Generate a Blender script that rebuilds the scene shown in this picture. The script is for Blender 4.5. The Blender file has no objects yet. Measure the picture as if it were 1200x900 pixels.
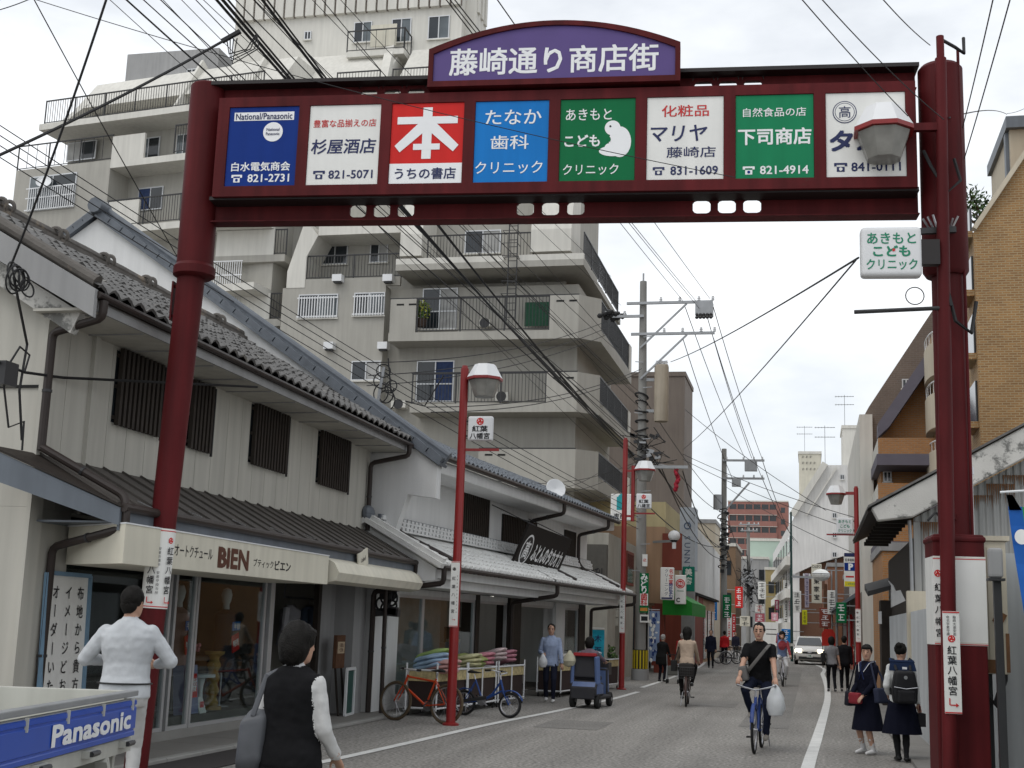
import bpy, bmesh, math, random
from mathutils import Vector, Matrix, noise
from mathutils.kdtree import KDTree
random.seed(7)
V = Vector
S = bpy.context.scene
COL = S.collection

# ---------------------------------------------------------------- camera
# Street axis is +Y, x to the right, z up; the eye stands at (0, 0, 1.7).
F, VPX, VPY, ROLL, EYE = 1510.0, 950.0, 743.0, 0.0335, 1.7
_u, _v = VPX - 600.0, -(VPY - 450.0)
_dy = V((_u / F, _v / F, -1)).normalized()
_dz = V((ROLL, 1, (ROLL * _u + _v) / F)).normalized()
_dx = _dy.cross(_dz)
RM = Matrix((_dx, _dy, _dz))
cam_data = bpy.data.cameras.new('camera')
cam = bpy.data.objects.new('camera', cam_data); COL.objects.link(cam)
cam.matrix_world = Matrix.Translation((0, 0, EYE)) @ RM.to_4x4()
cam_data.sensor_width = 36.0
cam_data.lens = F / 1200.0 * 36.0
cam_data.clip_end = 3000.0
S.camera = cam

# ---------------------------------------------------------------- world, sun, exposure
SUN_EL, SUN_AZ = math.radians(58), math.radians(215)   # azimuth clockwise from +Y: high, behind the eye and to the left
W = bpy.data.worlds.new('World'); S.world = W; W.use_nodes = True
wn, wl = W.node_tree.nodes, W.node_tree.links
wn.clear()
w_out = wn.new('ShaderNodeOutputWorld'); w_bg = wn.new('ShaderNodeBackground')
w_sky = wn.new('ShaderNodeTexSky'); w_sky.sky_type = 'NISHITA'; w_sky.sun_disc = False
w_sky.sun_elevation = SUN_EL; w_sky.sun_rotation = SUN_AZ
w_sky.air_density = 1.0; w_sky.dust_density = 2.0
w_tc = wn.new('ShaderNodeTexCoord'); w_map = wn.new('ShaderNodeMapping'); w_map.inputs['Scale'].default_value = (1.2, 1.2, 3.2)
w_n = wn.new('ShaderNodeTexNoise'); w_n.inputs['Scale'].default_value = 2.1; w_n.inputs['Detail'].default_value = 7; w_n.inputs['Roughness'].default_value = .55
w_r = wn.new('ShaderNodeValToRGB')
w_r.color_ramp.elements[0].position = .30; w_r.color_ramp.elements[0].color = (.5, .5, .5, 1)
w_r.color_ramp.elements[1].position = .62; w_r.color_ramp.elements[1].color = (1, 1, 1, 1)
w_cl = wn.new('ShaderNodeMix'); w_cl.data_type = 'RGBA'
w_cl.inputs[7].default_value = (12.4, 12.75, 13.1, 1)         # overcast cloud deck
wl.new(w_tc.outputs['Generated'], w_map.inputs['Vector']); wl.new(w_map.outputs['Vector'], w_n.inputs['Vector'])
wl.new(w_n.outputs['Fac'], w_r.inputs['Fac']); wl.new(w_r.outputs['Color'], w_cl.inputs[0])
wl.new(w_sky.outputs['Color'], w_cl.inputs[6]); wl.new(w_cl.outputs[2], w_bg.inputs['Color'])
w_bg.inputs['Strength'].default_value = .10
wl.new(w_bg.outputs['Background'], w_out.inputs['Surface'])
sun_data = bpy.data.lights.new('sun', 'SUN'); sun_data.energy = .9; sun_data.angle = math.radians(35); sun_data.color = (1, .96, .9)
sun = bpy.data.objects.new('sun', sun_data); COL.objects.link(sun)
sun.rotation_euler = (math.pi / 2 - SUN_EL, 0, math.pi - SUN_AZ)
S.view_settings.view_transform = 'Standard'; S.view_settings.look = 'None'
S.view_settings.exposure = -0.1; S.view_settings.gamma = 1.0; S.view_settings.use_curve_mapping = False

# ---------------------------------------------------------------- measuring helpers
def ray(px, py):
    return RM @ V(((px - 600) / F, -(py - 450) / F, -1))
def at(px, py, x=None, y=None, z=None, p=None, n=None):
    """The real point of the street seen at a given spot of the reference, on a known plane."""
    d = ray(px, py); o = V((0, 0, EYE))
    if x is not None: t = x / d.x
    elif y is not None: t = y / d.y
    elif z is not None: t = (z - EYE) / d.z
    else: t = (V(p) - o).dot(V(n)) / d.dot(V(n))
    return o + d * t

# ---------------------------------------------------------------- materials
MATS = {}
def _node(nt, t, **kw):
    n = nt.nodes.new(t)
    for k, v in kw.items(): setattr(n, k, v)
    return n
def mat(name, col, rough=.7, var=.12, scale=2.0, metal=0, bump=0, bscale=40, streak=0, spec=.4, stain=None, sstain=.5, coat=0, grain=0, gscale=70, track=0):
    """Procedural material: base colour broken up by noise, optional streaks running down, stains, grain and bump."""
    if name in MATS: return MATS[name]
    m = bpy.data.materials.new(name); m.use_nodes = True; nt = m.node_tree; L = nt.links.new
    b = nt.nodes['Principled BSDF']; b.inputs['Roughness'].default_value = rough; b.inputs['Metallic'].default_value = metal
    b.inputs['Specular IOR Level'].default_value = spec
    if coat: b.inputs['Coat Weight'].default_value = coat; b.inputs['Coat Roughness'].default_value = .15
    tc = _node(nt, 'ShaderNodeTexCoord')
    n1 = _node(nt, 'ShaderNodeTexNoise'); n1.inputs['Scale'].default_value = scale; n1.inputs['Detail'].default_value = 6
    L(tc.outputs['Object'], n1.inputs['Vector'])
    mr = _node(nt, 'ShaderNodeMapRange'); mr.inputs[1].default_value = .25; mr.inputs[2].default_value = .75
    mr.inputs[3].default_value = 1 - var; mr.inputs[4].default_value = 1 + var
    L(n1.outputs['Fac'], mr.inputs[0]); fac = mr.outputs[0]
    if streak:
        mp = _node(nt, 'ShaderNodeMapping'); mp.inputs['Scale'].default_value = (5, 5, .35); L(tc.outputs['Object'], mp.inputs['Vector'])
        n2 = _node(nt, 'ShaderNodeTexNoise'); n2.inputs['Scale'].default_value = 1.3; n2.inputs['Detail'].default_value = 5; L(mp.outputs[0], n2.inputs['Vector'])
        m2 = _node(nt, 'ShaderNodeMapRange'); m2.inputs[1].default_value = .35; m2.inputs[2].default_value = .7
        m2.inputs[3].default_value = 1; m2.inputs[4].default_value = 1 - streak; L(n2.outputs['Fac'], m2.inputs[0])
        mu = _node(nt, 'ShaderNodeMath', operation='MULTIPLY'); L(fac, mu.inputs[0]); L(m2.outputs[0], mu.inputs[1]); fac = mu.outputs[0]
    if track:   # long soft wear marks along the street
        mp = _node(nt, 'ShaderNodeMapping'); mp.inputs['Scale'].default_value = (1.1, .045, 1); L(tc.outputs['Object'], mp.inputs['Vector'])
        n6 = _node(nt, 'ShaderNodeTexNoise'); n6.inputs['Scale'].default_value = 1.6; n6.inputs['Detail'].default_value = 6; L(mp.outputs[0], n6.inputs['Vector'])
        m6 = _node(nt, 'ShaderNodeMapRange'); m6.inputs[1].default_value = .35; m6.inputs[2].default_value = .65; m6.inputs[3].default_value = 1 - track; m6.inputs[4].default_value = 1 + track * .6; L(n6.outputs['Fac'], m6.inputs[0])
        mu = _node(nt, 'ShaderNodeMath', operation='MULTIPLY'); L(fac, mu.inputs[0]); L(m6.outputs[0], mu.inputs[1]); fac = mu.outputs[0]
    if grain:
        n4 = _node(nt, 'ShaderNodeTexNoise'); n4.inputs['Scale'].default_value = gscale; n4.inputs['Detail'].default_value = 3; L(tc.outputs['Object'], n4.inputs['Vector'])
        m4 = _node(nt, 'ShaderNodeMapRange'); m4.inputs[1].default_value = .3; m4.inputs[2].default_value = .7
        m4.inputs[3].default_value = 1 - grain; m4.inputs[4].default_value = 1 + grain; L(n4.outputs['Fac'], m4.inputs[0])
        mu = _node(nt, 'ShaderNodeMath', operation='MULTIPLY'); L(fac, mu.inputs[0]); L(m4.outputs[0], mu.inputs[1]); fac = mu.outputs[0]
    vm = _node(nt, 'ShaderNodeVectorMath', operation='SCALE'); vm.inputs[0].default_value = col[:3]; L(fac, vm.inputs[3])
    out = vm.outputs[0]
    if stain:
        n3 = _node(nt, 'ShaderNodeTexNoise'); n3.inputs['Scale'].default_value = 1.7; n3.inputs['Detail'].default_value = 9; n3.inputs['Roughness'].default_value = .7
        L(tc.outputs['Object'], n3.inputs['Vector'])
        cr = _node(nt, 'ShaderNodeMapRange'); cr.inputs[1].default_value = sstain; cr.inputs[2].default_value = sstain + .06; L(n3.outputs['Fac'], cr.inputs[0])
        mx = _node(nt, 'ShaderNodeMix', data_type='RGBA'); L(cr.outputs[0], mx.inputs[0]); L(out, mx.inputs[6]); mx.inputs[7].default_value = (*stain, 1)
        out = mx.outputs[2]
    L(out, b.inputs['Base Color'])
    if bump:
        n5 = _node(nt, 'ShaderNodeTexNoise'); n5.inputs['Scale'].default_value = bscale; n5.inputs['Detail'].default_value = 4; L(tc.outputs['Object'], n5.inputs['Vector'])
        bp = _node(nt, 'ShaderNodeBump'); bp.inputs['Strength'].default_value = bump; bp.inputs['Distance'].default_value = .02
        L(n5.outputs['Fac'], bp.inputs['Height']); L(bp.outputs[0], b.inputs['Normal'])
    MATS[name] = m; return m
def brick(name, c1, c2, cm, w, h, rough=.7, mortar=.012, var=.15):
    m = bpy.data.materials.new(name); m.use_nodes = True; nt = m.node_tree; L = nt.links.new
    b = nt.nodes['Principled BSDF']; b.inputs['Roughness'].default_value = rough
    tc = _node(nt, 'ShaderNodeTexCoord'); sp = _node(nt, 'ShaderNodeSeparateXYZ'); L(tc.outputs['Object'], sp.inputs[0])
    ad = _node(nt, 'ShaderNodeMath', operation='ADD'); L(sp.outputs[0], ad.inputs[0]); L(sp.outputs[1], ad.inputs[1])
    cb = _node(nt, 'ShaderNodeCombineXYZ'); L(ad.outputs[0], cb.inputs[0]); L(sp.outputs[2], cb.inputs[1])
    br = _node(nt, 'ShaderNodeTexBrick'); br.inputs['Scale'].default_value = 1; br.inputs['Brick Width'].default_value = w
    br.inputs['Row Height'].default_value = h; br.inputs['Mortar Size'].default_value = mortar; br.inputs['Bias'].default_value = -.1
    br.inputs['Color1'].default_value = (*c1, 1); br.inputs['Color2'].default_value = (*c2, 1); br.inputs['Mortar'].default_value = (*cm, 1)
    L(cb.outputs[0], br.inputs['Vector'])
    n1 = _node(nt, 'ShaderNodeTexNoise'); n1.inputs['Scale'].default_value = .8; n1.inputs['Detail'].default_value = 6; L(tc.outputs['Object'], n1.inputs['Vector'])
    mr = _node(nt, 'ShaderNodeMapRange'); mr.inputs[1].default_value = .3; mr.inputs[2].default_value = .7; mr.inputs[3].default_value = 1 - var; mr.inputs[4].default_value = 1 + var
    L(n1.outputs['Fac'], mr.inputs[0])
    vm = _node(nt, 'ShaderNodeVectorMath', operation='SCALE'); L(br.outputs['Color'], vm.inputs[0]); L(mr.outputs[0], vm.inputs[3]); L(vm.outputs[0], b.inputs['Base Color'])
    bp = _node(nt, 'ShaderNodeBump'); bp.inputs['Strength'].default_value = .4; bp.inputs['Distance'].default_value = .01; bp.invert = True
    L(br.outputs['Fac'], bp.inputs['Height']); L(bp.outputs[0], b.inputs['Normal'])
    MATS[name] = m; return m
def glass(name, tint=(.85, .9, .9), trans=.85):
    m = bpy.data.materials.new(name); m.use_nodes = True; nt = m.node_tree; L = nt.links.new
    out = nt.nodes['Material Output']; nt.nodes.remove(nt.nodes['Principled BSDF'])
    tr = _node(nt, 'ShaderNodeBsdfTransparent'); tr.inputs[0].default_value = (*[t * trans for t in tint], 1)
    gl = _node(nt, 'ShaderNodeBsdfGlossy'); gl.inputs['Roughness'].default_value = .02; gl.inputs[0].default_value = (.9, .93, .95, 1)
    lw = _node(nt, 'ShaderNodeLayerWeight'); pw = _node(nt, 'ShaderNodeMath', operation='POWER'); L(lw.outputs['Facing'], pw.inputs[0]); pw.inputs[1].default_value = 5; fr = _node(nt, 'ShaderNodeMath', operation='MULTIPLY_ADD'); L(pw.outputs[0], fr.inputs[0]); fr.inputs[1].default_value = .8; fr.inputs[2].default_value = .025   # Schlick, the same from both sides
    mx = _node(nt, 'ShaderNodeMixShader'); L(fr.outputs[0], mx.inputs[0]); L(tr.outputs[0], mx.inputs[1]); L(gl.outputs[0], mx.inputs[2]); L(mx.outputs[0], out.inputs[0])
    MATS[name] = m; return m
def emit(name, col, k):
    m = bpy.data.materials.new(name); m.use_nodes = True; b = m.node_tree.nodes['Principled BSDF']
    b.inputs['Base Color'].default_value = (*col, 1); b.inputs['Emission Color'].default_value = (*col, 1); b.inputs['Emission Strength'].default_value = k
    MATS[name] = m; return m
def srgb(r, g, b, k=1.0):
    f = lambda c: ((c / 255 + .055) / 1.055) ** 2.4 if c > 10 else c / 255 / 12.92
    return (f(r) * k, f(g) * k, f(b) * k)

M = {}
def dm(k, *a, **kw): M[k] = mat(k, *a, **kw)
dm('gate_red', (.10, .011, .013), .58, .25, 1.2, bump=.08, bscale=18, streak=.4, spec=.15, stain=(.075, .022, .018), sstain=.66)
dm('gate_dark', (.018, .014, .014), .5)
dm('lamp_red', (.26, .016, .016), .4, .12, coat=.15, streak=.15)
dm('sign_white', (.78, .78, .75), .45, .04, 3, streak=.08)
dm('sign_blue', (.007, .035, .22), .4, .05, spec=.12, streak=.12)
dm('sign_sky', (.012, .19, .56), .4, .05, spec=.12, streak=.12)
dm('sign_red', (.62, .028, .025), .4, .05, spec=.12, streak=.12)
dm('sign_green', (.006, .155, .055), .4, .05, spec=.12, streak=.12)
dm('sign_green_bright', (.012, .22, .095), .4, .05, spec=.12, streak=.12)
dm('sign_purple', (.085, .05, .20), .45, .08, 3)
dm('ink', (.012, .012, .015), .5, .05)
dm('ink_navy', (.01, .018, .09), .5, .05)
dm('ink_red', (.55, .02, .02), .5, .05)
dm('ink_green', (.01, .22, .12), .5, .05)
dm('ink_brown', (.10, .035, .02), .5, .05)
dm('ink_white', (.82, .83, .84), .45, .03)
dm('asphalt', (.255, .243, .225), .88, .12, .35, bump=.5, bscale=120, spec=.25, grain=.55, gscale=22, stain=(.21, .20, .187), sstain=.60, track=.16)
dm('asphalt_patch', (.20, .192, .18), .9, .12, .8, bump=.4, bscale=90, spec=.2, grain=.4, gscale=30)
dm('line_paint', (.62, .62, .6), .75, .12, 3, bump=.2, bscale=80, grain=.12, stain=(.22, .215, .21), sstain=.63)
dm('pavement', (.22, .21, .195), .85, .14, .8, bump=.25, bscale=50, grain=.12)
dm('kerbstone', (.28, .275, .26), .85, .15, 1.2, bump=.2)
dm('plaster', (.62, .605, .56), .85, .07, .7, bump=.15, bscale=30, streak=.16)
dm('plaster_white', (.70, .705, .70), .85, .06, .7, bump=.12, bscale=30, streak=.1)
dm('panel_white', (.47, .455, .405), .8, .06, .7, streak=.16)
dm('concrete', (.385, .372, .335), .9, .1, .5, bump=.2, bscale=20, streak=.12)
dm('concrete_pale', (.64, .625, .575), .9, .08, .5, streak=.12)
dm('concrete_grey', (.33, .33, .33), .9, .12, .6, streak=.15)
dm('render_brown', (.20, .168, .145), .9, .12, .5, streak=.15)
dm('render_white', (.70, .69, .67), .85, .07, .5, streak=.14)
dm('roof_tile', (.115, .112, .108), .6, .35, 3.5, bump=.3, bscale=25, grain=.2, stain=(.22, .21, .19), sstain=.6)
dm('ridge_tile', (.10, .09, .08), .65, .3, 5, bump=.3, stain=(.2, .16, .12), sstain=.58)
dm('tile_blue', (.12, .135, .155), .5, .2, 5, bump=.1)
dm('tile_white', (.66, .66, .64), .75, .12, 4, bump=.2, stain=(.33, .32, .3), sstain=.64)
dm('gap_dark', (.015, .015, .015), .9)
dm('timber_dark', (.022, .016, .012), .65, .25, 8, bump=.15)
dm('timber', (.11, .05, .025), .7, .25, 8, bump=.15)
dm('pipe_dark', (.028, .02, .017), .5, .2, 5)
dm('metal_dark', (.03, .03, .032), .45, .15)
dm('metal_grey', (.32, .33, .34), .45, .12, 4, metal=.4)
dm('steel', (.5, .5, .52), .3, .08, metal=.9)
dm('chrome', (.7, .7, .72), .18, .05, metal=1)
dm('alu', (.55, .56, .57), .4, .08, metal=.5)
dm('flashing', (.14, .16, .185), .5, .15, 1.2, streak=.2)
dm('canopy_roof', (.075, .066, .058), .7, .2, 2, streak=.2)
dm('awning_cream', (.63, .60, .50), .8, .07, 1.5, streak=.12)
dm('cream', (.58, .53, .42), .7, .1, 2, streak=.2, stain=(.20, .10, .05), sstain=.72)
dm('rubber', (.012, .012, .012), .8, .2)
dm('cable', (.012, .012, .013), .6)
dm('plastic_white', (.7, .71, .72), .4, .05)
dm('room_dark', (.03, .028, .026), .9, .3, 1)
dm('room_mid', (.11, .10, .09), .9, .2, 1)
dm('curtain', (.36, .36, .35), .9, .2, 3)
dm('blue_curtain', (.03, .05, .12), .9, .3, 6)
dm('window_dark', (.02, .025, .03), .08, .3, 1.5, spec=.6)
dm('window_mid', (.10, .12, .13), .1, .4, 1.2, spec=.6)
dm('corrugated', (.36, .365, .355), .6, .12, .8, streak=.3, stain=(.23, .13, .05), sstain=.73)
dm('hoarding', (.50, .52, .53), .5, .08, .8, streak=.25)
dm('mossy_concrete', (.52, .51, .48), .9, .15, 1.5, bump=.3, stain=(.17, .17, .16), sstain=.53)
dm('rust', (.17, .085, .04), .9, .3, 6, bump=.2)
dm('purple_grey', (.13, .12, .15), .8, .1)
dm('beige', (.52, .46, .36), .85, .08, .6, streak=.12)
dm('stone', (.36, .345, .30), .9, .14, 1.5, bump=.25, bscale=12, streak=.15)
dm('tan', (.42, .27, .17), .85, .1, .5, streak=.12)
dm('yellow_wall', (.55, .47, .27), .85, .1, .5, streak=.1)
dm('brick_red', (.21, .05, .032), .85, .15, .8, streak=.15)
dm('pink_wall', (.30, .145, .12), .9, .1, .5, streak=.12)
dm('mint', (.42, .52, .45), .85, .08, .5)
dm('pole_concrete', (.26, .255, .24), .9, .12, 1.2, bump=.15, streak=.2)
dm('transformer', (.36, .31, .24), .6, .1, 2, streak=.2)
dm('green_pole', (.012, .045, .04), .5)
dm('awning_green', (.008, .22, .018), .7, .12, 3)
dm('leaf', (.06, .12, .025), .7, .4, 6)
dm('leaf_dark', (.028, .06, .018), .7, .4, 6)
dm('bark', (.09, .06, .04), .9, .3, 6)
dm('flower_pink', (.55, .20, .25), .7, .4, 20)
dm('truck_blue', (.006, .065, .42), .32, .08, 2, coat=.3)
dm('truck_white', (.50, .50, .455), .45, .08, 2, streak=.15, stain=(.2, .15, .1), sstain=.72)
dm('car_white', (.62, .60, .56), .25, .04, coat=.5)
brick('tan_brick', (.31, .165, .055), (.21, .105, .034), (.33, .24, .13), .21, .068, var=.16)
brick('orange_tile', (.40, .175, .05), (.33, .14, .04), (.30, .20, .12), .22, .07)
brick('brown_tile', (.15, .115, .09), (.13, .10, .08), (.17, .14, .12), .25, .08)
for k in ('tan_brick', 'orange_tile', 'brown_tile'): M[k] = MATS[k]
M['glass'] = glass('glass', trans=.95); dm('lamp_glass', (.24, .235, .215), .3, .3, 5, spec=.5)
M['headlight'] = emit('headlight', (1, .9, .65), 4.0)
M['shop_light'] = emit('shop_light', (1, .95, .85), 3.0)
CC = {}
def cm(rgb, rough=.75, var=.1, scale=8, bump=0, spec=.3):
    """A plain procedural material for a given sRGB-ish cloth or paint colour (linear tuple)."""
    k = 'paint_%d_%d_%d' % tuple(int(c * 999) for c in rgb) + ('_b' if bump else '')
    if k not in CC: CC[k] = mat(k, rgb, rough, var, scale, bump=bump, bscale=14, spec=spec)
    return CC[k]

# ---------------------------------------------------------------- mesh building helpers
TXT = {}
def glyphs(s, bold=0, shear=0):
    k = (s, bold, shear)
    if k not in TXT:
        c = bpy.data.curves.new('lettering', 'FONT'); c.body = s; c.resolution_u = 2; c.offset = bold; c.shear = shear; c.fill_mode = 'FRONT'
        o = bpy.data.objects.new('lettering', c); COL.objects.link(o)
        me = bpy.data.meshes.new_from_object(o)
        vs = [v.co.copy() for v in me.vertices]; fs = [tuple(p.vertices) for p in me.polygons]
        bpy.data.objects.remove(o); bpy.data.curves.remove(c); bpy.data.meshes.remove(me)
        TXT[k] = (vs, fs)
    return TXT[k]
class MB:
    def __init__(s): s.v = []; s.f = []; s.mi = []; s.mats = []
    def m(s, k):
        k = M[k] if isinstance(k, str) else k
        if k not in s.mats: s.mats.append(k)
        return s.mats.index(k)
    def raw(s, vs, fs, k):
        b = len(s.v); i = s.m(k); s.v += [V(p) for p in vs]
        for f in fs: s.f.append(tuple(b + j for j in f)); s.mi.append(i)
        return s
    def quad(s, a, b, c, d, k): return s.raw([a, b, c, d], [(0, 1, 2, 3)], k)
    def hexa(s, p, k):   # 8 points: bottom four counter-clockwise, then top four
        return s.raw(p, [(3, 2, 1, 0), (4, 5, 6, 7), (0, 1, 5, 4), (1, 2, 6, 5), (2, 3, 7, 6), (3, 0, 4, 7)], k)
    def box(s, x0, x1, y0, y1, z0, z1, k):
        return s.hexa([(x0, y0, z0), (x1, y0, z0), (x1, y1, z0), (x0, y1, z0), (x0, y0, z1), (x1, y0, z1), (x1, y1, z1), (x0, y1, z1)], k)
    def cbox(s, c, sx, sy, sz, k, rz=0, rx=0, ry=0):
        R = Matrix.Rotation(rz, 3, 'Z') @ Matrix.Rotation(ry, 3, 'Y') @ Matrix.Rotation(rx, 3, 'X')
        P = [(-1, -1, -1), (1, -1, -1), (1, 1, -1), (-1, 1, -1), (-1, -1, 1), (1, -1, 1), (1, 1, 1), (-1, 1, 1)]
        return s.hexa([V(c) + R @ V((a * sx / 2, b * sy / 2, d * sz / 2)) for a, b, d in P], k)
    def bar(s, p, q, w, h, k, up=(0, 0, 1)):
        p, q = V(p), V(q); d = (q - p).normalized(); u = d.cross(V(up))
        if u.length < 1e-4: u = d.cross(V((1, 0, 0)))
        u.normalize(); t = u.cross(d).normalized(); u = u * w / 2; t = t * h / 2
        return s.hexa([p - u - t, p + u - t, q + u - t, q - u - t, p - u + t, p + u + t, q + u + t, q - u + t], k)
    def prism(s, poly, d, k):  # planar 3-D polygon extruded along vector d
        n = len(poly); P = [V(p) for p in poly]; Q = [p + V(d) for p in P]
        fs = [tuple(range(n))[::-1], tuple(range(n, 2 * n))] + [(i, (i + 1) % n, n + (i + 1) % n, n + i) for i in range(n)]
        return s.raw(P + Q, fs, k)
    def tube(s, pts, r, k, n=8, caps=True, flat=1.0):
        pts = [V(p) for p in pts]; N = len(pts); rs = r if isinstance(r, (list, tuple)) else [r] * N
        vs = []; fs = []; pu = None
        for i, p in enumerate(pts):
            d = (pts[min(i + 1, N - 1)] - pts[max(i - 1, 0)]).normalized()
            if pu is None:
                pu = d.cross(V((0, 0, 1)))
                if pu.length < 1e-3: pu = d.cross(V((0, 1, 0)))
            u = (pu - d * pu.dot(d)).normalized(); pu = u; t = d.cross(u)
            for j in range(n):
                a = 2 * math.pi * j / n; vs.append(p + (u * math.cos(a) + t * math.sin(a) * flat) * rs[i])
        for i in range(N - 1):
            for j in range(n): fs.append((i * n + j, i * n + (j + 1) % n, (i + 1) * n + (j + 1) % n, (i + 1) * n + j))
        if caps: fs += [tuple(range(n))[::-1], tuple((N - 1) * n + j for j in range(n))]
        return s.raw(vs, fs, k)
    def lathe(s, prof, c, k, n=16, ax=(0, 0, 1), ph=0):
        q = V((0, 0, 1)).rotation_difference(V(ax)); vs = []; fs = []
        for r, z in prof:
            for j in range(n):
                a = 2 * math.pi * j / n + ph; vs.append(V(c) + q @ V((r * math.cos(a), r * math.sin(a), z)))
        for i in range(len(prof) - 1):
            for j in range(n): fs.append((i * n + j, i * n + (j + 1) % n, (i + 1) * n + (j + 1) % n, (i + 1) * n + j))
        fs += [tuple(range(n))[::-1], tuple((len(prof) - 1) * n + j for j in range(n))]
        return s.raw(vs, fs, k)
    def ball(s, c, r, k, n=12, m=8, rot=None):
        r = (r, r, r) if not isinstance(r, (tuple, list)) else r; vs = []; fs = []
        for i in range(m + 1):
            t = math.pi * i / m
            for j in range(n):
                a = 2 * math.pi * j / n
                p = V((r[0] * math.sin(t) * math.cos(a), r[1] * math.sin(t) * math.sin(a), r[2] * math.cos(t)))
                vs.append(V(c) + (rot @ p if rot else p))
        for i in range(m):
            for j in range(n): fs.append((i * n + j, (i + 1) * n + j, (i + 1) * n + (j + 1) % n, i * n + (j + 1) % n))
        return s.raw(vs, fs, k)
    def torus(s, c, R, r, k, ax=(1, 0, 0), n=28, m=8, sq=1.0):
        q = V((0, 0, 1)).rotation_difference(V(ax)); vs = []; fs = []
        for i in range(n):
            a = 2 * math.pi * i / n
            for j in range(m):
                b = 2 * math.pi * j / m; rr = R + r * math.cos(b)
                vs.append(V(c) + q @ V((rr * math.cos(a), rr * math.sin(a), r * sq * math.sin(b))))
        for i in range(n):
            for j in range(m): fs.append((i * m + j, ((i + 1) % n) * m + j, ((i + 1) % n) * m + (j + 1) % m, i * m + (j + 1) % m))
        return s.raw(vs, fs, k)
    def text(s, t, o, u, v, w=None, h=None, k='ink', bold=0.0, shear=0, lift=.003, center=True):
        """Lettering fitted into a w x h box centred on o; u, v are the unit directions of writing and up."""
        one = len(t) == 1 and bold > .02; vs, fs = glyphs(t, bold * 1.6 if one else 0, shear)
        if not vs: return s
        x0 = min(p.x for p in vs); x1 = max(p.x for p in vs); y0 = min(p.y for p in vs); y1 = max(p.y for p in vs)
        sx = w / (x1 - x0) if w else None; sy = h / (y1 - y0) if h else None
        sx = sx or sy; sy = sy or sx
        u, v = V(u), V(v); nn = u.cross(v).normalized(); cx, cy = (x0 + x1) / 2, (y0 + y1) / 2
        for i, (a, b) in enumerate([(0, 0)] if bold < .004 or one else [(-bold, -bold), (bold, -bold), (bold, bold), (-bold, bold)]):   # heavier strokes
            s.raw([V(o) + nn * (lift + i * .0004) + u * ((p.x - cx + a) * sx) + v * ((p.y - cy + b) * sy) for p in vs], fs, k)
        return s
    def vtext(s, t, o, u, v, size, pitch, k='ink', bold=0.0, lift=.003, wide=1.0):
        """Upright writing from the top point o downwards."""
        for i, ch in enumerate(t):
            if ch == ' ': continue
            vs, fs = glyphs(ch, 0)
            if not vs: continue
            x0 = min(p.x for p in vs); x1 = max(p.x for p in vs); y0 = min(p.y for p in vs); y1 = max(p.y for p in vs)
            rot = ch == 'ー'
            uu, vv, n = V(u), V(v), V(u).cross(V(v)).normalized() * lift
            c = V(o) - vv * (pitch * (i + .5)); cx, cy = (x0 + x1) / 2, (y0 + y1) / 2; sc = size / .95
            for i_, (a, b) in enumerate([(0, 0)] if bold < .004 else [(-bold, bold), (bold, -bold)]):
                s.raw([c + n * (1 + i_ * .15) + (uu * ((p.x - cx + a) * sc * wide) + vv * ((p.y - cy + b) * sc) if not rot else vv * (-(p.x - cx + a) * sc) + uu * ((p.y - cy + b) * sc * wide)) for p in vs], fs, k)
        return s
    def strokes(s, n, o, u, v, w, h, k='ink', lift=.004):
        """Writing too small to read: n cells of short strokes from the top point o downwards."""
        rn = random.Random(int(V(o).y * 77) + n); u, v = V(u), V(v); c = h / n
        for i in range(n):
            m_ = V(o) - v * c * (i + .5)
            for q in (-.28, .02, .3): s.rect(m_ + v * c * q + u * w * rn.uniform(-.1, .1), u, v, w * rn.uniform(.45, .95), c * .1, k, lift)
            s.rect(m_ + u * w * rn.uniform(-.2, .2), u, v, w * .11, c * rn.uniform(.5, .8), k, lift + .002)
        return s
    def disc(s, o, u, v, r, k, lift=.003, n=28, r2=None):
        u, v = V(u), V(v); nn = u.cross(v).normalized() * lift
        P = [V(o) + nn + u * (r * math.cos(2 * math.pi * i / n)) + v * ((r2 or r) * math.sin(2 * math.pi * i / n)) for i in range(n)]
        return s.raw(P, [tuple(range(n))], k)
    def rect(s, o, u, v, w, h, k, lift=.003):
        u, v = V(u), V(v); nn = u.cross(v).normalized() * lift; o = V(o) + nn
        return s.quad(o - u * w / 2 - v * h / 2, o + u * w / 2 - v * h / 2, o + u * w / 2 + v * h / 2, o - u * w / 2 + v * h / 2, k)
    def build(s, name, parent=None, smooth=False, bevel=0, seg=2, angle=35):
        me = bpy.data.meshes.new(name); me.from_pydata(s.v, [], s.f)
        for mt in s.mats: me.materials.append(mt)
        me.polygons.foreach_set('material_index', s.mi)
        me.update()
        bm = bmesh.new(); bm.from_mesh(me)
        if smooth or bevel: bmesh.ops.remove_doubles(bm, verts=bm.verts, dist=1e-5)
        if bevel:
            es = [e for e in bm.edges if len(e.link_faces) == 2 and e.calc_face_angle(0) > math.radians(28)]
            bmesh.ops.bevel(bm, geom=es, offset=bevel, segments=seg, affect='EDGES', profile=.6, clamp_overlap=True)
        bmesh.ops.recalc_face_normals(bm, faces=bm.faces) if (smooth or bevel) else None
        if smooth:
            for f in bm.faces: f.smooth = True
            for e in bm.edges:
                if len(e.link_faces) == 2 and e.calc_face_angle(0) > math.radians(angle): e.smooth = False
        bm.to_mesh(me); bm.free()
        o = bpy.data.objects.new(name, me); COL.objects.link(o)
        if parent: attach(o, parent)
        return o
BASE = {}      # things whose parts are written in street coordinates: undo the Empty's own placement
def attach(o, parent):
    o.parent = parent
    if parent.name in BASE: o.matrix_parent_inverse = BASE[parent.name].inverted()
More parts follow.
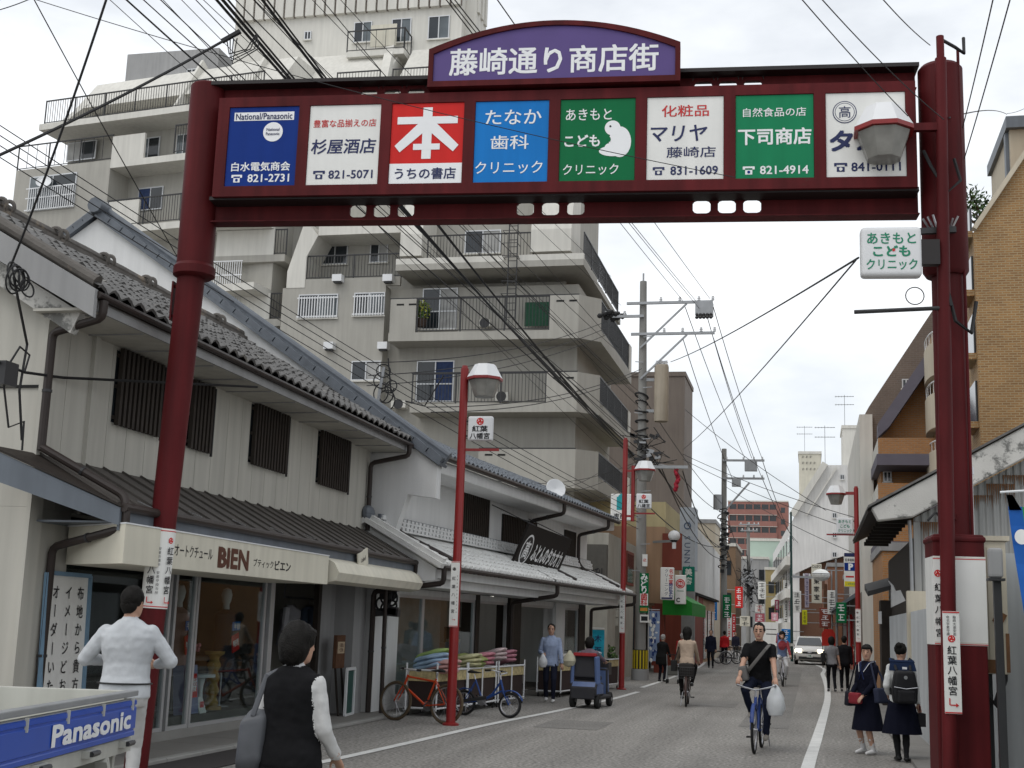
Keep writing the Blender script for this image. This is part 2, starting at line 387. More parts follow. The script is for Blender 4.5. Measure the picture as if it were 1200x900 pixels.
def tag(o, label, cat, group=None, kind=None):
    if label: o['label'] = label
    if cat: o['category'] = cat
    if group: o['group'] = group
    if kind: o['kind'] = kind
    return o
def thing(name, label, cat, loc=(0, 0, 0), rz=0, group=None, local=False):
    o = bpy.data.objects.new(name, None); COL.objects.link(o); o.empty_display_size = .2
    o.location = loc; o.rotation_euler = (0, 0, rz); tag(o, label, cat, group)
    if not local: BASE[o.name] = Matrix.Translation(loc) @ Matrix.Rotation(rz, 4, 'Z')
    return o
def setting(name, mb, **kw):
    o = mb.build(name, **kw); o['kind'] = 'structure'; return o
def part_label(o, s): o['label'] = s; return o
def dup(root, loc, rz, label=None, group=None, scale=None):
    def cp(o, par):
        c = o.copy(); COL.objects.link(c)
        if par: c.parent = par
        for ch in list(o.children): cp(ch, c)
        return c
    c = cp(root, None); c.location = loc; c.rotation_euler = (0, 0, rz)
    if label: c['label'] = label
    if group: c['group'] = group
    if scale: c.scale = (scale,) * 3
    return c
XA, YA, ZA = V((1, 0, 0)), V((0, 1, 0)), V((0, 0, 1))
# ================================================================ THE SETTING
mb = MB(); mb.quad((-300, -40, 0), (300, -40, 0), (300, 900, 0), (-300, 900, 0), 'asphalt'); setting('road', mb)
def strip(mb, pts, w, z, k):
    L, R = [], []; P = [V((p[0], p[1])) for p in pts]; P = [P[0] * 2 - P[1]] + P + [P[-1] * 2 - P[-2]]; pts = []
    for i in range(1, len(P) - 2):   # smooth curve through the measured points
        for j in range(8):
            t = j / 8; a, b, c, d = P[i - 1:i + 3]; pts.append((b * 2 + (c - a) * t + (a * 2 - b * 5 + c * 4 - d) * t * t + (b * 3 - a - c * 3 + d) * t ** 3) * .5)
    pts.append(P[-2])
    for i, p in enumerate(pts):
        d = pts[min(i + 1, len(pts) - 1)] - pts[max(i - 1, 0)]; d = V((d[0], d[1], 0)).normalized(); n = V((-d.y, d.x, 0)) * w / 2
        L.append(V((p[0], p[1], z)) + n); R.append(V((p[0], p[1], z)) - n)
    for i in range(len(pts) - 1): mb.quad(R[i], R[i + 1], L[i + 1], L[i], k)
def gpts(P): return [tuple(at(a, b, z=0))[:2] for a, b in P]
mb = MB()
for x0, x1, y0, y1 in ((-2.9, -1.7, 30.5, 33.2), (-4.6, -3.5, 22, 24.0), (-1.3, -.4, 24.5, 60)): mb.quad((x0, y0, .004), (x1, y0, .004), (x1, y1, .004), (x0, y1, .004), 'asphalt_patch')
setting('road_patch', mb)
left_line = [(-6.6, 2.0)] + gpts([(380, 893), (570, 850), (650, 834), (715, 820), (748, 811)])
left_far = gpts([(752, 806), (790, 793), (825, 777)]) + [(-9, 110), (-16, 150)]
right_line = [(-.35, 5.0)] + gpts([(946, 902), (958, 864), (967, 833), (970, 817), (968.5, 803), (964, 791), (958, 780)]) + [(-3, 110), (-9, 150)]
mb = MB(); strip(mb, left_line, .15, .008, 'line_paint'); strip(mb, left_far, .15, .008, 'line_paint'); setting('road_line', mb)
mb = MB(); strip(mb, right_line, .17, .008, 'line_paint'); setting('road_line', mb)
mb = MB()
for i in range(36):      # slabs of the shop-side pavement
    y0 = 6 + i * .9; mb.box(-8.6, -7.36, y0 + .006, y0 + .894, .0, .05, 'pavement')
mb.box(-8.6, -7.36, 6, 38.4, -.02, .042, 'gap_dark')
setting('pavement', mb)
mb = MB()
for i in range(38): mb.box(-7.353, -7.22, 6 + i * .9 + .004, 6.896 + i * .9, 0, .055, 'kerbstone')
setting('kerb', mb, bevel=.012, seg=1)
mb = MB()
for i in range(40): mb.box(1.33, 1.80, 6 + i * .8 + .006, 6.794 + i * .8, 0, .05, 'pavement')
mb.box(1.35, 1.79, 6.1, 37.9, -.02, .042, 'concrete_grey'); setting('gutter_kerb', mb)

# ================================================================ THE STREET GATE
GP = V((-6.8, 13.0, 0)); GTH = math.atan2(.67, 7.69); GU = V((math.cos(GTH), math.sin(GTH), 0)); GN = V((math.sin(GTH), -math.cos(GTH), 0))
def gpt(s, y, z): return GP + GU * s - GN * y + ZA * z
def plate_holes(mb, s0, s1, z0, z1, y0, y1, holes, rx, rz, k):
    """A plate between s0..s1 with oval holes really cut through it."""
    hs = sorted(holes); xs = [s0]; n = 20; zc = (z0 + z1) / 2
    for h in hs: xs += [h - rx * 1.25, h + rx * 1.25]
    xs.append(s1)
    for i in range(0, len(xs) - 1, 2): mb.box(xs[i], xs[i + 1], y0, y1, z0, z1, k)
    for h in hs:
        a0, a1 = h - rx * 1.25, h + rx * 1.25; inn, out = [], []
        for j in range(n):
            t = 2 * math.pi * (j + .5) / n; c, sn = math.cos(t), math.sin(t); inn.append((h + rx * max(-1, min(1, c * 1.15)), zc + rz * max(-1, min(1, sn * 1.25))))
            q = 1 / max(abs(c) / (a1 - h), abs(sn) / (z1 - zc)); out.append((h + c * q, zc + sn * q))
        for j in range(n):
            l = (j + 1) % n
            for y, fl in ((y0, 1), (y1, 0)):
                P = [(out[j][0], y, out[j][1]), (out[l][0], y, out[l][1]), (inn[l][0], y, inn[l][1]), (inn[j][0], y, inn[j][1])]
                mb.quad(*(P if fl else P[::-1]), k)
            mb.quad((inn[j][0], y0, inn[j][1]), (inn[l][0], y0, inn[l][1]), (inn[l][0], y1, inn[l][1]), (inn[j][0], y1, inn[j][1]), k)
            mb.quad((out[l][0], y0, out[l][1]), (out[j][0], y0, out[j][1]), (out[j][0], y1, out[j][1]), (out[l][0], y1, out[l][1]), k) if False else None
def tomoe(mb, o, u, v, r, k='ink_red'):
    mb.disc(o, u, v, r, k)
    for i in range(3):
        a = i * 2 * math.pi / 3 + .4; c = V(o) + V(u) * (r * .52 * math.cos(a)) + V(v) * (r * .52 * math.sin(a))
        mb.disc(c, u, v, r * .17, 'sign_white', lift=.005, n=10)
        a += .75; c = V(o) + V(u) * (r * .62 * math.cos(a)) + V(v) * (r * .62 * math.sin(a)); mb.disc(c, u, v, r * .1, 'sign_white', lift=.005, n=8)
def arrow(mb, o, u, v, s, k='ink_red'):
    o, u, v = V(o), V(u), V(v)
    mb.rect(o - u * s * .4 + v * s * .15, u, v, s * .14, s * .8, k); mb.rect(o + u * s * .02 - v * s * .25, u, v, s * .75, s * .14, k, lift=.004)
    n = u.cross(v).normalized() * .005; c = o + u * s * .3 - v * s * .25 + n; mb.raw([c - v * s * .25, c + u * s * .35, c + v * s * .25], [(0, 1, 2)], k)
def shrine_plate(mb, o, u, v, w, h, red_bands=True, small=True):
    """Upright white plate: crest, the shrine's name, an arrow."""
    mb.rect(o, u, v, w, h, 'sign_white')
    if red_bands:
        for e in (1, -1): mb.rect(V(o) + V(v) * e * (h / 2 - .012), u, v, w, .012, 'ink_red', lift=.005)
    t = V(o) + V(v) * h / 2; dx = V(u) * (-w * .12 if small else 0)
    tomoe(mb, t - V(v) * h * .12 + dx, u, v, w * .2)
    mb.vtext('紅葉八幡宮', t - V(v) * h * .2 + dx, u, v, w * .42, h * .125, 'ink', .012, lift=.005)
    if small: mb.vtext('安産祈願所安産守授与所', t - V(v) * h * .2 + V(u) * w * .3, u, v, w * .15, h * .055, 'ink', 0, lift=.005)
    arrow(mb, V(o) - V(v) * h * .38, u, v, w * .36)

gate = thing('street_gate', 'dark red steel gateway spanning the street with eight shop signs', 'street gate', GP, GTH, local=True)
mb = MB()
mb.tube([(-.21, 0, -.05), (-.03, 0, 5.5)], [.124, .155], 'gate_red', 28)
mb.lathe([(.19, 5.44), (.235, 5.47), (.235, 5.56), (.205, 5.6), (.208, 7.74), (.19, 7.76)], (0, 0, 0), 'gate_red', 28)
mb.box(-.235, -.215, -.05, .05, 4.95, 5.4, 'gate_red'); mb.bar((-.22, 0, 5.35), (-.15, 0, 5.35), .03, .03, 'gate_red'); mb.bar((-.22, 0, 5.0), (-.15, 0, 5.0), .03, .03, 'gate_red')
colm = mb.build('column', gate, smooth=True)
mb = MB(); z0, z1 = 1.74, 2.6
cz = lambda z: -.21 + .18 * z / 5.5; cx = cz(2.17)
mb.tube([(cz(z0), 0, z0), (cz(z1), 0, z1)], [.1445, .1465], 'sign_white', 28)
for z in (z0 + .015, z1 - .03): mb.tube([(cz(z), 0, z), (cz(z + .01), 0, z + .01)], .148, 'ink_red', 28)
for ang in (-.05, 1.2):
    n = V((math.sin(ang), -math.cos(ang), 0)); u = V((math.cos(ang), math.sin(ang), 0)); o = V((cx, 0, 0)) + n * .153; o.x += .0
    tomoe(mb, o + ZA * 2.47, u, ZA, .034); vt = (ZA + XA * .0327).normalized(); mb.vtext('紅葉八幡宮', o + ZA * 2.41 + XA * .008, u, vt, .088, .105, 'ink', .012)
    arrow(mb, o + ZA * 1.82, u, ZA, .075)
n = V((math.sin(.42), -math.cos(.42), 0)); mb.vtext('安産祈願所　安産守授与所', V((cx, 0, 2.4)) + n * .153, V((math.cos(.42), math.sin(.42), 0)), ZA, .034, .043, 'ink')
mb.build('direction_plate', colm)
mb = MB()
mb.tube([(8.265, 0, 0), (8.265, 0, 5.5)], .165, 'gate_red', 28)
mb.lathe([(.2, 5.42), (.232, 5.47), (.232, 7.72), (.2, 7.76)], (8.245, 0, 0), 'gate_red', 28)
mb.tube([(8.405, -.12, 2.7), (8.405, -.16, 7.9)], .016, 'gate_red', 8)
colr = mb.build('column', gate, smooth=True)
mb = MB(); mb.box(8.0, 8.49, -.25, .25, 0, 2.72, 'gate_red'); mb.box(7.985, 8.505, -.265, .265, 2.64, 2.70, 'gate_red')
mb.build('column_base', colr, bevel=.03, seg=3)
mb = MB(); mb.box(7.992, 8.492, -.2535, -.2515, 1.64, 2.5, 'sign_white'); mb.box(7.9965, 7.9985, -.22, .22, 1.64, 2.5, 'sign_white')
for z in (1.645, 2.47): mb.box(7.991, 8.493, -.2555, -.2537, z, z + .008, 'ink_red'); mb.box(7.991, 8.493, -.2555, -.2537, z + .016, z + .022, 'awning_cream')
tomoe(mb, (8.035, -.254, 2.33), XA, ZA, .035); mb.vtext('紅葉八幡宮', (8.04, -.254, 2.25), XA, ZA, .08, .11, 'ink', .012); mb.vtext('安産祈願所', (8.10, -.254, 2.3), XA, ZA, .03, .042, 'ink')
mb.build('direction_plate', colr)
mb = MB()
plate_holes(mb, .2, 7.98, 6.09, 6.34, -.02, .02, [1.88, 2.155, 2.43, 3.78, 4.06, 4.34, 5.71, 5.98, 6.25], .095, .075, 'gate_red')
plate_holes(mb, .2, 7.98, 7.50, 7.70, -.02, .02, [1.93, 2.205, 2.48, 3.82, 4.09, 4.36, 5.72, 5.99, 6.26], .095, .06, 'gate_red')
for z in (6.09, 6.345, 7.495): mb.box(.18, 7.98, -.11, .11, z - .012, z, 'gate_red')
mb.box(.1, 8.0, -.19, .15, 7.702, 7.745, 'gate_dark'); mb.box(.21, 7.96, .0, .022, 6.345, 7.482, 'gate_red')
mb.box(.22, 7.95, -.27, -.02, 6.28, 6.32, 'gate_dark')
mb.build('beam', gate)
mb = MB()      # sign cabinet: frame members between the eight panels
PS = [.40 + .9435 * i for i in range(8)]; PW, PZ0, PZ1 = .82, 6.42, 7.36
mb.box(.27, 7.93, -.24, -.022, 6.322, 7.47, 'gate_red')
edges = [.27] + [x for p in PS for x in (p, p + PW)] + [7.93]
for i in range(0, len(edges), 2): mb.box(edges[i], edges[i + 1], -.325, -.24, 6.30, 7.475, 'gate_red')
for p in PS: mb.box(p, p + PW, -.325, -.24, 6.30, PZ0, 'gate_red'); mb.box(p, p + PW, -.325, -.24, PZ1, 7.475, 'gate_red')
mb.build('sign_cabinet', gate)
U, N_ = XA, ZA
def panel(i, col, label):
    mb = MB(); mb.box(PS[i] + .003, PS[i] + PW - .003, -.31, -.2402, PZ0 + .003, PZ1 - .003, col); return mb, (lambda fx, fz: V((PS[i] + PW * fx, -.31, PZ0 + (PZ1 - PZ0) * fz)))
def phone(mb, o, w, k):
    o = V(o)
    mb.rect(o - ZA * w * .18, XA, ZA, w * .62, w * .42, k); mb.rect(o + ZA * w * .28, XA, ZA, w, w * .16, k); mb.rect(o + ZA * w * .2 - XA * w * .42, XA, ZA, w * .2, w * .26, k, lift=.0035)
    mb.rect(o + ZA * w * .2 + XA * w * .42, XA, ZA, w * .2, w * .26, k, lift=.0035); mb.disc(o - ZA * w * .17, XA, ZA, w * .14, 'sign_white' if k != 'ink_white' else 'sign_blue', lift=.005, n=12)
def fin(mb, label): part_label(mb.build('sign_panel', gate), label)
mb, P = panel(0, 'sign_blue', '')
mb.rect(P(.5, .88), U, N_, .70, .1, 'ink_white'); mb.text('National/Panasonic', P(.5, .88), U, N_, .66, .075, 'ink_navy', .012, lift=.006)
mb.disc(P(.64, .68), U, N_, .115, 'ink_white'); mb.text('National', P(.64, .71), U, N_, .15, .034, 'ink_navy', .01, lift=.006); mb.text('Panasonic', P(.64, .655), U, N_, .16, .034, 'ink_navy', .01, lift=.006)
mb.text('白水電気商会', P(.5, .245), U, N_, .68, .105, 'ink_white', .016); phone(mb, P(.17, .1), .12, 'ink_white'); mb.text('821-2731', P(.62, .1), U, N_, .48, .09, 'ink_white', .015)
fin(mb, 'dark blue panel with white electrical shop lettering')
mb, P = panel(1, 'sign_white', '')
mb.text('豊富な品揃えの店', P(.5, .77), U, N_, .72, .09, 'ink_red', .008); mb.text('杉屋酒店', P(.5, .48), U, N_, .74, .17, 'ink_navy', .014, shear=.08)
phone(mb, P(.18, .13), .13, 'ink_navy'); mb.text('821-5071', P(.62, .13), U, N_, .5, .095, 'ink_navy', .015); fin(mb, 'white panel of a liquor shop with navy lettering')
mb, P = panel(2, 'sign_red', '')
mb.rect(P(.5, .125), U, N_, PW - .006, .235, 'ink_white'); mb.text('うちの書店', P(.5, .125), U, N_, .68, .13, 'ink_navy', .015, lift=.006); hc_ = P(.5, .63); mb.rect(hc_ - N_ * .005, U, N_, .105, .60, 'ink_white', lift=.0035); mb.rect(hc_ + N_ * .145, U, N_, .68, .085, 'ink_white', lift=.004); mb.rect(hc_ - N_ * .165, U, N_, .30, .07, 'ink_white', lift=.0045)
for e in (-1, 1):
    q_ = [hc_ + U * e * a_ + N_ * b_ - YA * (.005 + .0005 * e) for a_, b_ in ((.02, .11), (.10, .11), (.36, -.15), (.30, -.225), (.02, .02))]; mb.raw(q_ if e < 0 else q_[::-1], [tuple(range(5))], 'ink_white')
fin(mb, 'red panel with a huge white character for book')
mb, P = panel(3, 'sign_sky', '')
mb.text('たなか', P(.52, .80), U, N_, .62, .17, 'ink_white', .006); mb.text('歯科', P(.48, .49), U, N_, .42, .16, 'ink_white', .006); mb.text('クリニック', P(.48, .18), U, N_, .74, .14, 'ink_white', .004)
fin(mb, 'sky blue dental clinic panel with white lettering')
mb, P = panel(4, 'sign_green', '')
mb.text('あきもと', P(.38, .81), U, N_, .50, .13, 'ink_white', .006); mb.text('こども', P(.30, .49), U, N_, .38, .13, 'ink_white', .022); mb.text('クリニック', P(.42, .14), U, N_, .60, .12, 'ink_white', .004)
mb.disc(P(.80, .47), U, N_, .12, 'ink_white', r2=.175); mb.disc(P(.70, .64), U, N_, .085, 'ink_white', lift=.0035); mb.disc(P(.66, .40), U, N_, .05, 'ink_white', lift=.004); mb.disc(P(.72, .36), U, N_, .16, 'ink_white', lift=.0045, r2=.06)
mb.disc(P(.67, .66), U, N_, .012, 'ink', lift=.006, n=8); mb.disc(P(.66, .50), U, N_, .016, 'sign_green', lift=.006, n=8, r2=.03)
fin(mb, 'green clinic panel with a white seated animal figure')
mb, P = panel(5, 'sign_white', '')
mb.text('化粧品', P(.5, .83), U, N_, .50, .13, 'ink_red', .008); mb.text('マリヤ', P(.42, .56), U, N_, .60, .18, 'ink_navy', .012, shear=.15); mb.text('藤崎店', P(.58, .33), U, N_, .52, .12, 'ink_navy', .006)
phone(mb, P(.16, .11), .12, 'ink_navy'); mb.text('831-1609', P(.62, .11), U, N_, .5, .095, 'ink_navy', .015); fin(mb, 'white cosmetics shop panel with red and navy lettering')
mb, P = panel(6, 'sign_green_bright', '')
mb.text('自然食品の店', P(.5, .79), U, N_, .66, .1, 'ink_white', .006); mb.text('下司商店', P(.5, .50), U, N_, .76, .18, 'ink_white', .022)
phone(mb, P(.17, .1), .12, 'ink_white'); mb.text('821-4914', P(.62, .1), U, N_, .5, .09, 'ink_white', .015); fin(mb, 'bright green natural food shop panel with white lettering')
mb, P = panel(7, 'sign_white', '')
mb.disc(P(.24, .77), U, N_, .125, 'ink_navy'); mb.disc(P(.24, .77), U, N_, .115, 'sign_white', lift=.005); mb.disc(P(.24, .77), U, N_, .103, 'ink_navy', lift=.006); mb.disc(P(.24, .77), U, N_, .096, 'sign_white', lift=.007)
mb.text('高', P(.24, .77), U, N_, .12, .13, 'ink_navy', .004, lift=.009); mb.text('タカ', P(.36, .43), U, N_, .50, .22, 'ink_navy', .03, shear=.1)
phone(mb, P(.18, .12), .13, 'ink_navy'); mb.text('841-0111', P(.62, .12), U, N_, .5, .095, 'ink_navy', .015); fin(mb, 'white panel half hidden by a street lamp')
mb = MB()      # arched purple sign with the street's name
def arch(off, x0, x1, zb):
    n = 24; P = [(x0, zb), (x1, zb)]
    for i in range(n + 1):
        t = i / n; x = x1 + (x0 - x1) * t; P.append((x, 7.965 + off + .30 * (1 - (2 * t - 1) ** 2)))
    return P
o_ = arch(0, 2.69, 5.47, 7.52); i_ = arch(-.055, 2.745, 5.415, 7.585)
mb.prism([(x, -.36, z) for x, z in i_], (0, .1, 0), 'sign_purple')
nn = len(o_)
for j in range(nn):
    l = (j + 1) % nn; A, B, Cc, D = o_[j], o_[l], i_[l], i_[j]
    mb.quad((A[0], -.385, A[1]), (B[0], -.385, B[1]), (Cc[0], -.385, Cc[1]), (D[0], -.385, D[1]), 'gate_red')
    mb.quad((A[0], -.18, A[1]), (B[0], -.18, B[1]), (B[0], -.385, B[1]), (A[0], -.385, A[1]), 'gate_red')
    mb.quad((D[0], -.385, D[1]), (Cc[0], -.385, Cc[1]), (Cc[0], -.355, Cc[1]), (D[0], -.355, D[1]), 'gate_red')
mb.raw([(x, -.18, z) for x, z in o_], [tuple(range(nn))[::-1]], 'gate_red')
mb.text('藤崎通り商店街', (4.08, -.36, 7.81), XA, ZA, 2.30, .31, 'ink_white', .016)
part_label(mb.build('name_board', gate), 'arched purple board with white street name')

# ================================================================ STREET LAMPS AND THEIR HANGING SIGNS
def lamp_head(t, c, s=.93):
    mb = MB(); x, y, z = c
    mb.lathe([(.345 * s, 0), (.345 * s, .05 * s)], c, 'lamp_red', 8, ph=math.pi / 8)
    mb.lathe([(.34 * s, .051 * s), (.2 * s, .30 * s), (.0, .31 * s)], c, 'plastic_white', 8, ph=math.pi / 8)
    h = mb.build('hood', t)
    mb = MB(); mb.lathe([(.30 * s, -.005), (.19 * s, -.31 * s), (0.0, -.315 * s)], c, 'lamp_glass', 8, ph=math.pi / 8); mb.lathe([(.06 * s, -.03), (.075 * s, -.12 * s), (.05 * s, -.22 * s)], c, 'plastic_white', 10)
    mb.build('lamp_glass', h)
def street_lamp(label, base, side, z_rim, off, mast=None, plate=(1.4, 2.1), group='red street lamps', bracket=0):
    t = thing('street_lamp', label, 'street lamp', base, 0, group); x, y, _ = base; mt = mast or z_rim + .22
    mb = MB(); mb.tube([(x, y, 0), (x, y, 2.4), (x, y, mt)], [.082, .078, .07], 'lamp_red', 16); mb.lathe([(.14, 0), (.14, .03), (.085, .05)], base, 'lamp_red', 16)
    mb.lathe([(.055, mt), (.05, mt + .05), (.0, mt + .06)], (x, y, 0), 'lamp_red', 12); mb.build('pole', t, smooth=True)
    mb = MB(); bx = x + side * bracket
    if bracket:
        mb.tube([(bx, y, z_rim - 1.45), (bx, y, z_rim + .15)], .055, 'lamp_red', 12)
        for zz in (z_rim - 1.3, z_rim): mb.bar((x, y, zz), (bx, y, zz), .06, .06, 'lamp_red')
    mb.box(*sorted((bx, x + side * (off - .25))), y - .04, y + .04, z_rim + .01, z_rim + .10, 'lamp_red')
    mb.build('arm', t); mb = MB(); mb.bar((bx, y, z_rim - 1.22), (x + side * (off + .3), y, z_rim - 1.22), .035, .045, 'lamp_red'); mb.build('sign_bar', t)
    lamp_head(t, (x + side * off, y, z_rim))
    if plate:
        mb = MB(); o = V((x, y - .086, sum(plate) / 2)); mb.box(x - .075, x + .075, y - .085, y - .079, plate[0], plate[1], 'sign_white')
        shrine_plate(mb, o, XA, ZA, .15, plate[1] - plate[0]); mb.build('direction_plate', t)
    return t
def box_sign(name, label, c, w, h, d, lines, group=None, crest=False, arm=None):
    """A small double-sided sign box; lines = (text, fx, fz, width, height, ink, bold)."""
    t = thing(name, label, 'sign', c, 0, group); x, y, z = c
    mb = MB(); mb.box(x - w / 2, x + w / 2, y - d / 2, y + d / 2, z - h / 2, z + h / 2, 'plastic_white'); b = mb.build('sign_box', t, bevel=min(w, h) * .09, seg=4, smooth=True)
    mb = MB()
    for e in (-1, 1):
        u = XA * (1 if e < 0 else -1); o = V((x, y + e * d / 2, z))
        if crest: tomoe(mb, o + ZA * h * .28, u, ZA, h * .15)
        for tx, fx, fz, tw, th, ink, bo in lines: mb.text(tx, o + u * w * fx + ZA * h * fz, u, ZA, tw * w, th * h, ink, bo)
    mb.build('lettering', b)
    if arm:
        mb = MB()
        for zz in (z + h * .3, z - h * .3): mb.bar((x + (w / 2 - .01) * arm[0], y, zz), (x + arm[0] * arm[1], y, zz), .03, .03, 'metal_dark')
        mb.build('bracket', t)
    return t
SH = [('紅葉', 0, -.02, .62, .24, 'ink', .02), ('八幡宮', 0, -.31, .8, .24, 'ink', .02)]
AK = [('あきもと', 0, .26, .76, .2, 'ink_green', .014), ('こども', 0, -.02, .55, .2, 'ink_green', .026), ('クリニック', 0, -.30, .80, .19, 'ink_green', .012)]
street_lamp('red street lamp standing between the parked orange and blue bicycles', (-5.89, 21.48, 0), 1, 5.87, .37, plate=(1.62, 2.72))
box_sign('hanging_sign', 'white shrine sign on the lamp by the bicycles', (-5.56, 21.48, 5.02), .44, .43, .12, SH, 'white shrine signs on lamp posts', True, (-1, .27))
street_lamp('tall red double lamp post beyond the mobility scooter', (-5.18, 36.8, 0), 1, 6.15, .58, mast=7.06, plate=(1.55, 2.75), bracket=.24)
box_sign('hanging_sign', 'smaller white shrine sign beyond the bedding shop roof', (-4.62, 36.8, 5.28), .44, .43, .12, SH, 'white shrine signs on lamp posts', True, (-1, .27))
RL = at(1003, 640, y=41)
street_lamp('red street lamp on the right in front of the parking sign', (RL.x + .03, 41, 0), -1, 5.95, .6, plate=(1.5, 2.5))
box_sign('hanging_sign', 'small white clinic sign hanging under the far right lamp', (RL.x - .32, 41, 5.0), .5, .5, .12, AK, 'white clinic signs on lamp posts', arm=(1, .3))
# the lamp post standing against the right leg of the gate
t = thing('street_lamp', 'red lamp post strapped to the right leg of the gateway', 'street lamp', gpt(8.09, -.42, 0), 0, 'red street lamps')
P0, PT = gpt(8.07, -.40, 0), gpt(8.18, -.40, 7.68)
mb = MB(); mb.tube([P0, P0.lerp(PT, .5), PT], [.076, .068, .058], 'gate_red', 18); mb.tube([PT, PT + ZA * .25], .04, 'gate_red', 10)
for zz in (2.9, 4.6, 6.1): mb.bar(P0.lerp(PT, zz / 7.68), gpt(8.24, -.12, zz), .05, .06, 'gate_red')
mb.build('pole', t, smooth=True)
lc = gpt(7.575, -.45, 6.84); mb = MB(); mb.bar(gpt(8.12, -.4, 6.92), gpt(7.8, -.45, 6.9), .07, .08, 'gate_red')
mb.tube([gpt(8.1, -.42, 4.98), gpt(7.25, -.46, 4.93)], .022, 'metal_dark', 8); mb.torus(gpt(7.85, -.45, 5.1), .09, .006, 'metal_dark', ax=GN, n=20, m=5); mb.build('arm', t)
lamp_head(t, lc)
mb = MB(); sp = gpt(8.105, -.40, 1.48) + GN * .082; mb.prism([sp - GU * .078 - ZA * .48, sp + GU * .078 - ZA * .48, sp + GU * .078 + ZA * .48, sp - GU * .078 + ZA * .48], -GN * .006, 'sign_white')
for e in (.47, -.47): mb.rect(sp + ZA * e, GU, ZA, .156, .012, 'ink_red', lift=.004)
tomoe(mb, sp + ZA * .22, GU, ZA, .034); mb.vtext('紅葉八幡宮', sp + ZA * .16, GU, ZA, .085, .095, 'ink', .014); mb.vtext('藤崎大通安産', sp + ZA * .44 + GU * .03, GU, ZA, .03, .032); mb.vtext('命名学業守護', sp + ZA * .44 - GU * .03, GU, ZA, .03, .032); arrow(mb, sp - ZA * .38, GU, ZA, .08)
mb.build('direction_plate', t)
t = thing('hanging_sign', 'large white clinic sign with green lettering under the gateway lamp', 'sign', gpt(7.62, -.45, 5.52), 0, 'white clinic signs on lamp posts')
c = gpt(7.62, -.45, 5.55); mb = MB(); mb.cbox(c, .60, .16, .52, 'plastic_white', rz=GTH); b = mb.build('sign_box', t, bevel=.05, seg=4, smooth=True)
mb = MB()
for tx, fz, w, h, bo in (('あきもと', .26, .48, .115, .014), ('こども', 0, .36, .11, .03), ('クリニック', -.27, .50, .11, .012)): mb.text(tx, c + GN * .08 + ZA * .52 * fz, GU, ZA, w, h, 'ink_green', bo)
mb.disc(c + GN * .08 + GU * .02 + ZA * .01, GU, ZA, .016, 'ink_red', lift=.006, n=10); mb.build('lettering', b)
mb = MB(); mb.bar(c + GU * .29, c + GU * .48, .1, .26, 'gate_dark'); mb.build('bracket', t)
# ================================================================ BOUTIQUE WITH THE TILED ROOF (left, nearest)
def tiles(mb, o, ua, ub, La, Lb, k, pa=.27, pb=.24, amp=.028, step=.03, ns=6, jit=.006, seed=0):
    """Curved pantiles: courses stepping down the slope, each a wave along the eave."""
    o, ua, ub = V(o), V(ua).normalized(), V(ub).normalized(); n = ua.cross(ub).normalized()
    if n.z < 0: n = -n
    rnd = random.Random(seed); na = int(La / pa); nb = int(Lb / pb); W_ = na * ns
    for r in range(nb):
        b0, b1 = r * pb, (r + 1) * pb + .02; vs = []; js = [rnd.uniform(-jit, jit) for _ in range(na + 1)]
        for q, bb, hh in ((0, b0, -.002), (1, b0, step), (2, b1, .002)):
            for i in range(W_ + 1):
                a = i * La / W_; ph = 2 * math.pi * (i % ns) / ns
                w = amp * (math.sin(ph) + .35 * math.sin(2 * ph + .6)); jj = js[min(i // ns, na)]
                vs.append(o + ua * a + ub * (bb + jj) + n * (hh + w + .03 + jj))
        fs = [(q * (W_ + 1) + i, q * (W_ + 1) + i + 1, (q + 1) * (W_ + 1) + i + 1, (q + 1) * (W_ + 1) + i) for q in (0, 1) for i in range(W_)]
        mb.raw(vs, fs, k)
def pipe(pts, r=.04, k='pipe_dark', name='downpipe', parent=None, clips=True):
    """Rainwater pipe with rounded corners and clips."""
    P = [V(p) for p in pts]; Q = [P[0]]
    for i in range(1, len(P) - 1):
        a = (P[i - 1] - P[i]).normalized(); b = (P[i + 1] - P[i]).normalized(); e = min(.07, (P[i - 1] - P[i]).length / 3, (P[i + 1] - P[i]).length / 3)
        Q += [P[i] + a * e, P[i] + a * e * .3 + b * e * .3, P[i] + b * e]
    Q.append(P[-1]); mb = MB(); mb.tube(Q, r, k, 10)
    if clips:
        for i in range(len(P) - 1):
            if (P[i + 1] - P[i]).length > .8: c = P[i].lerp(P[i + 1], .5); d = (P[i + 1] - P[i]).normalized(); mb.tube([c - d * .015, c + d * .015], r * 1.18, 'metal_dark', 10)
    return mb.build(name, parent, smooth=True)
b1 = thing('boutique_building', 'two storey cream boutique with mossy tiled roof and barred windows', 'building', (-8.0, 15.5, 0))
XW = -8.0; YA0, YB0 = 12.1, 22.75
mb = MB(); mb.box(-15.2, XW - .02, YA0, YB0, 2.75, 5.2, 'panel_white'); mb.box(-15.2, -10.6, YA0, YB0, 0, 2.75, 'panel_white'); mb.box(-10.6, -8.3, YB0 - .15, YB0, 0, 2.75, 'panel_white')
mb.box(-10.6, XW - .0, YA0, 12.9, 0, 2.748, 'panel_white'); mb.prism([(-15.2, YB0 - .002, 5.2), (XW - .02, YB0 - .002, 5.2), (-11.6, YB0 - .002, 6.9)], (0, -.2, 0), 'panel_white'); mb.prism([(-14.4, YA0, 5.2), (XW - .02, YA0, 5.2), (-10.9, YA0, 6.85)], (0, .2, 0), 'panel_white'); mb.box(-9.5, XW - .0, YA0 - .02, YA0 - .001, 4.02, 4.05, 'gap_dark'); mb.box(-8.02, XW + .03, YA0 - .03, YA0 + .2, 0, 5.1, 'panel_white')
bw = []
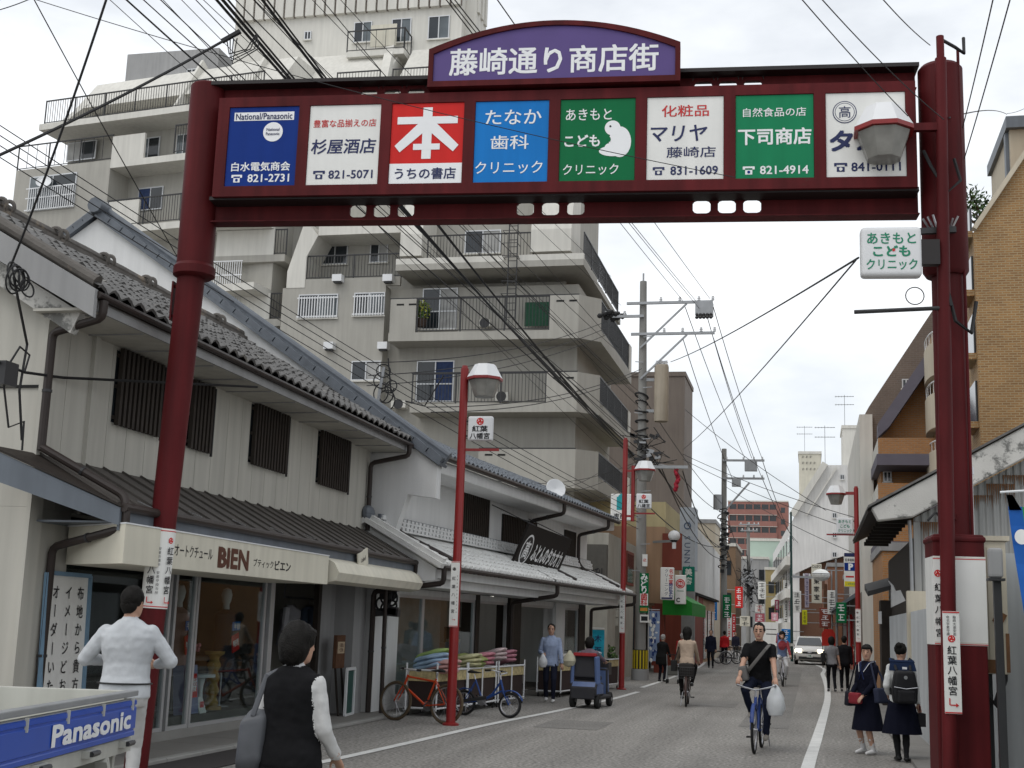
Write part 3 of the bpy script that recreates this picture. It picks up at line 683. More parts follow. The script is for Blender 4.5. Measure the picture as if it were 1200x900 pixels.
for g in ((137, 188, 412, 430, 495, 510), (222, 247, 447, 457, 523, 528), (295, 335, 473, 487, 542, 552), (373, 407, 505, 515, 565, 574)):
    a = at(g[0], g[2], x=XW); b = at(g[1], g[3], x=XW); c = at(g[0] - 6, g[4], x=XW); bw.append((a.y, b.y, (c.z + at(g[1] - 6, g[5], x=XW).z) / 2, (a.z + b.z) / 2))
y = YA0
while y < YB0 - .1:   # wall boards with open joints
    y2 = min(y + .455, YB0); mb.box(XW - .02, XW, y + .004, y2 - .004, 2.75, 5.19, 'panel_white'); y = y2
mb.box(XW, XW + .05, 13.0, 13.1, 2.75, 4.85, 'panel_white')
wall = mb.build('wall', b1)
for (ya, yb, za, zb) in bw:
    zb = za + .86; mb = MB(); mb.box(XW - .015, XW + .006, ya, yb, za, zb, 'window_dark'); f = mb.build('window', b1)
    mb = MB(); w = yb - ya; n = max(5, int(w / .105))
    for i in range(n): yy = ya + w * (i + .5) / n; mb.box(XW + .03, XW + .085, yy - .028, yy + .028, za - .03, zb + .03, 'timber_dark')
    for zz in (za + .06, za + .43, zb - .06): mb.box(XW + .007, XW + .03, ya, yb, zz - .02, zz + .02, 'timber_dark')
    mb.box(XW + .03, XW + .06, yb + .05, yb + .075, za - .06, zb + .02, 'metal_dark'); mb.bar((XW + .02, yb - .02, za + .02), (XW + .045, yb + .07, za + .02), .02, .02, 'metal_dark'); mb.bar((XW + .02, yb - .02, zb - .04), (XW + .045, yb + .07, zb - .04), .02, .02, 'metal_dark')
    mb.build('window_grille', f)
# roof: eave at x = -7.2, pitch .56
EX, EZ, PIT = -7.25, 4.99, .56; RX = -10.9; RZ = EZ + (EX - RX) * PIT; Lb = math.hypot(EX - RX, RZ - EZ)
mb = MB(); tiles(mb, (EX, 11.75, EZ), YA, (RX - EX, 0, RZ - EZ), 11.45, Lb, 'roof_tile', seed=3, jit=.012)
mb.prism([(EX, 11.8, EZ - .02), (RX, 11.8, RZ - .02), (-14.6, 11.8, EZ - .02), (-14.6, 11.8, EZ - .1), (RX, 11.8, RZ - .12), (EX, 11.8, EZ - .1)], (0, 11.4, 0), 'timber_dark')
roof = mb.build('roof', b1)
mb = MB()
for s_ in range(2):
    mb.box(RX - .16 + s_ * .012, RX + .16 - s_ * .012, 11.65, 23.15, RZ - .05 + s_ * .055, RZ - .002 + s_ * .055, 'ridge_tile')
mb.tube([(RX, 11.6 + i * .52, RZ + .11 + (i % 2) * .008) for i in range(23)], .085, 'ridge_tile', 10)
for yy in [12.3 + 1.35 * i for i in range(8)]:   # round end tiles breaking the ridge
    mb.torus((RX + .05, yy, RZ + .11), .10, .035, 'ridge_tile', ax=(0, 1, 0), n=16, m=6); mb.torus((RX + .05, yy + .18, RZ + .13), .10, .03, 'ridge_tile', ax=(0, 1, 0), n=16, m=6)
mb.build('ridge', roof, smooth=True)
mb = MB()      # verge tiles at the far end and second ridge parallel to the eave
mb.tube([(EX - .02, 23.12, EZ + .07), (RX, 23.12, RZ + .07)], .075, 'ridge_tile', 10); mb.tube([(EX - .02, 11.8, EZ + .1), (RX, 11.8, RZ + .1)], .07, 'ridge_tile', 10); mb.prism([(EX + .02, 11.7, EZ - .0), (RX, 11.7, RZ - .0), (RX, 11.7, RZ - .34), (EX + .02, 11.7, EZ - .30)], (0, .06, 0), 'concrete_grey'); mb.prism([(EX - .25, 11.9, EZ - .2), (RX, 11.9, RZ - .3), (RX, 11.9, RZ - .5), (EX - .35, 11.9, EZ - .42)], (0, .12, 0), 'mossy_concrete'); mb.build('verge', roof)
mb = MB(); mb.box(EX - .06, EX - .03, 11.76, 23.2, EZ - .2, EZ - .02, 'concrete_grey'); mb.box(XW, EX - .06, 11.8, 23.15, EZ - .2, EZ - .17, 'panel_white')
for i in range(13): mb.box(XW, EX - .07, 12.0 + i * .9, 12.02 + i * .9, EZ - .215, EZ - .201, 'concrete_grey')
mb.build('eave_board', roof)
mb = MB(); mb.tube([(EX + .03, 11.75, EZ - .05), (EX + .03, 23.2, EZ - .08)], .038, 'pipe_dark', 10); mb.build('gutter', roof)
q = [at(120, 352, x=EX + .03), at(62, 390, x=XW + .07), at(43, 528, x=XW + .07)]
pipe([V((EX + .05, q[0].y, EZ - .1)), V((EX + .05, q[0].y, EZ - .28)), V((XW + .07, q[1].y, q[1].z)), V((XW + .07, q[1].y, 3.35))], .045, parent=b1)
pe = at(436, 545, x=XW + .07); pipe([V((EX + .05, 22.6, EZ - .12)), V((EX + .05, 22.6, EZ - .3)), V((XW + .07, 22.6, 4.55)), V((XW + .07, 22.6, 3.3))], .045, parent=b1)
# lean-to canopy over the shopfront
CY0, CY1, CXE, CZE, CZW = 12.15, 22.6, -7.0, 2.79, 3.32
mb = MB()
for i in range(24):
    y0 = CY0 + i * (CY1 - CY0) / 24; y1 = y0 + (CY1 - CY0) / 24
    mb.hexa([(CXE, y0, CZE - .03), (CXE, y1, CZE - .03), (XW + .002, y1, CZW - .03), (XW + .002, y0, CZW - .03), (CXE, y0, CZE), (CXE, y1, CZE), (XW + .002, y1, CZW), (XW + .002, y0, CZW)], 'canopy_roof')
    mb.bar((CXE, y0, CZE + .012), (XW + .01, y0, CZW + .012), .02, .024, 'canopy_roof')
cr = mb.build('canopy_roof', b1)
mb = MB(); mb.prism([(XW - .1, 11.45, CZW - .035), (CXE + .03, CY0 - .02, CZE - .035), (CXE + .03, CY0 - .02, 2.57), (XW - .1, 11.45, 2.98)], (0, .02, 0), 'flashing'); mb.prism([(XW - .1, 11.44, CZW - .03), (CXE + .05, CY0 - .03, CZE - .03), (CXE, CY0 + .0, CZE - .028), (XW + .002, CY0, CZW - .0285)], (0, 0, .025), 'timber_dark')
mb.box(CXE + .0, CXE + .03, CY0 + .0, CY1, 2.52, CZE - .035, 'flashing'); mb.box(XW, CXE, CY0 + .05, CY1, 2.6, 2.62, 'flashing')
mb.box(CXE + .03, CXE + .05, CY0, CY1, CZE - .07, CZE - .03, 'metal_dark'); mb.build('fascia', cr)
mb = MB(); mb.tube([(CXE + .06, CY0, CZE - .03), (CXE + .06, CY1, CZE - .06)], .05, 'pipe_dark', 10)
for i in range(9): yy = CY0 + .6 + i * 1.2; mb.bar((CXE + .06, yy, CZE + .02), (CXE - .12, yy, CZE + .09), .012, .01, 'steel')
mb.build('gutter', cr)
pipe([V((XW + .07, q[1].y, 3.38)), V((CXE + .0, CY0 + .1, CZE + .1)), V((CXE + .06, CY0 + .06, CZE - .05)), V((CXE + .06, CY0 + .06, 2.55)), V((XW + .06, 12.5, 2.35)), V((XW + .06, 12.5, .06))], .045, parent=b1)
pipe([V((CXE + .06, CY1 - .1, CZE - .06)), V((CXE + .06, CY1 - .1, 2.5)), V((-7.5, CY1 - .05, 2.35)), V((-7.5, CY1 + .02, .06))], .04, parent=b1)
# awning box with the shop's name
AX, AY0, AY1, AZ0, AZ1 = -6.87, 12.1, 17.95, 2.18, 2.585
mb = MB(); mb.prism([(AX, AY0, AZ0), (AX, AY1, AZ0), (-7.92, AY1, AZ0), (-7.92, 12.75, AZ0)], (0, 0, AZ1 - AZ0), 'awning_cream'); mb.prism([(AX + .01, AY0 - .01, AZ1 + .001), (AX + .01, AY1 + .01, AZ1 + .001), (-7.93, AY1 + .01, AZ1 + .001), (-7.93, 12.73, AZ1 + .001)], (0, 0, .015), 'plastic_white')
aw = mb.build('awning', b1); part_label(aw, 'cream box awning with brown lettering')
def awt(px, py): p = at(px, py, x=AX); return V((AX, p.y, p.z))
mb = MB(); zc = 2.37
ya, yb = awt(205, 640).y, awt(249, 648).y; mb.text('オートクチュール', (AX, (ya + yb) / 2, zc + .02), YA, ZA, yb - ya, .13, 'ink', .004)
ya, yb = awt(256, 650).y, awt(291, 655).y; mb.text('BIEN', (AX, (ya + yb) / 2, zc - .0), YA, ZA, yb - ya, .23, 'ink_brown', .03)
mb.text('BIEN', (AX + .002, (ya + yb) / 2 + .01, zc - .004), YA, ZA, yb - ya - .05, .19, 'ink_brown', .015)
ya, yb = awt(297, 660).y, awt(320, 664).y; mb.text('ブティック', (AX, (ya + yb) / 2, zc - .01), YA, ZA, yb - ya, .10, 'ink', .004)
ya, yb = awt(322, 664).y, awt(340, 668).y; mb.text('ビエン', (AX, (ya + yb) / 2, zc - .01), YA, ZA, yb - ya, .12, 'ink', .02); mb.build('lettering', aw)
mb = MB()      # rolled awning over the second half
P = [(-7.05, 0, 2.62), (-6.82, 0, 2.5), (-6.74, 0, 2.36), (-6.80, 0, 2.24), (-6.98, 0, 2.2), (-7.3, 0, 2.26), (-7.5, 0, 2.6)]
mb.prism([(a, AY1 + .12, c) for a, _, c in P], (0, 22.35 - AY1 - .12, 0), 'awning_cream'); mb.build('rolled_awning', b1, smooth=True, angle=50)
mb = MB(); mb.box(-7.06, -6.99, AY1 + .1, 22.4, 2.63, 2.74, 'timber'); mb.build('awning_beam', b1)
mb = MB(); pc = at(425, 655, x=-6.9); mb.cbox(pc, .02, .46, .26, 'awning_cream', rx=.28); mb.text('Label', pc + V((.012, 0, 0)), V((0, .96, .27)), V((0, -.27, .96)), .22, .07, 'ink', 0); part_label(mb.build('name_plate', b1), 'small tilted cream plate above the rolled awning')
# shopfront: opening framed by piers, show windows, door, a lived-in room behind
SX = -8.3
mb = MB()
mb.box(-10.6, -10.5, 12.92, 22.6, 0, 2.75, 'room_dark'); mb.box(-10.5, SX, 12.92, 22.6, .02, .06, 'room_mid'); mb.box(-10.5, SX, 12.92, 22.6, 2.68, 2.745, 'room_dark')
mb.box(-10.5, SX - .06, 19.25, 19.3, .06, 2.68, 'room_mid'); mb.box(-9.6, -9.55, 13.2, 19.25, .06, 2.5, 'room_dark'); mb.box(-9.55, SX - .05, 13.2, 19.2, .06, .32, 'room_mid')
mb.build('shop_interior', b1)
mb = MB(); mb.box(SX - .15, -7.92, 22.1, 22.72, 0, 2.6, 'concrete_grey'); mb.box(SX - .06, SX + .02, 21.35, 22.1, 0, 2.6, 'concrete_grey'); mb.box(SX - .05, SX + .05, 12.92, 19.1, .05, .17, 'kerbstone'); mb.box(SX - .04, SX + .04, 12.92, 22.1, 2.5, 2.66, 'concrete_grey'); mb.build('pier', b1)
def show_window(ya, yb, z0, z1):
    mb = MB()
    for yy in (ya, yb): mb.box(SX - .03, SX + .03, yy - .03, yy + .03, z0, z1, 'alu')
    for zz in (z0, z1 - .05): mb.box(SX - .028, SX + .028, ya + .03, yb - .03, zz, zz + .05, 'alu')
    f = mb.build('show_window', b1); mb = MB(); mb.box(SX - .004, SX + .004, ya + .03, yb - .03, z0 + .05, z1 - .05, 'glass'); mb.build('pane', f)
show_window(13.0, 15.9, .17, 2.5); show_window(16.05, 16.62, .17, 2.5); show_window(16.7, 19.0, .17, 2.5)
mb = MB(); mb.box(SX - .05, SX + .06, 19.12, 19.28, .05, 2.5, 'alu'); mb.build('door_frame', b1); mb = MB(); mb.box(SX - .04, SX + .05, 21.2, 21.34, .05, 2.5, 'timber_dark'); mb.build('door_post', b1)
def loose(name, mb, label, cat, group=None, **kw): o = mb.build(name, **kw); tag(o, label, cat, group); return o
# things in and around the shop
t = thing('sign_board', 'tall white board with black handwriting leaning by the boutique window', 'sign board', (-7.75, 13.6, .05))
a, b = at(49, 800, x=-7.9), at(99, 803, x=-7.98); a.z = b.z = .08; u = (b - a).normalized(); n = u.cross(ZA).normalized(); hh = 2.0; up = (ZA - n * .03).normalized()
mb = MB(); mb.prism([a, b, b + up * hh, a + up * hh], -n * .03, 'sign_white')
for p_, q_ in ((a, b), (b, b + up * hh), (b + up * hh, a + up * hh), (a + up * hh, a)): mb.bar(p_ + n * .004, q_ + n * .004, .045, .05, cm((.16, .26, .36)), up=n)
bd = mb.build('board', t); mb = MB(); w = (b - a).length
for i, tx in enumerate(('布地から貴方の', 'イメージどおりの', 'オーダーいたします')): mb.vtext(tx, a + u * w * (.80 - .29 * i) + up * (hh - .1), u, up, .15, .2, 'ink', .01, lift=.006)
mb.build('lettering', bd)
def mannequin(label, loc, dress, tagc=True, hgt=1.0):
    t = thing('mannequin', label, 'mannequin', loc, 0, 'mannequins in the boutique window'); x, y, z = loc; mb = MB()
    mb.lathe([(.14, 0), (.14, .02), (.015, .03), (.015, .75)], loc, 'steel', 14)
    mb.build('stand', t, smooth=True); mb = MB()
    k = hgt; mb.lathe([(.02, .5), (.19 * k, .52), (.17, .8), (.135, 1.05), (.165, 1.25), (.17, 1.38), (.06, 1.46)], loc, dress, 16); mb.build('dress', t, smooth=True)
    mb = MB(); mb.lathe([(.055, 1.44), (.05, 1.53), (.075, 1.6), (.085, 1.68), (.06, 1.76), (.0, 1.79)], loc, 'plastic_white', 14); mb.build('head', t, smooth=True)
    mb = MB(); d = V((x + .2, y - .02, z + 1.08)); mb.cbox(d + ZA * .13, .012, .26, .13, 'sign_sky', rx=.05); mb.text('半額', d + V((.008, 0, .13)), YA, ZA, .2, .1, 'ink_white', .02)
    mb.cbox(d - ZA * .12 + YA * .01, .012, .24, .26, 'sign_red', rx=.25); mb.text('特売', d + V((.008, .01, -.12)), V((0, .97, .25)), V((0, -.25, .97)), .19, .1, 'ink_white', .02); mb.build('price_card', t)
mannequin('mannequin in pale pink dress by the near end of the window', (-8.7, at(204, 780, x=-8.7).y, .32), cm((.40, .27, .26)))
mannequin('mannequin in dark dress in the middle of the window', (-8.8, at(260, 780, x=-8.8).y, .32), cm((.03, .03, .045)), hgt=1.25)
PY = at(247, 830, x=-8.6).y; t = thing('pedestal', 'twisted ochre column pedestal in the boutique window', 'pedestal', (-8.6, PY, .32)); mb = MB(); P = []
for i in range(25): P.append((.085 + .018 * math.sin(i * 1.05), .05 + i * .03))
mb.lathe([(.15, 0), (.15, .05)] + P + [(.14, .8), (.15, .84)], (-8.6, PY, .32), cm((.34, .22, .07)), 14); mb.build('column', t, smooth=True)
TY_ = at(233, 830, x=-8.6).y; t = thing('plant_stand', 'white round stand in the boutique window', 'stand', (-8.6, TY_, .32)); mb = MB(); mb.lathe([(.13, 0), (.05, .04), (.035, .3), (.06, .46), (.2, .48), (.2, .52)], (-8.6, TY_, .32), 'plastic_white', 16); mb.build('column', t, smooth=True)
mb = MB()
for i in range(60): a = random.uniform(0, 6.28); r = random.uniform(0, .3); mb.ball((-8.95 + .5 * r * math.cos(a), TY_ + .1 + r * 1.6 * math.sin(a), 1.1 + random.uniform(0, .14)), random.uniform(.02, .045), 'flower_pink' if i % 3 else 'leaf', 6, 4)
mb.box(-9.3, -8.95, 16.8, 19.2, 1.0, 1.06, 'room_mid'); loose('flower_shelf', mb, 'pink flowers laid on the shelf behind the boutique glass', 'flowers')
GY = at(215, 840, x=-8.42).y; mb = MB(); mb.cbox((-8.42, GY, .66), .16, .42, .66, cm((.20, .22, .36)), ry=-.1); mb.cbox((-8.325, GY + .05, .72), .012, .17, .32, 'sign_red', ry=-.1); mb.text('福袋', (-8.315, GY + .05, .72), YA, ZA, .12, .2, 'ink_white', .02); loose('gift_box', mb, 'lilac box with a red label behind the boutique glass', 'box')
mb = MB(); mb.cbox((-8.42, GY + .5, .42), .02, .2, .24, 'sign_white', ry=-.35); mb.rect((-8.403, GY + .5, .43), YA, ZA, .12, .1, 'ink_red'); loose('price_card', mb, 'small white card standing beside the lilac box', 'card')
HY = [at(q_, 720, x=-8.9).y for q_ in (340, 362, 385)]
for i, (yy, cl, lb) in enumerate(((HY[0], (.42, .42, .45), 'pale shirt hanging in the dark boutique doorway'), (HY[1], (.16, .22, .33), 'blue shirt hanging in the dark boutique doorway'), (HY[2], (.2, .2, .2), 'checked grey dress hanging in the boutique doorway'))):
    t = thing('hanging_garment', lb, 'garment', (-8.9, yy, 1.2), 0, 'clothes hanging in the boutique doorway'); mb = MB(); z = 1.9 if i < 2 else 1.55
    mb.tube([(-8.9, yy, z + .12), (-8.9, yy, z + .03)], .008, 'steel', 6); mb.bar((-8.9, yy - .2, z), (-8.9, yy + .2, z), .02, .02, 'steel'); mb.build('hanger', t); mb = MB()
    mb.tube([(-8.9, yy, z), (-8.9, yy, z - .1), (-8.9, yy, z - .4), (-8.9, yy, z - .7)], [.05, .2, .19, .24], cm(cl, bump=.3), 12, flat=.35)
    for s_ in (-1, 1): mb.tube([(-8.9, yy + s_ * .17, z - .06), (-8.88, yy + s_ * .27, z - .45)], [.07, .06], cm(cl, bump=.3), 8)
    mb.build('cloth', t, smooth=True)
mb = MB(); mb.bar((-8.9, HY[0] - .3, 2.03), (-8.9, HY[2] + .3, 2.03), .03, .03, 'steel'); mb.bar((-8.9, HY[0] - .3, 2.03), (-8.9, HY[0] - .3, 2.68), .02, .02, 'steel', up=YA); mb.bar((-8.9, HY[2] + .3, 2.03), (-8.9, HY[2] + .3, 2.68), .02, .02, 'steel', up=YA); loose('clothes_rail', mb, 'steel clothes rail hanging in the boutique doorway', 'rail')
QY = at(397, 770, x=-8.0).y; mb = MB(); mb.cbox((-8.0, QY, 1.13), .06, .42, .56, 'timber'); mb.rect((-7.968, QY, 1.2), YA, ZA, .34, .2, cm((.45, .36, .25))); mb.strokes(2, (-7.965, QY, 1.28), YA, ZA, .24, .16, 'ink_brown'); mb.bar((-8.0, QY - .15, .85), (-7.9, QY - .15, .05), .03, .03, 'timber_dark'); mb.bar((-8.0, QY + .15, .85), (-7.9, QY + .15, .05), .03, .03, 'timber_dark'); loose('poster_stand', mb, 'small brown poster stand beside the boutique door', 'stand')
mb = MB(); A = V((-7.8, QY - .1, .06)); B = V((-7.87, QY + .5, .06))
for p_, q_ in ((A, B), (B, B + ZA * .78), (B + ZA * .78, A + ZA * .78), (A + ZA * .78, A)): mb.bar(p_, q_, .05, .04, 'plastic_white', up=XA)
mb.prism([A + V((-.01, .02, .02)), B + V((-.01, -.02, .02)), B + V((-.01, -.02, .76)), A + V((-.01, .02, .76))], (-.015, 0, 0), cm((.03, .08, .07))); loose('blackboard', mb, 'dark green board in a white frame by the boutique door', 'board')
mb = MB(); mm = [at(183, 899, z=.012), at(268, 868, z=.012), at(297, 885, z=.012), at(215, 905, z=.012)]; M_ = [V((-7.2, 13.2, .005)), V((-6.72, 13.2, .005)), V((-7.12, 16.4, .005)), V((-7.95, 16.4, .055))]
mb.prism([V((-7.19, 13.4, .004)), V((-6.5, 13.4, .004)), V((-6.5, 16.3, .004)), V((-7.19, 16.3, .004))], (0, 0, .012), cm((.045, .04, .04), .95, .2, 30)); loose('door_mat', mb, 'dark flat mat on the ground before the boutique', 'mat')

# ================================================================ BEDDING SHOP (white plaster, tiled canopy), turned five degrees
D2 = V((.0896, .996, 0)).normalized(); E2 = V((D2.y, -D2.x, 0)); O2 = V((-7.78, 23.15, 0))
def b2(a, b, z): return O2 + D2 * a + E2 * b + ZA * z
def m2(px, py, b=0): p = at(px, py, p=O2 + E2 * b, n=E2) - O2; return p.dot(D2), p.z
bs = thing('bedding_shop', 'white plastered bedding shop with long pale tiled canopy', 'building', (-8.5, 30, 0))
LA = 14.9
mb = MB()
def b2box(mb, a0, a1, b0, b1, z0, z1, k): mb.hexa([b2(a0, b1, z0), b2(a1, b1, z0), b2(a1, b0, z0), b2(a0, b0, z0), b2(a0, b1, z1), b2(a1, b1, z1), b2(a1, b0, z1), b2(a0, b0, z1)], k)
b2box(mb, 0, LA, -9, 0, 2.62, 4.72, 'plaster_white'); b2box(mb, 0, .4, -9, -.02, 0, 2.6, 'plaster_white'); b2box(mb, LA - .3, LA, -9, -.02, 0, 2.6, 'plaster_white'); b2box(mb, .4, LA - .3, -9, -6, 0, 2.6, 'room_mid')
mb.build('wall', bs)
mb = MB()      # gable parapet facing the camera, with tile coping
pk = at(117, 256, y=23); ev = at(513, 545, y=23); lf = at(60, 297, y=23)
Z = 0; prof = [(lf.x, lf.z), (pk.x, pk.z), (ev.x, ev.z), (ev.x, ev.z - .62), (ev.x - .55, ev.z - .55), (-7.75, 2.6), (lf.x, 2.6)]
mb.prism([(x, 22.96, z) for x, z in prof], (0, .28, 0), 'plaster_white'); gw = mb.build('gable_wall', bs)
mb = MB()
def coping(p, q, n):
    p, q = V(p), V(q); d = (q - p).normalized(); nrm = V((-d.z, 0, d.x)); nrm = nrm if nrm.z > 0 else -nrm
    mb.bar(p + nrm * .03, q + nrm * .03, .5, .06, 'tile_blue', up=nrm)
    for i in range(n):
        c0 = p.lerp(q, i / n); c1 = p.lerp(q, (i + .93) / n)
        mb.bar(c0 + nrm * .12 - YA * .16, c1 + nrm * .10 - YA * .16, .13, .11, 'tile_blue', up=nrm)
    mb.tube([p + nrm * .24, q + nrm * .24], .075, 'tile_blue', 10); mb.bar(p + nrm * .13, q + nrm * .13, .16, .14, 'tile_blue', up=nrm)
coping((pk.x - .05, 23.1, pk.z), (ev.x + .06, 23.1, ev.z - .02), 26); coping((lf.x, 23.1, lf.z), (pk.x - .05, 23.1, pk.z), 5)
mb.lathe([(.0, -.2), (.16, -.2), (.17, .2), (0, .22)], (pk.x, 22.95, pk.z + .22), 'tile_blue', 12, ax=(0, 1, 0)); mb.build('coping', gw, smooth=True)
mb = MB()      # main roof behind the parapet
EV, EB = 4.78, .88
mb.hexa([b2(0, EB, EV), b2(LA, EB, EV), b2(LA, -7.5, EV + 3.55), b2(0, -7.5, EV + 3.55), b2(0, EB, EV + .05), b2(LA, EB, EV + .05), b2(LA, -7.5, EV + 3.555), b2(0, -7.5, EV + 3.555)][::1], 'tile_blue')
tiles(mb, b2(0, EB + .03, EV + .03), D2, b2(0, -7.5, EV + 3.55) - b2(0, EB, EV), LA + .1, 3.0, 'tile_blue', pa=.26, pb=.24, seed=5)
r2 = mb.build('roof', bs)
mb = MB(); b2box(mb, .1, LA, .0, EB - .05, EV - .28, EV - .02, 'plaster_white'); mb.build('eave_soffit', r2, bevel=.05, seg=2)
mb = MB(); mb.tube([b2(.05, EB + .08, EV + .0), b2(LA, EB + .08, EV - .03)], .055, 'pipe_dark', 10); mb.build('gutter', r2)
for px, py in ((513, 545), (660, 595), (712, 612)):
    a, z = m2(px, py, EB + .05); a = min(a, LA - .1)
    pipe([b2(a, EB + .08, EV - .05), b2(a, EB + .08, EV - .3), b2(a, .09, EV - .5), b2(a, .09, 3.5), b2(a + .1, .2, 3.32), b2(a + .25, 1.25, 2.83)], .05, parent=bs)
for (xa, xb, ya, yb, lb) in ((541, 571, 557, 634, 'shuttered window'), (587, 627, 588, 650, ''), (660, 673, 620, 661, '')):
    a0, z0 = m2(xa, yb - 12 if xb - xa > 20 else yb - 3); a1, z1 = m2(xb, yb); _, zt = m2(xb, (ya + 25) if xb - xa > 20 else ya + 4)
    mb = MB(); b2box(mb, a0, a1, -.0, .02, z1, zt, 'gap_dark')
    w = mb.build('window', bs); mb = MB(); n = int((a1 - a0) / .13)
    for i in range(n): c = a0 + (a1 - a0) * (i + .5) / n; b2box(mb, c - .032, c + .032, .02, .05, z1, zt, 'timber_dark')
    b2box(mb, a0 - .06, a1 + .06, 0, .06, z1 - .05, z1, 'plaster_white'); b2box(mb, a0 - .06, a1 + .06, .0, .06, zt, zt + .05, 'plaster_white'); mb.build('lattice', w)
# tiled canopy
KB, KZ, KW = 1.32, 2.70, 3.38; A0 = -.55
mb = MB(); sl = (b2(0, 0, KW) - b2(0, KB, KZ))
for (a0, a1) in ((A0, 6.85), (6.95, LA + .25)):
    mb.hexa([b2(a0, KB, KZ - .06), b2(a1, KB, KZ - .06), b2(a1, 0.003, KW - .06), b2(a0, .003, KW - .06), b2(a0, KB, KZ), b2(a1, KB, KZ), b2(a1, .003, KW), b2(a0, .003, KW)], 'tile_white')
    tiles(mb, b2(a0, KB + .02, KZ - .01), D2, sl, a1 - a0, sl.length * .86, 'tile_white', pa=.25, pb=.22, amp=.03, seed=int(a1))
    for i in range(int((a1 - a0) / .25)):   # round eave ends
        c = b2(a0 + .1 + i * .25, KB + .03, KZ + .02); mb.lathe([(.055, 0), (.055, .05), (.0, .055)], c, 'tile_white', 8, ax=E2)
        mb.cbox(b2(a0 + .1 + i * .25, KB - .02, KZ - .05), .1, .05, .05, 'brick_red' if i % 2 else 'timber_dark', rz=-.09)
cn = mb.build('canopy_roof', bs)
mb = MB()      # openwork ridge where the canopy meets the wall
for rrow in range(3):
    z = KW - .02 + rrow * .085; b2box(mb, A0 + .2, LA + .1, .01, .17 - rrow * .03, z, z + .03, 'plaster_white')
    for i in range(int((LA - A0) / .2)): b2box(mb, A0 + .25 + i * .2 + (rrow % 2) * .1, A0 + .37 + i * .2 + (rrow % 2) * .1, .01, .15 - rrow * .03, z + .03, z + .085, 'plaster_white')
b2box(mb, A0 + .2, LA + .1, .0, .06, KW - .02, KW + .25, 'tile_blue'); mb.build('openwork_ridge', cn)
mb = MB(); b2box(mb, A0 + .2, LA + .1, .25, KB - .12, 2.48, 2.63, 'plaster_white'); b2box(mb, A0 + .25, LA + .05, .15, KB - .35, 2.32, 2.478, 'plaster_white'); b2box(mb, A0 + .1, LA + .15, .0, KB - .02, 2.632, 2.645, 'plaster_white'); mb.build('cornice', cn, bevel=.03, seg=2)
mb = MB(); g0 = b2(A0 - .02, KB + .12, KZ - .02); g1 = b2(A0 - .02, -.1, KW + .12); g2 = b2(A0 - .02, -.7, KW - .25)
mb.prism([b2(A0, KB - .05, KZ - .05), b2(A0, KB - .05, 2.42), b2(A0, .1, 2.36), b2(A0, -.35, 2.36), b2(A0, -.35, KW - .05), b2(A0, -.05, KW)], D2 * .12, 'plaster_white'); mb.bar(g0, g1, .3, .09, 'tile_white'); mb.bar(g1, g2, .3, .09, 'tile_white'); mb.bar(g0 + ZA * .09, g1 + ZA * .09, .14, .09, 'tile_white')
mb.ball(g1 + ZA * .12, (.12, .2, .15), 'tile_blue', 10, 8); mb.bar(g1 + ZA * .1, g1 + V((-.32, -.1, -.12)), .06, .08, 'tile_blue'); mb.build('canopy_gable', cn)
mb = MB(); mb.tube([b2(A0, KB + .1, KZ - .04), b2(LA + .3, KB + .1, KZ - .05)], .045, 'pipe_dark', 8); mb.build('gutter', cn)
for a, kb in ((A0 + .05, -.05), (6.9, .2), (LA + .2, .0)): pipe([b2(a, KB + .1, KZ - .05), b2(a, KB + .1, KZ - .32), b2(a, kb + .12, KZ - .5), b2(a, kb + .12, .06)], .05, parent=bs)
# ground floor
mb = MB()
for a0, a1, bb, k in ((-.35, .25, .02, 'plaster_white'), (.25, .75, .05, 'plaster_white'), (5.3, 5.55, .0, 'timber_dark'), (7.6, 8.5, .05, 'timber_dark'), (11.6, 12.5, .05, 'plaster_white'), (14.2, LA, .0, 'timber_dark')): b2box(mb, a0, a1, bb - .35, bb, 0, 2.318, k)
b2box(mb, .75, 5.3, -.12, -.02, 0, .3, 'plaster_white'); b2box(mb, .75, LA - .7, -.12, -.02, 2.2, 2.318, 'plaster_white'); mb.build('pier', bs)
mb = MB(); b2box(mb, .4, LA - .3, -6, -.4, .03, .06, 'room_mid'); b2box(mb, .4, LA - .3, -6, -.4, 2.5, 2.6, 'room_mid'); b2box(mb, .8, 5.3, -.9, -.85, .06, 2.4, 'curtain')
for a in (5.9, 7.1, 9.6, 12.9): b2box(mb, a, a + .05, -3.6, -2.2, 2.40, 2.46, 'shop_light')
for i in range(16): a = 5.8 + random.random() * 8; b = -1.2 - random.random() * 3; b2box(mb, a, a + .7, b - .5, b, .06, .5 + random.random() * 1.3, cm(random.choice([(.5, .45, .4), (.5, .2, .2), (.25, .35, .5), (.6, .58, .55), (.12, .08, .06)])))
mb.build('shop_interior', bs)
for a0, a1 in ((.75, 2.2), (2.2, 5.3), (5.55, 7.6), (8.5, 11.6), (12.5, 14.2)):
    mb = MB(); z0 = .3 if a1 < 5.4 else .05
    for a in (a0, a1 - .06): b2box(mb, a, a + .06, -.1, -.03, z0, 2.2, 'alu')
    b2box(mb, a0 + .06, a1 - .06, -.1, -.03, 2.14, 2.2, 'alu'); f = mb.build('show_window', bs); mb = MB()
    if a0 not in (8.5, 5.55): b2box(mb, a0 + .06, a1 - .06, -.07, -.06, z0, 2.14, 'glass'); mb.build('pane', f)
t = thing('shop_sign', 'black board with white bedding shop lettering hung above the canopy', 'sign', b2(9.5, .6, 3.4))
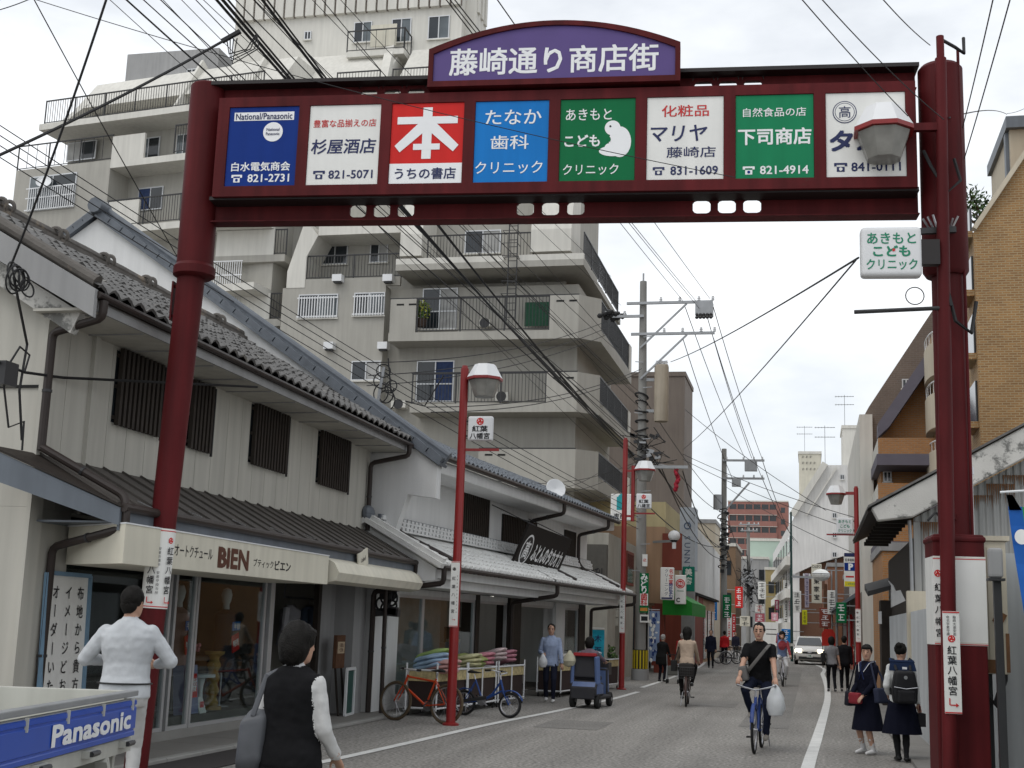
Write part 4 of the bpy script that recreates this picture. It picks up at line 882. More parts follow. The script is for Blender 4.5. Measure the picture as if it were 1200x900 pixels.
q = [V(at(x_, y_, p=O2 + E2 * b_, n=E2)) for x_, y_, b_ in ((614, 613, 1.0), (665, 632, 1.0), (658, 685, .62), (602, 663, .62))]
mb = MB(); uu = (q[1] - q[0]).normalized(); vv = (q[0] - q[3]); hgt = vv.length; vv.normalize(); nn = uu.cross(vv).normalized(); wd = (q[1] - q[0]).length; o = (q[0] + q[1] + q[2] + q[3]) / 4
vv = nn.cross(uu); C4 = [o - uu * wd / 2 - vv * hgt / 2, o + uu * wd / 2 - vv * hgt / 2, o + uu * wd / 2 + vv * hgt / 2, o - uu * wd / 2 + vv * hgt / 2]
mb.prism(C4, -nn * .06, cm((.012, .009, .008))); bd = mb.build('board', t)
mb = MB(); c = o - uu * wd * .36 - vv * hgt * .02; mb.disc(c, uu, vv, wd * .098, 'ink_white', r2=hgt * .33); mb.disc(c, uu, vv, wd * .083, 'ink', lift=.005, r2=hgt * .285); mb.text('高', c, uu, vv, wd * .10, hgt * .38, 'ink_white', .02, lift=.007)
mb.text('ふとんのタカオカ', o + uu * wd * .11 - vv * hgt * .02, uu, vv, wd * .66, hgt * .36, 'ink_white', .03); mb.build('lettering', bd)
mb = MB()
for f_ in (.12, .9): p = C4[3].lerp(C4[2], f_); mb.tube([p, p - E2 * .95 + ZA * .45 - D2 * .4], .012, 'metal_dark', 6)
mb.build('stay', t)
# ================================================================ LARGE APARTMENT BLOCK (left, behind the shops)
def span(px0, px1, pt, pb, y):
    m_ = (pt + pb) / 2; c = (px0 + px1) / 2
    return at(px0, m_, y=y).x, at(px1, m_, y=y).x, at(c, pb, y=y).z, at(c, pt, y=y).z
def railing(mb, p, q, h, k='metal_dark', gap=.13, post=1.6):
    p, q = V(p), V(q); L_ = (q - p).length; n = max(2, int(L_ / gap)); mb.bar(p + ZA * h, q + ZA * h, .05, .05, k); mb.bar(p + ZA * .08, q + ZA * .08, .03, .03, k)
    for i in range(n + 1):
        c = p.lerp(q, i / n); mb.bar(c + ZA * .08, c + ZA * h, .018, .018, k, up=YA)
    m_ = max(1, int(L_ / post))
    for i in range(m_ + 1): c = p.lerp(q, i / m_); mb.bar(c, c + ZA * (h + .03), .045, .045, k, up=YA)
def window(parent, x0, x1, z0, z1, y, style='sash', frame='alu', name='window', bars=False):
    """Facing the camera: frame, two sashes, glass and whatever hangs behind it."""
    mb = MB(); t = .045
    for a, b in ((x0, x0 + t), (x1 - t, x1), ((x0 + x1) / 2 - t / 2, (x0 + x1) / 2 + t / 2)): mb.box(a, b, y - .05, y + .01, z0, z1, frame)
    for a, b in ((z0, z0 + t), (z1 - t, z1)): mb.box(x0 + t, x1 - t, y - .045, y + .01, a, b, frame)
    if z1 - z0 > 1.4: mb.box(x0 + t, x1 - t, y - .042, y + .01, z0 + (z1 - z0) * .42, z0 + (z1 - z0) * .42 + .05, frame)
    mb.box(x0 - .05, x1 + .05, y - .1, y - .052, z0 - .06, z0 - .003, 'concrete_pale')
    if bars:
        for i in range(int((x1 - x0) / .115)): c = x0 + .06 + i * .115; mb.box(c - .018, c + .018, y - .16, y - .12, z0 - .02, z1 - .12, 'plastic_white')
        for zz in (z0 + .02, z1 - .2): mb.box(x0 - .03, x1 + .03, y - .125, y - .1, zz, zz + .06, 'plastic_white')
    w = mb.build(name, parent); mb = MB(); c = (x0 + x1) / 2
    mb.box(x0 + t, c - t / 2, y - .012, y - .004, z0 + t, z1 - t, 'window_dark'); mb.box(c + t / 2, x1 - t, y - .012, y - .004, z0 + t, z1 - t, {'sash': 'window_mid', 'curtain': 'curtain', 'blue': 'blue_curtain', 'dark': 'window_dark'}[style]); mb.build('pane', w)
apt = thing('apartment_building', 'large pale grey apartment block with stepped balconies and tower', 'building', (-16, 52, 0))
YF, YW = 47.0, 48.3
mb = MB()
x0, x1, _, z15 = span(457, 660, 312, 400, YW); xr = -8.75
mb.box(x0, xr, YW, 57, 0, 14.9, 'concrete')
xm0, xm1, _, zt = span(332, 457, 262, 400, 47.7); mb.box(xm0, x0 - .002, 47.7, 57, 0, 14.9, 'concrete')
xl0, xl1, _, _ = span(240, 333, 300, 400, 49.5); mb.box(-24.2, xm0 + .4, 49.6, 57, 0, 21.2, 'concrete')
xe = at(664, 285, y=49.2).x; mb.box(xm0 + .02, xe, 49.3, 57, 14.902, 21.2, 'concrete')
core = mb.build('wall', apt)
def slab(px0, px1, ptop, pbot, y, depth, name='balcony', k='concrete'):
    a, b, zb, zt = span(px0, px1, ptop, pbot, y); return a, b, zb, zt
def balcony(pxa, pxb, pbot, ptop, solid, yb=YF, xright=None, side=None):
    """Floor slab, solid parapet pieces (pixel spans), railing elsewhere; optional side return along the street."""
    m_ = (pbot + ptop) / 2; a = at(pxa, m_, y=yb).x; b = at(pxb, m_, y=yb).x if xright is None else xright
    zb = at(570, pbot, y=yb).z; zt = at(570, ptop, y=yb).z
    mb = MB(); mb.box(a, b, yb, YW + .2, zb, zb + .34, 'concrete'); s_ = mb.build('balcony', apt)
    pieces = [(at(p_, m_, y=yb).x, min(b, at(q_, m_, y=yb).x)) for p_, q_ in solid]
    for p_, q_ in pieces: mb = MB(); mb.box(p_, q_, yb + .003, yb + .14, zb + .34, zt, 'concrete'); mb.box(p_ + .25, p_ + .55, yb - .006, yb + .002, zt - .26, zt - .19, 'gap_dark'); mb.box(p_ + .75, p_ + 1.05, yb - .006, yb + .002, zt - .26, zt - .19, 'gap_dark'); mb.build('parapet', s_)
    mb = MB()
    if side:
        c = .75; mb.hexa([(b, yb, zb), (b + c, yb + c, zb), (b + c, YW + .3, zb), (b, YW + .3, zb), (b, yb, zb + .34), (b + c, yb + c, zb + .34), (b + c, YW + .3, zb + .34), (b, YW + .3, zb + .34)], 'concrete')
        mb.hexa([(b, yb + .003, zb + .34), (b + c, yb + c, zb + .34), (b + c - .1, yb + c + .05, zb + .34), (b, yb + .14, zb + .34), (b, yb + .003, zt), (b + c, yb + c, zt), (b + c - .1, yb + c + .05, zt), (b, yb + .14, zt)], 'concrete')
        mb.box(xr + .002, b + c, YW + .3, side, zb, zb + .34, 'concrete'); mb.box(b + c - .12, b + c - .003, YW + .3, side, zb + .34, zb + .5, 'concrete'); mb.box(b + c - .12, b + c - .003, side - .7, side, zb + .5, zt, 'concrete_pale')
    if side: mb.build('corner_parapet', s_)
    mb = MB(); cur = a
    for p_, q_ in pieces + [(b, b)]:
        if p_ - cur > .3: railing(mb, (cur + .05, yb + .07, zb + .34), (p_ - .03, yb + .07, zb + .34), zt - zb - .34)
        cur = q_
    if side: railing(mb, (b + .69, yb + .9, zb + .5), (b + .69, side - .72, zb + .5), zt - zb - .5, gap=.1); mb.bar((a, yb + .07, zt + .03), (b, yb + .07, zt + .03), .07, .05, 'metal_dark')
    mb.build('railing', s_); return a, b, zb, zt
XR = at(676, 460, y=YF).x
balcony(560, 0, 571, 526, [(560, 700)], xright=XR, side=56.5)
balcony(481, 0, 483, 437, [(640, 700)], xright=XR, side=56.5)
a_, b_, zC, zCt = balcony(456, 0, 398, 348, [(457, 487), (644, 700)], xright=XR, side=56.5)
# roof terrace of the setback floor
mb = MB(); za = at(570, 314, y=YF).z; zb = at(570, 300, y=YF).z; xa = at(464, 305, y=YF).x; mb.box(xa, -8.35, YF, 57, za, za + .25, 'concrete'); mb.box(xa, at(590, 305, y=YF).x, YF, YF + .2, za + .25, zb, 'concrete_pale'); mb.box(at(608, 305, y=YF).x, -8.35, YF, YF + .2, za + .25, zb, 'concrete_pale'); s_ = mb.build('roof_terrace', apt)
mb = MB(); railing(mb, (at(497, 290, y=YF).x, YF + .5, zb), (at(622, 290, y=YF).x, YF + .5, zb), 1.05); railing(mb, (-8.45, YF + .6, zb), (-8.45, 56.8, zb), 1.0); mb.build('railing', s_)
for p0, p1 in ((472, 500), (624, 664)):      # white sloping piers of the setback floors
    mb = MB()
    xa, xb = at(p0, 280, y=YF + .6).x, at(p1, 280, y=YF + .6).x; w = .9 if p0 < 600 else 1.6
    z0_ = zb + .2; mb.prism([(xa, YF + .3, z0_), (xa, 49.3, z0_), (xa, 49.3, z0_ + 6), (xa, 48.9, z0_ + 6), (xa, YF + .3, z0_ + .9)], (w, 0, 0), 'concrete_pale'); mb.build('pier', apt)
mb = MB()
xa, xb = at(347, 290, y=47.6).x, at(470, 290, y=47.6).x
mb.prism([(xa - .35, 47.68, 14.9), (xa + .45, 47.68, 14.9), (xa + .45, 47.68, 16.2), (xa + .9, 47.68, 17.1), (xa + .3, 47.68, 17.8), (xa - .35, 47.68, 15.6)], (0, 1.6, 0), 'concrete_pale'); mb.box(xa + .9, xb, 47.7, 49.3, 17.1, 17.8, 'concrete_pale')
mb.box(xa + .4, xb, 47.7, 47.85, 14.9, 15.25, 'concrete'); mb.build('pier', apt)
mb = MB(); railing(mb, (xa + .45, 47.8, 15.25), (xb, 47.8, 15.25), 1.0); mb.build('railing', apt)
# windows: pixel rectangles on the front walls
for (p0, p1, t0, t1, y, st, br) in ((495, 536, 338, 386, YW, 'curtain', 0), (488, 532, 423, 471, YW, 'blue', 0), (350, 396, 345, 373, 47.7, 'sash', 1), (415, 451, 343, 370, 47.7, 'sash', 1), (412, 446, 423, 446, 47.7, 'curtain', 0), (545, 587, 270, 297, 49.3, 'curtain', 0),
                                    (378, 408, 278, 310, 49.3, 'dark', 0), (434, 455, 276, 308, 49.3, 'curtain', 0), (290, 322, 335, 348, 49.6, 'dark', 0), (320, 337, 272, 300, 49.6, 'curtain', 0)):
    a, b, z0_, z1_ = span(p0, p1, t0, t1, y); window(apt, a, b, z0_, z1_, y, st, bars=br)
for px, py in ((397, 327), (456, 327), (387, 406), (450, 406)): p = at(px, py, y=47.6); mb = MB(); mb.box(p.x - .2, p.x + .2, 47.35, 47.69, p.z - .14, p.z + .14, 'plastic_white'); mb.box(p.x - .15, p.x + .15, 47.4, 47.6, p.z - .2, p.z - .141, 'metal_dark'); mb.build('vent_hood', apt)
mb = MB(); a, b, z0_, z1_ = span(615, 643, 354, 382, 47.9); mb.box(a, b, 47.9, 47.93, z0_, z1_, cm((.02, .08, .045))); mb.build('green_screen', apt)
for p0, p1, t0, t1 in ((399, 416, 470, 478), (562, 575, 375, 383), (580, 596, 460, 470)):
    a, b, z0_, z1_ = span(p0 + 60 if p0 < 450 else p0, p1 + 60 if p0 < 450 else p1, t0, t1, 47.9); mb = MB(); mb.box(a, b, 47.8, 48.15, z0_, z1_, 'concrete_pale'); mb.disc(((a + b) / 2, 47.8, (z0_ + z1_) / 2), XA, ZA, .2, 'metal_dark'); mb.build('air_conditioner', apt)
def scatter_leaves(mb, c, r, n, ks, size=.05):
    for _ in range(n):
        d = V((random.gauss(0, 1), random.gauss(0, 1), random.gauss(0, 1))).normalized() * random.random() ** .45; p = V(c) + V((d.x * r[0], d.y * r[1], d.z * r[2]))
        u = V((random.gauss(0, 1), random.gauss(0, 1), random.gauss(0, 1))).normalized(); w = u.orthogonal().normalized(); sz = size * random.uniform(.6, 1.4)
        mb.quad(p - u * sz, p + w * sz * .45, p + u * sz, p - w * sz * .45, random.choice(ks))
t = thing('balcony_plant', 'yellow green potted plant on the apartment balcony', 'plant', tuple(at(493, 382, y=47.4))); p = at(493, 383, y=47.4)
mb = MB(); mb.lathe([(.18, 0), (.24, .3), (.22, .31)], p, cm((.06, .04, .03)), 12); mb.build('pot', t); mb = MB(); scatter_leaves(mb, p + ZA * .65, (.38, .3, .42), 420, [cm((.30, .32, .04)), 'leaf', 'leaf'], .07); mb.build('foliage', t)
mb = MB()      # escape ladder in its cage
lx0, lx1 = at(596, 330, y=46.9).x, at(606, 330, y=46.9).x
for x_ in (lx0, lx1): mb.bar((x_, 46.75, at(600, 378, y=47).z), (x_, 46.75, zb + 1.2), .04, .04, 'metal_dark', up=YA)
for i in range(18): z = at(600, 378, y=47).z + .15 + i * .28; mb.bar((lx0, 46.75, z), (lx1, 46.75, z), .025, .025, 'metal_dark')
for i in range(7):
    z = zC + 1.6 + i * .5; mb.bar((lx0 - .12, 46.75, z), (lx0 - .12, 46.2, z), .02, .02, 'metal_dark'); mb.bar((lx1 + .12, 46.75, z), (lx1 + .12, 46.2, z), .02, .02, 'metal_dark'); mb.bar((lx0 - .12, 46.2, z), (lx1 + .12, 46.2, z), .02, .02, 'metal_dark')
mb.build('escape_ladder', apt)
# recessed loggias left of the white pier
mb = MB(); xA, xB = -24.2, at(336, 300, y=48.2).x
z1_, z2_ = at(290, 309, y=48.2).z, at(290, 345, y=48.2).z
for zz in (z1_, z1_ - 2.75, z1_ + 2.75, z1_ - 5.5): mb.box(xA, xB, 48.0, 49.6, zz, zz + .3, 'concrete'); mb.box(xA, xA + 2.6, 48.0, 48.14, zz + .3, zz + 1.4, 'concrete_pale')
sl = mb.build('balcony', apt); mb = MB()
for zz in (z1_, z1_ - 2.75, z1_ + 2.75): railing(mb, (xA + 2.6, 48.1, zz + .3), (xB, 48.1, zz + .3), 1.1)
mb.build('railing', sl); mb = MB(); p = at(264, 330, y=47.9)
for i in range(15): mb.box(p.x - .75 + i * .1, p.x - .72 + i * .1, 47.9, 47.93, p.z - 1.2, p.z + .9, 'plastic_white')
for zz in (-1.15, -.45, .25, .85): mb.box(p.x - .78, p.x + .72, 47.88, 47.9, p.z + zz, p.z + zz + .05, 'plastic_white')
mb.build('lattice_screen', sl)
# far left wing, turned away
WA = math.radians(8); WP = V((at(205, 150, y=47.5).x, 47.5, 0)); WU = V((-math.cos(WA), math.sin(WA), 0)); WN = V((-math.sin(WA), -math.cos(WA), 0))
def wat(px, py, off=0): p = at(px, py, p=WP + WN * off, n=WN) - WP; return p.dot(WU), p.z
def wpt(a, o, z): return WP + WU * a + WN * o + ZA * z
def wbox(mb, a0, a1, o0, o1, z0, z1, k): mb.hexa([wpt(a0, o0, z0), wpt(a0, o1, z0), wpt(a1, o1, z0), wpt(a1, o0, z0), wpt(a0, o0, z1), wpt(a0, o1, z1), wpt(a1, o1, z1), wpt(a1, o0, z1)], k)
mb = MB(); aL, _ = wat(18, 210); aM, zM = wat(130, 187); aT, zT = wat(55, 155); aT2, zT2 = wat(62, 140)
wbox(mb, aM, aL, -8, 0, 0, zM, 'concrete'); wbox(mb, -4.5, aM - .002, -8, -1.3, 0, zT, 'concrete'); wbox(mb, aM, aT, -8, -1.5, zM, zT, 'concrete'); w_ = mb.build('wall', apt)
_, zS = wat(130, 148, .3); _, zR0 = wat(130, 121, -.8); aR, zR1 = wat(88, 108, -1.0); _, zR1 = wat(130, 103, -1.5)
mb = MB(); wbox(mb, -4.5, aT + .2, -3, .3, zT, zT + .28, 'concrete_pale'); wbox(mb, -4.5, aT - .4, -8, -1.7, zT + .28, zR0, 'concrete')
mb.prism([wpt(-4.5, -.9, zR0), wpt(-4.5, -8, zR0), wpt(-4.5, -8, zR1 + .6), wpt(-4.5, -2.2, zR1 + .6)], WU * (aR + 4.3), 'concrete_pale'); mb.prism([wpt(aT + .1, -.3, zT + .28), wpt(aT + .1, -8, zT + .28), wpt(aT - .9, -8, zR0 + .2), wpt(aT - .9, -1.0, zR0 + .2)], WU * -.35, 'concrete_pale')
for a in (.4, -3): mb.bar(wpt(a, -.5, zT + .4), wpt(a, -2.3, zR1 + .9), .5, .12, 'concrete_pale', up=WU)
mb.build('roof_band', w_)
mb = MB(); railing(mb, wpt(-4.4, .2, zT + .28), wpt(aT, .2, zT + .28), 1.1); railing(mb, wpt(-4.4, .0, zM - .05), wpt(-.05, .0, zM - .05), 1.25); railing(mb, wpt(aM + .02, -.05, zM), wpt(aL, -.05, zM), 1.15, gap=.5); railing(mb, wpt(-4.4, 0, zM - 3.1), wpt(aM - .1, 0, zM - 3.1), 1.2); mb.build('railing', w_)
mb = MB(); _, z_b = wat(160, 196)
for zz in (zM - .4, zM - 3.4, zM - 6.3): wbox(mb, -4.5, aM - .004, -1.3, .02, zz, zz + .3, 'concrete_pale'); wbox(mb, aM - 1.7, aM - .006, -.1, .01, zz + .3, zz + 1.45, 'concrete_pale')
mb.build('balcony', w_)
def wwin(px0, px1, pt, pb, off, bars=False, k='window_mid'):
    a0, z0_ = wat(px1, pb, off); a1, z1_ = wat(px0, pt, off); mb = MB(); wbox(mb, a0, a1, off, off + .04, z0_, z1_, 'alu'); w = mb.build('window', w_)
    mb = MB(); c = (a0 + a1) / 2; wbox(mb, a0 + .06, c - .03, off + .04, off + .05, z0_ + .06, z1_ - .06, 'window_dark'); wbox(mb, c + .03, a1 - .06, off + .04, off + .05, z0_ + .06, z1_ - .06, k)
    if bars:
        for i in range(int((a1 - a0) / .12)): wbox(mb, a0 + i * .12, a0 + i * .12 + .035, off + .15, off + .18, z0_, z0_ + (z1_ - z0_) * .62, 'plastic_white')
        for zz in (z0_, z0_ + .55, z0_ + (z1_ - z0_) * .62): wbox(mb, a0 - .05, a1 + .05, off + .12, off + .15, zz, zz + .05, 'plastic_white')
    mb.build('pane', w)
wwin(36, 87, 208, 243, 0, True); wwin(80, 112, 168, 186, -1.3, k='curtain'); wwin(162, 186, 163, 190, -1.28); wwin(208, 222, 158, 183, -1.28); wwin(84, 96, 136, 147, -1.68); wwin(163, 190, 221, 245, -1.28, k='blue_curtain')
mb = MB(); p = wpt(wat(57, 217)[0], .3, wat(57, 217)[1]); mb.lathe([(.02, 0), (.22, .03), (.33, .09), (.335, .1), (.22, .05), (.0, .03)], p, 'plastic_white', 16, ax=(.3, -1, .5)); mb.bar(p, p - WN * .3 - ZA * .1, .04, .04, 'metal_grey'); mb.build('satellite_dish', w_)
# penthouse and water tower on the roof
mb = MB(); a, b, z0_, z1_ = span(148, 255, 60, 100, 54); mb.box(a, b, 54, 60, 20, z1_, 'concrete_grey'); ph = mb.build('penthouse', apt)
a, b, z0_, z1_ = span(218, 230, 80, 93, 53.9); window(apt, a, b, z0_, z1_, 53.99, 'dark')
mb = MB(); ta, tb, _, zk = span(274, 540, 22, 84, 52); zg = at(400, 100, y=52).z
mb.box(ta, tb, 52, 54.5, 20, 36, 'concrete_pale'); mb.box(tb + .0, tb + .5, 52.6, 54.4, 20, 36, 'concrete_pale')
zfin = at(400, 18, y=52).z; n = 22
for i in range(n): c = ta + (tb - ta) * (i + .5) / n; mb.box(c - .2, c + .2, 51.78, 52, zfin, 36, 'concrete_pale')
for i in range(3): mb.box(tb + .5, tb + .6, 52.7 + i * .6, 53.0 + i * .6, zfin, 36, 'concrete_pale')
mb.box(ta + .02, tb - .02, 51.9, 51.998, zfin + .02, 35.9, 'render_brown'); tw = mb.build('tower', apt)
for p0, p1, t0, t1, st in ((415, 436, 26, 50, 'sash'), (459, 482, 22, 50, 'sash'), (502, 527, 19, 46, 'sash'), (357, 365, 37, 47, 'dark')):
    a, b, z0_, z1_ = span(p0, p1, t0, t1, 52); window(apt, a, b, z0_, z1_, 51.99, st)
mb = MB(); a, b, z0_, z1_ = span(407, 474, 57, 66, 51); mb.box(a, b, 50.9, 51.98, z0_, z0_ + .25, 'concrete_pale'); bal = mb.build('balcony', apt)
mb = MB(); railing(mb, (a, 50.95, z0_ + .25), (b, 50.95, z0_ + .25), 1.0, gap=.4); railing(mb, (b - .02, 50.95, z0_ + .25), (b + .0, 51.9, z0_ + .25), 1.0, gap=.4); mb.build('railing', bal)
mb = MB(); c0, c1, d0, d1 = span(436, 466, 31, 56, 51.5); mb.box(c0, c1, 51.3, 51.35, d0, d1, 'awning_cream'); mb.build('cream_sheet', bal)
mb = MB()      # sloping white roof under the tower
for p0, p1 in ((255, 455), (470, 560)):
    xa, xb = at(p0, 80, y=50).x, at(p1, 80, y=50).x; zA = at(400, 104, y=49.5).z; zB = at(400, 66, y=51.6).z
    mb.prism([(xa, 49.4, zA - .4), (xa, 51.9, zA - .4), (xa, 51.9, zB), (xa, 51.5, zB), (xa, 49.4, zA)], (xb - xa, 0, 0), 'concrete_pale')
mb.box(at(240, 120, y=49.4).x, at(560, 120, y=49.4).x, 49.38, 57, 20, zA - .402, 'concrete'); mb.bar((at(450, 100, y=49.3).x, 49.2, zA - .1), (at(458, 62, y=51.5).x, 51.5, zB + .2), .4, .3, 'concrete_pale', up=YA); mb.build('sloping_roof', apt)
mb = MB(); railing(mb, (at(395, 96, y=49).x, 49.0, zA - .5), (at(445, 96, y=49).x, 49.0, zA - .5), 1.0); railing(mb, (at(460, 96, y=49).x, 49.0, zA - .5), (at(520, 96, y=49).x, 49.0, zA - .5), 1.0); mb.bar((at(107, 80, y=53).x, 53, 21), (at(107, 80, y=53).x, 53, 23.6), .05, .05, 'metal_grey', up=YA); mb.bar((at(140, 76, y=53).x, 53, 21), (at(140, 76, y=53).x, 53, 23.9), .05, .05, 'metal_grey', up=YA); mb.bar((at(107, 80, y=53).x, 53, 23.5), (at(150, 76, y=53).x, 53, 23.8), .03, .03, 'metal_grey'); mb.bar((at(160, 76, y=53).x, 53, 21), (at(162, 0, y=53).x, 53, 27), .03, .03, 'metal_grey', up=YA); mb.build('roof_railing', apt)

# ================================================================ BUILDINGS FURTHER ALONG THE STREET
def block(name, label, x0, x1, y0, y1, h, k, cat='building', wins=(), side=(), parapet=True, z0=0, sidex=None):
    t = thing(name, label, cat, ((x0 + x1) / 2, (y0 + y1) / 2, 0)); mb = MB(); mb.box(x0, x1, y0, y1, z0, h, k)
    if parapet: mb.box(x0 - .06, x1 + .06, y0 - .06, y1 + .06, h, h + .25, 'concrete_grey' if k != 'render_brown' else k)
    mb.build('wall', t)
    for (a, b, c, d, st) in wins: window(t, a, b, c, d, y0 - .002, st)
    for (a, b, c, d, kk) in side:
        sx = x1 if sidex is None else sidex; e = 1 if sx == x1 else -1; mb = MB(); q = sorted((sx, sx + e * .05)); mb.box(q[0], q[1], a, b, c, d, 'alu'); w = mb.build('window', t); mb = MB(); q = sorted((sx + e * .05, sx + e * .06)); mb.box(q[0], q[1], a + .06, b - .06, c + .06, d - .06, kk); mb.build('pane', w)
    return t
# stone building with an arched entrance
st = thing('stone_building', 'beige stone faced building with an arched entrance and dark name board', 'building', (-8.5, 46, 0))
SXF, SY0, SY1 = -6.35, 41.6, 51.5
mb = MB(); ztop = at(700, 624, y=SY0).z; ay, ar, az = 44.3, .85, 1.75
mb.box(-12, SXF - .5, SY0, SY1, 0, ztop, 'stone'); mb.box(SXF - .5, SXF, SY0, ay - ar, 0, ztop - .002, 'stone'); mb.box(SXF - .5, SXF, ay + ar, SY1, 0, ztop - .002, 'stone')
n = 10; P = [(ay - ar, ztop - .002), (ay - ar, az)] + [(ay - ar * math.cos(math.pi * i / n), az + ar * math.sin(math.pi * i / n)) for i in range(n + 1)] + [(ay + ar, az), (ay + ar, ztop - .002)]
for i in range(n):
    p, q = P[2 + i], P[3 + i]; mb.hexa([(SXF - .5, p[0], p[1]), (SXF, p[0], p[1]), (SXF, q[0], q[1]), (SXF - .5, q[0], q[1]), (SXF - .5, p[0], ztop - .002), (SXF, p[0], ztop - .002), (SXF, q[0], ztop - .002), (SXF - .5, q[0], ztop - .002)], 'stone')
mb.build('wall', st); mb = MB()
for i in range(n): p, q = P[2 + i], P[3 + i]; mb.bar((SXF + .03, p[0], p[1]), (SXF + .03, q[0], q[1]), .16, .12, 'stone', up=XA)
mb.build('arch_moulding', st); mb = MB(); mb.box(SXF - .62, SXF - .502, ay - ar, ay + ar, 0, az + ar, 'timber_dark'); mb.ball((SXF - .3, ay + .2, 2.25), .09, 'shop_light', 8, 6); mb.build('door', st)
mb = MB(); a, b, z0_, z1_ = span(686, 711, 638, 690, SY0 - .2); mb.box(a, b, SY0 - .25, SY0 - .002, z0_, z1_, cm((.09, .085, .075))); mb.text('吉利', ((a + b) / 2 - .05, SY0 - .25, (z0_ + z1_) / 2 - .25), XA, ZA, .52, .4, 'ink', .02); mb.build('name_board', st)
mb = MB(); mb.box(SXF, SXF + .04, 45.8, 47.6, 3.2, 4.4, 'brick_red'); mb.box(SXF + .04, SXF + .05, 45.9, 47.5, 3.3, 4.3, 'window_dark'); mb.box(SXF, SXF + .06, 47.9, 50.8, .2, 2.6, 'window_dark'); mb.build('window', st)
block('brown_building', 'tall plain brown grey building behind the utility pole', at(700, 500, y=72).x, at(802, 500, y=72).x, 72, 77, at(770, 441, y=72).z, 'render_brown')
ob = thing('orange_building', 'orange and yellow rendered building with a green shop awning', 'building', (-8, 55, 0)); OX = -5.65; mb = MB()
zo = at(755, 588, y=52).z; mb.box(-11.4, OX, 52, 57.9, 2.7, zo - 1.0, 'tan'); mb.box(-11.4, OX, 52, 57.9, zo - .998, zo, 'yellow_wall'); mb.box(-11.4, OX - 1.2, 52, 57.9, 0, 2.7, 'tan'); a, b, z0_, z1_ = span(776, 799, 625, 668, 51.9); mb.box(a, b, 51.92, 51.998, z0_, z1_, 'brick_red'); mb.box(OX - .4, OX, 52.0, 52.4, 0, 2.7, 'brick_red'); mb.build('wall', ob)
mb = MB(); mb.box(OX - 1.25, OX - 1.2, 52.2, 57.8, 0, 2.6, 'window_dark')
for i in range(5): mb.box(OX - 1.2, OX - 1.15, 52.3 + i * 1.3, 52.36 + i * 1.3, 0, 2.6, 'alu')
mb.build('shopfront', ob); mb = MB(); mb.prism([(OX + .002, 51.3, 3.35), (OX + 1.15, 51.3, 2.75), (OX + 1.15, 51.3, 2.25), (OX + 1.1, 51.3, 2.25), (OX + 1.1, 51.3, 2.65), (OX + .002, 51.3, 2.7)], (0, 6.8, 0), 'awning_green')
mb.prism([(OX + .0, 51.29, 3.34), (OX + 1.14, 51.29, 2.74), (OX + 1.14, 51.29, 2.25), (OX, 51.29, 2.25)], (0, .02, 0), 'awning_green'); mb.build('awning', ob)
# projecting and hanging signs on the left
def slab_sign(label, c, w, h, k, draw=None, d=.16, group='projecting shop signs on the left', name='projecting_sign', arm=None):
    t = thing(name, label, 'sign', c, 0, group); x, y, z = c; mb = MB(); mb.box(x - w / 2, x + w / 2, y - d / 2, y + d / 2, z - h / 2, z + h / 2, k); b = mb.build('sign_box', t, bevel=.02, seg=1); o = V((x, y - d / 2, z))
    if draw: mb = MB(); draw(mb, o); mb.build('lettering', b)
    if arm is not None:
        mb = MB()
        for zz in (z + h * .35, z - h * .35): mb.bar((x, y, zz), (arm, y, zz), .05, .05, 'metal_grey')
        mb.build('bracket', t)
def psign(px0, px1, pt, pb, y): a, b, z0_, z1_ = span(px0, px1, pt, pb, y); return ((a + b) / 2, y, (z0_ + z1_) / 2), b - a, z1_ - z0_
c, w, h = psign(774, 790, 665, 703, 50.5)
def d1(mb, o): mb.vtext('名宝堂', o + ZA * h * .46 + XA * w * .28, XA, ZA, w * .32, h * .16, 'ink_red', .02); mb.vtext('時計宝石', o + ZA * h * .02 + XA * w * .28, XA, ZA, w * .3, h * .11, 'sign_blue', .02); mb.vtext('クリーニング', o + ZA * h * .46 - XA * w * .05, XA, ZA, w * .28, h * .14, 'ink_navy'); mb.rect(o - ZA * h * .45, XA, ZA, w * .8, h * .05, 'ink_navy')
slab_sign('white upright sign with columns of blue writing above the green awning', c, w, h, 'sign_white', d1, arm=OX)
c, w, h = psign(791, 804, 674, 708, 51.0)
def d2(mb, o): mb.disc(o + ZA * h * .2, XA, ZA, w * .42, 'ink_red'); mb.disc(o + ZA * h * .2, XA, ZA, w * .33, 'sign_white', lift=.005); mb.disc(o + ZA * h * .2, XA, ZA, w * .29, 'ink_red', lift=.006); mb.text('洋品', o + ZA * h * .2, XA, ZA, w * .4, h * .1, 'ink_white', .03, lift=.009); mb.text('C', o - ZA * h * .36 - XA * w * .2, XA, ZA, w * .34, h * .16, 'ink', .03); mb.rect(o - ZA * h * .05, XA, ZA, w * .6, h * .02, 'sign_green')
slab_sign('white upright sign with a red roundel beside the green awning', c, w, h, 'sign_white', d2, arm=OX)
c, w, h = psign(800, 814, 664, 693, 56.5)
def d3(mb, o): mb.vtext('美容', o + ZA * h * .45, XA, ZA, w * .6, h * .35, 'ink_white', .03)
slab_sign('teal upright sign under the tall sign tower', c, w, h, cm((.01, .2, .15)), d3, arm=-5.8)
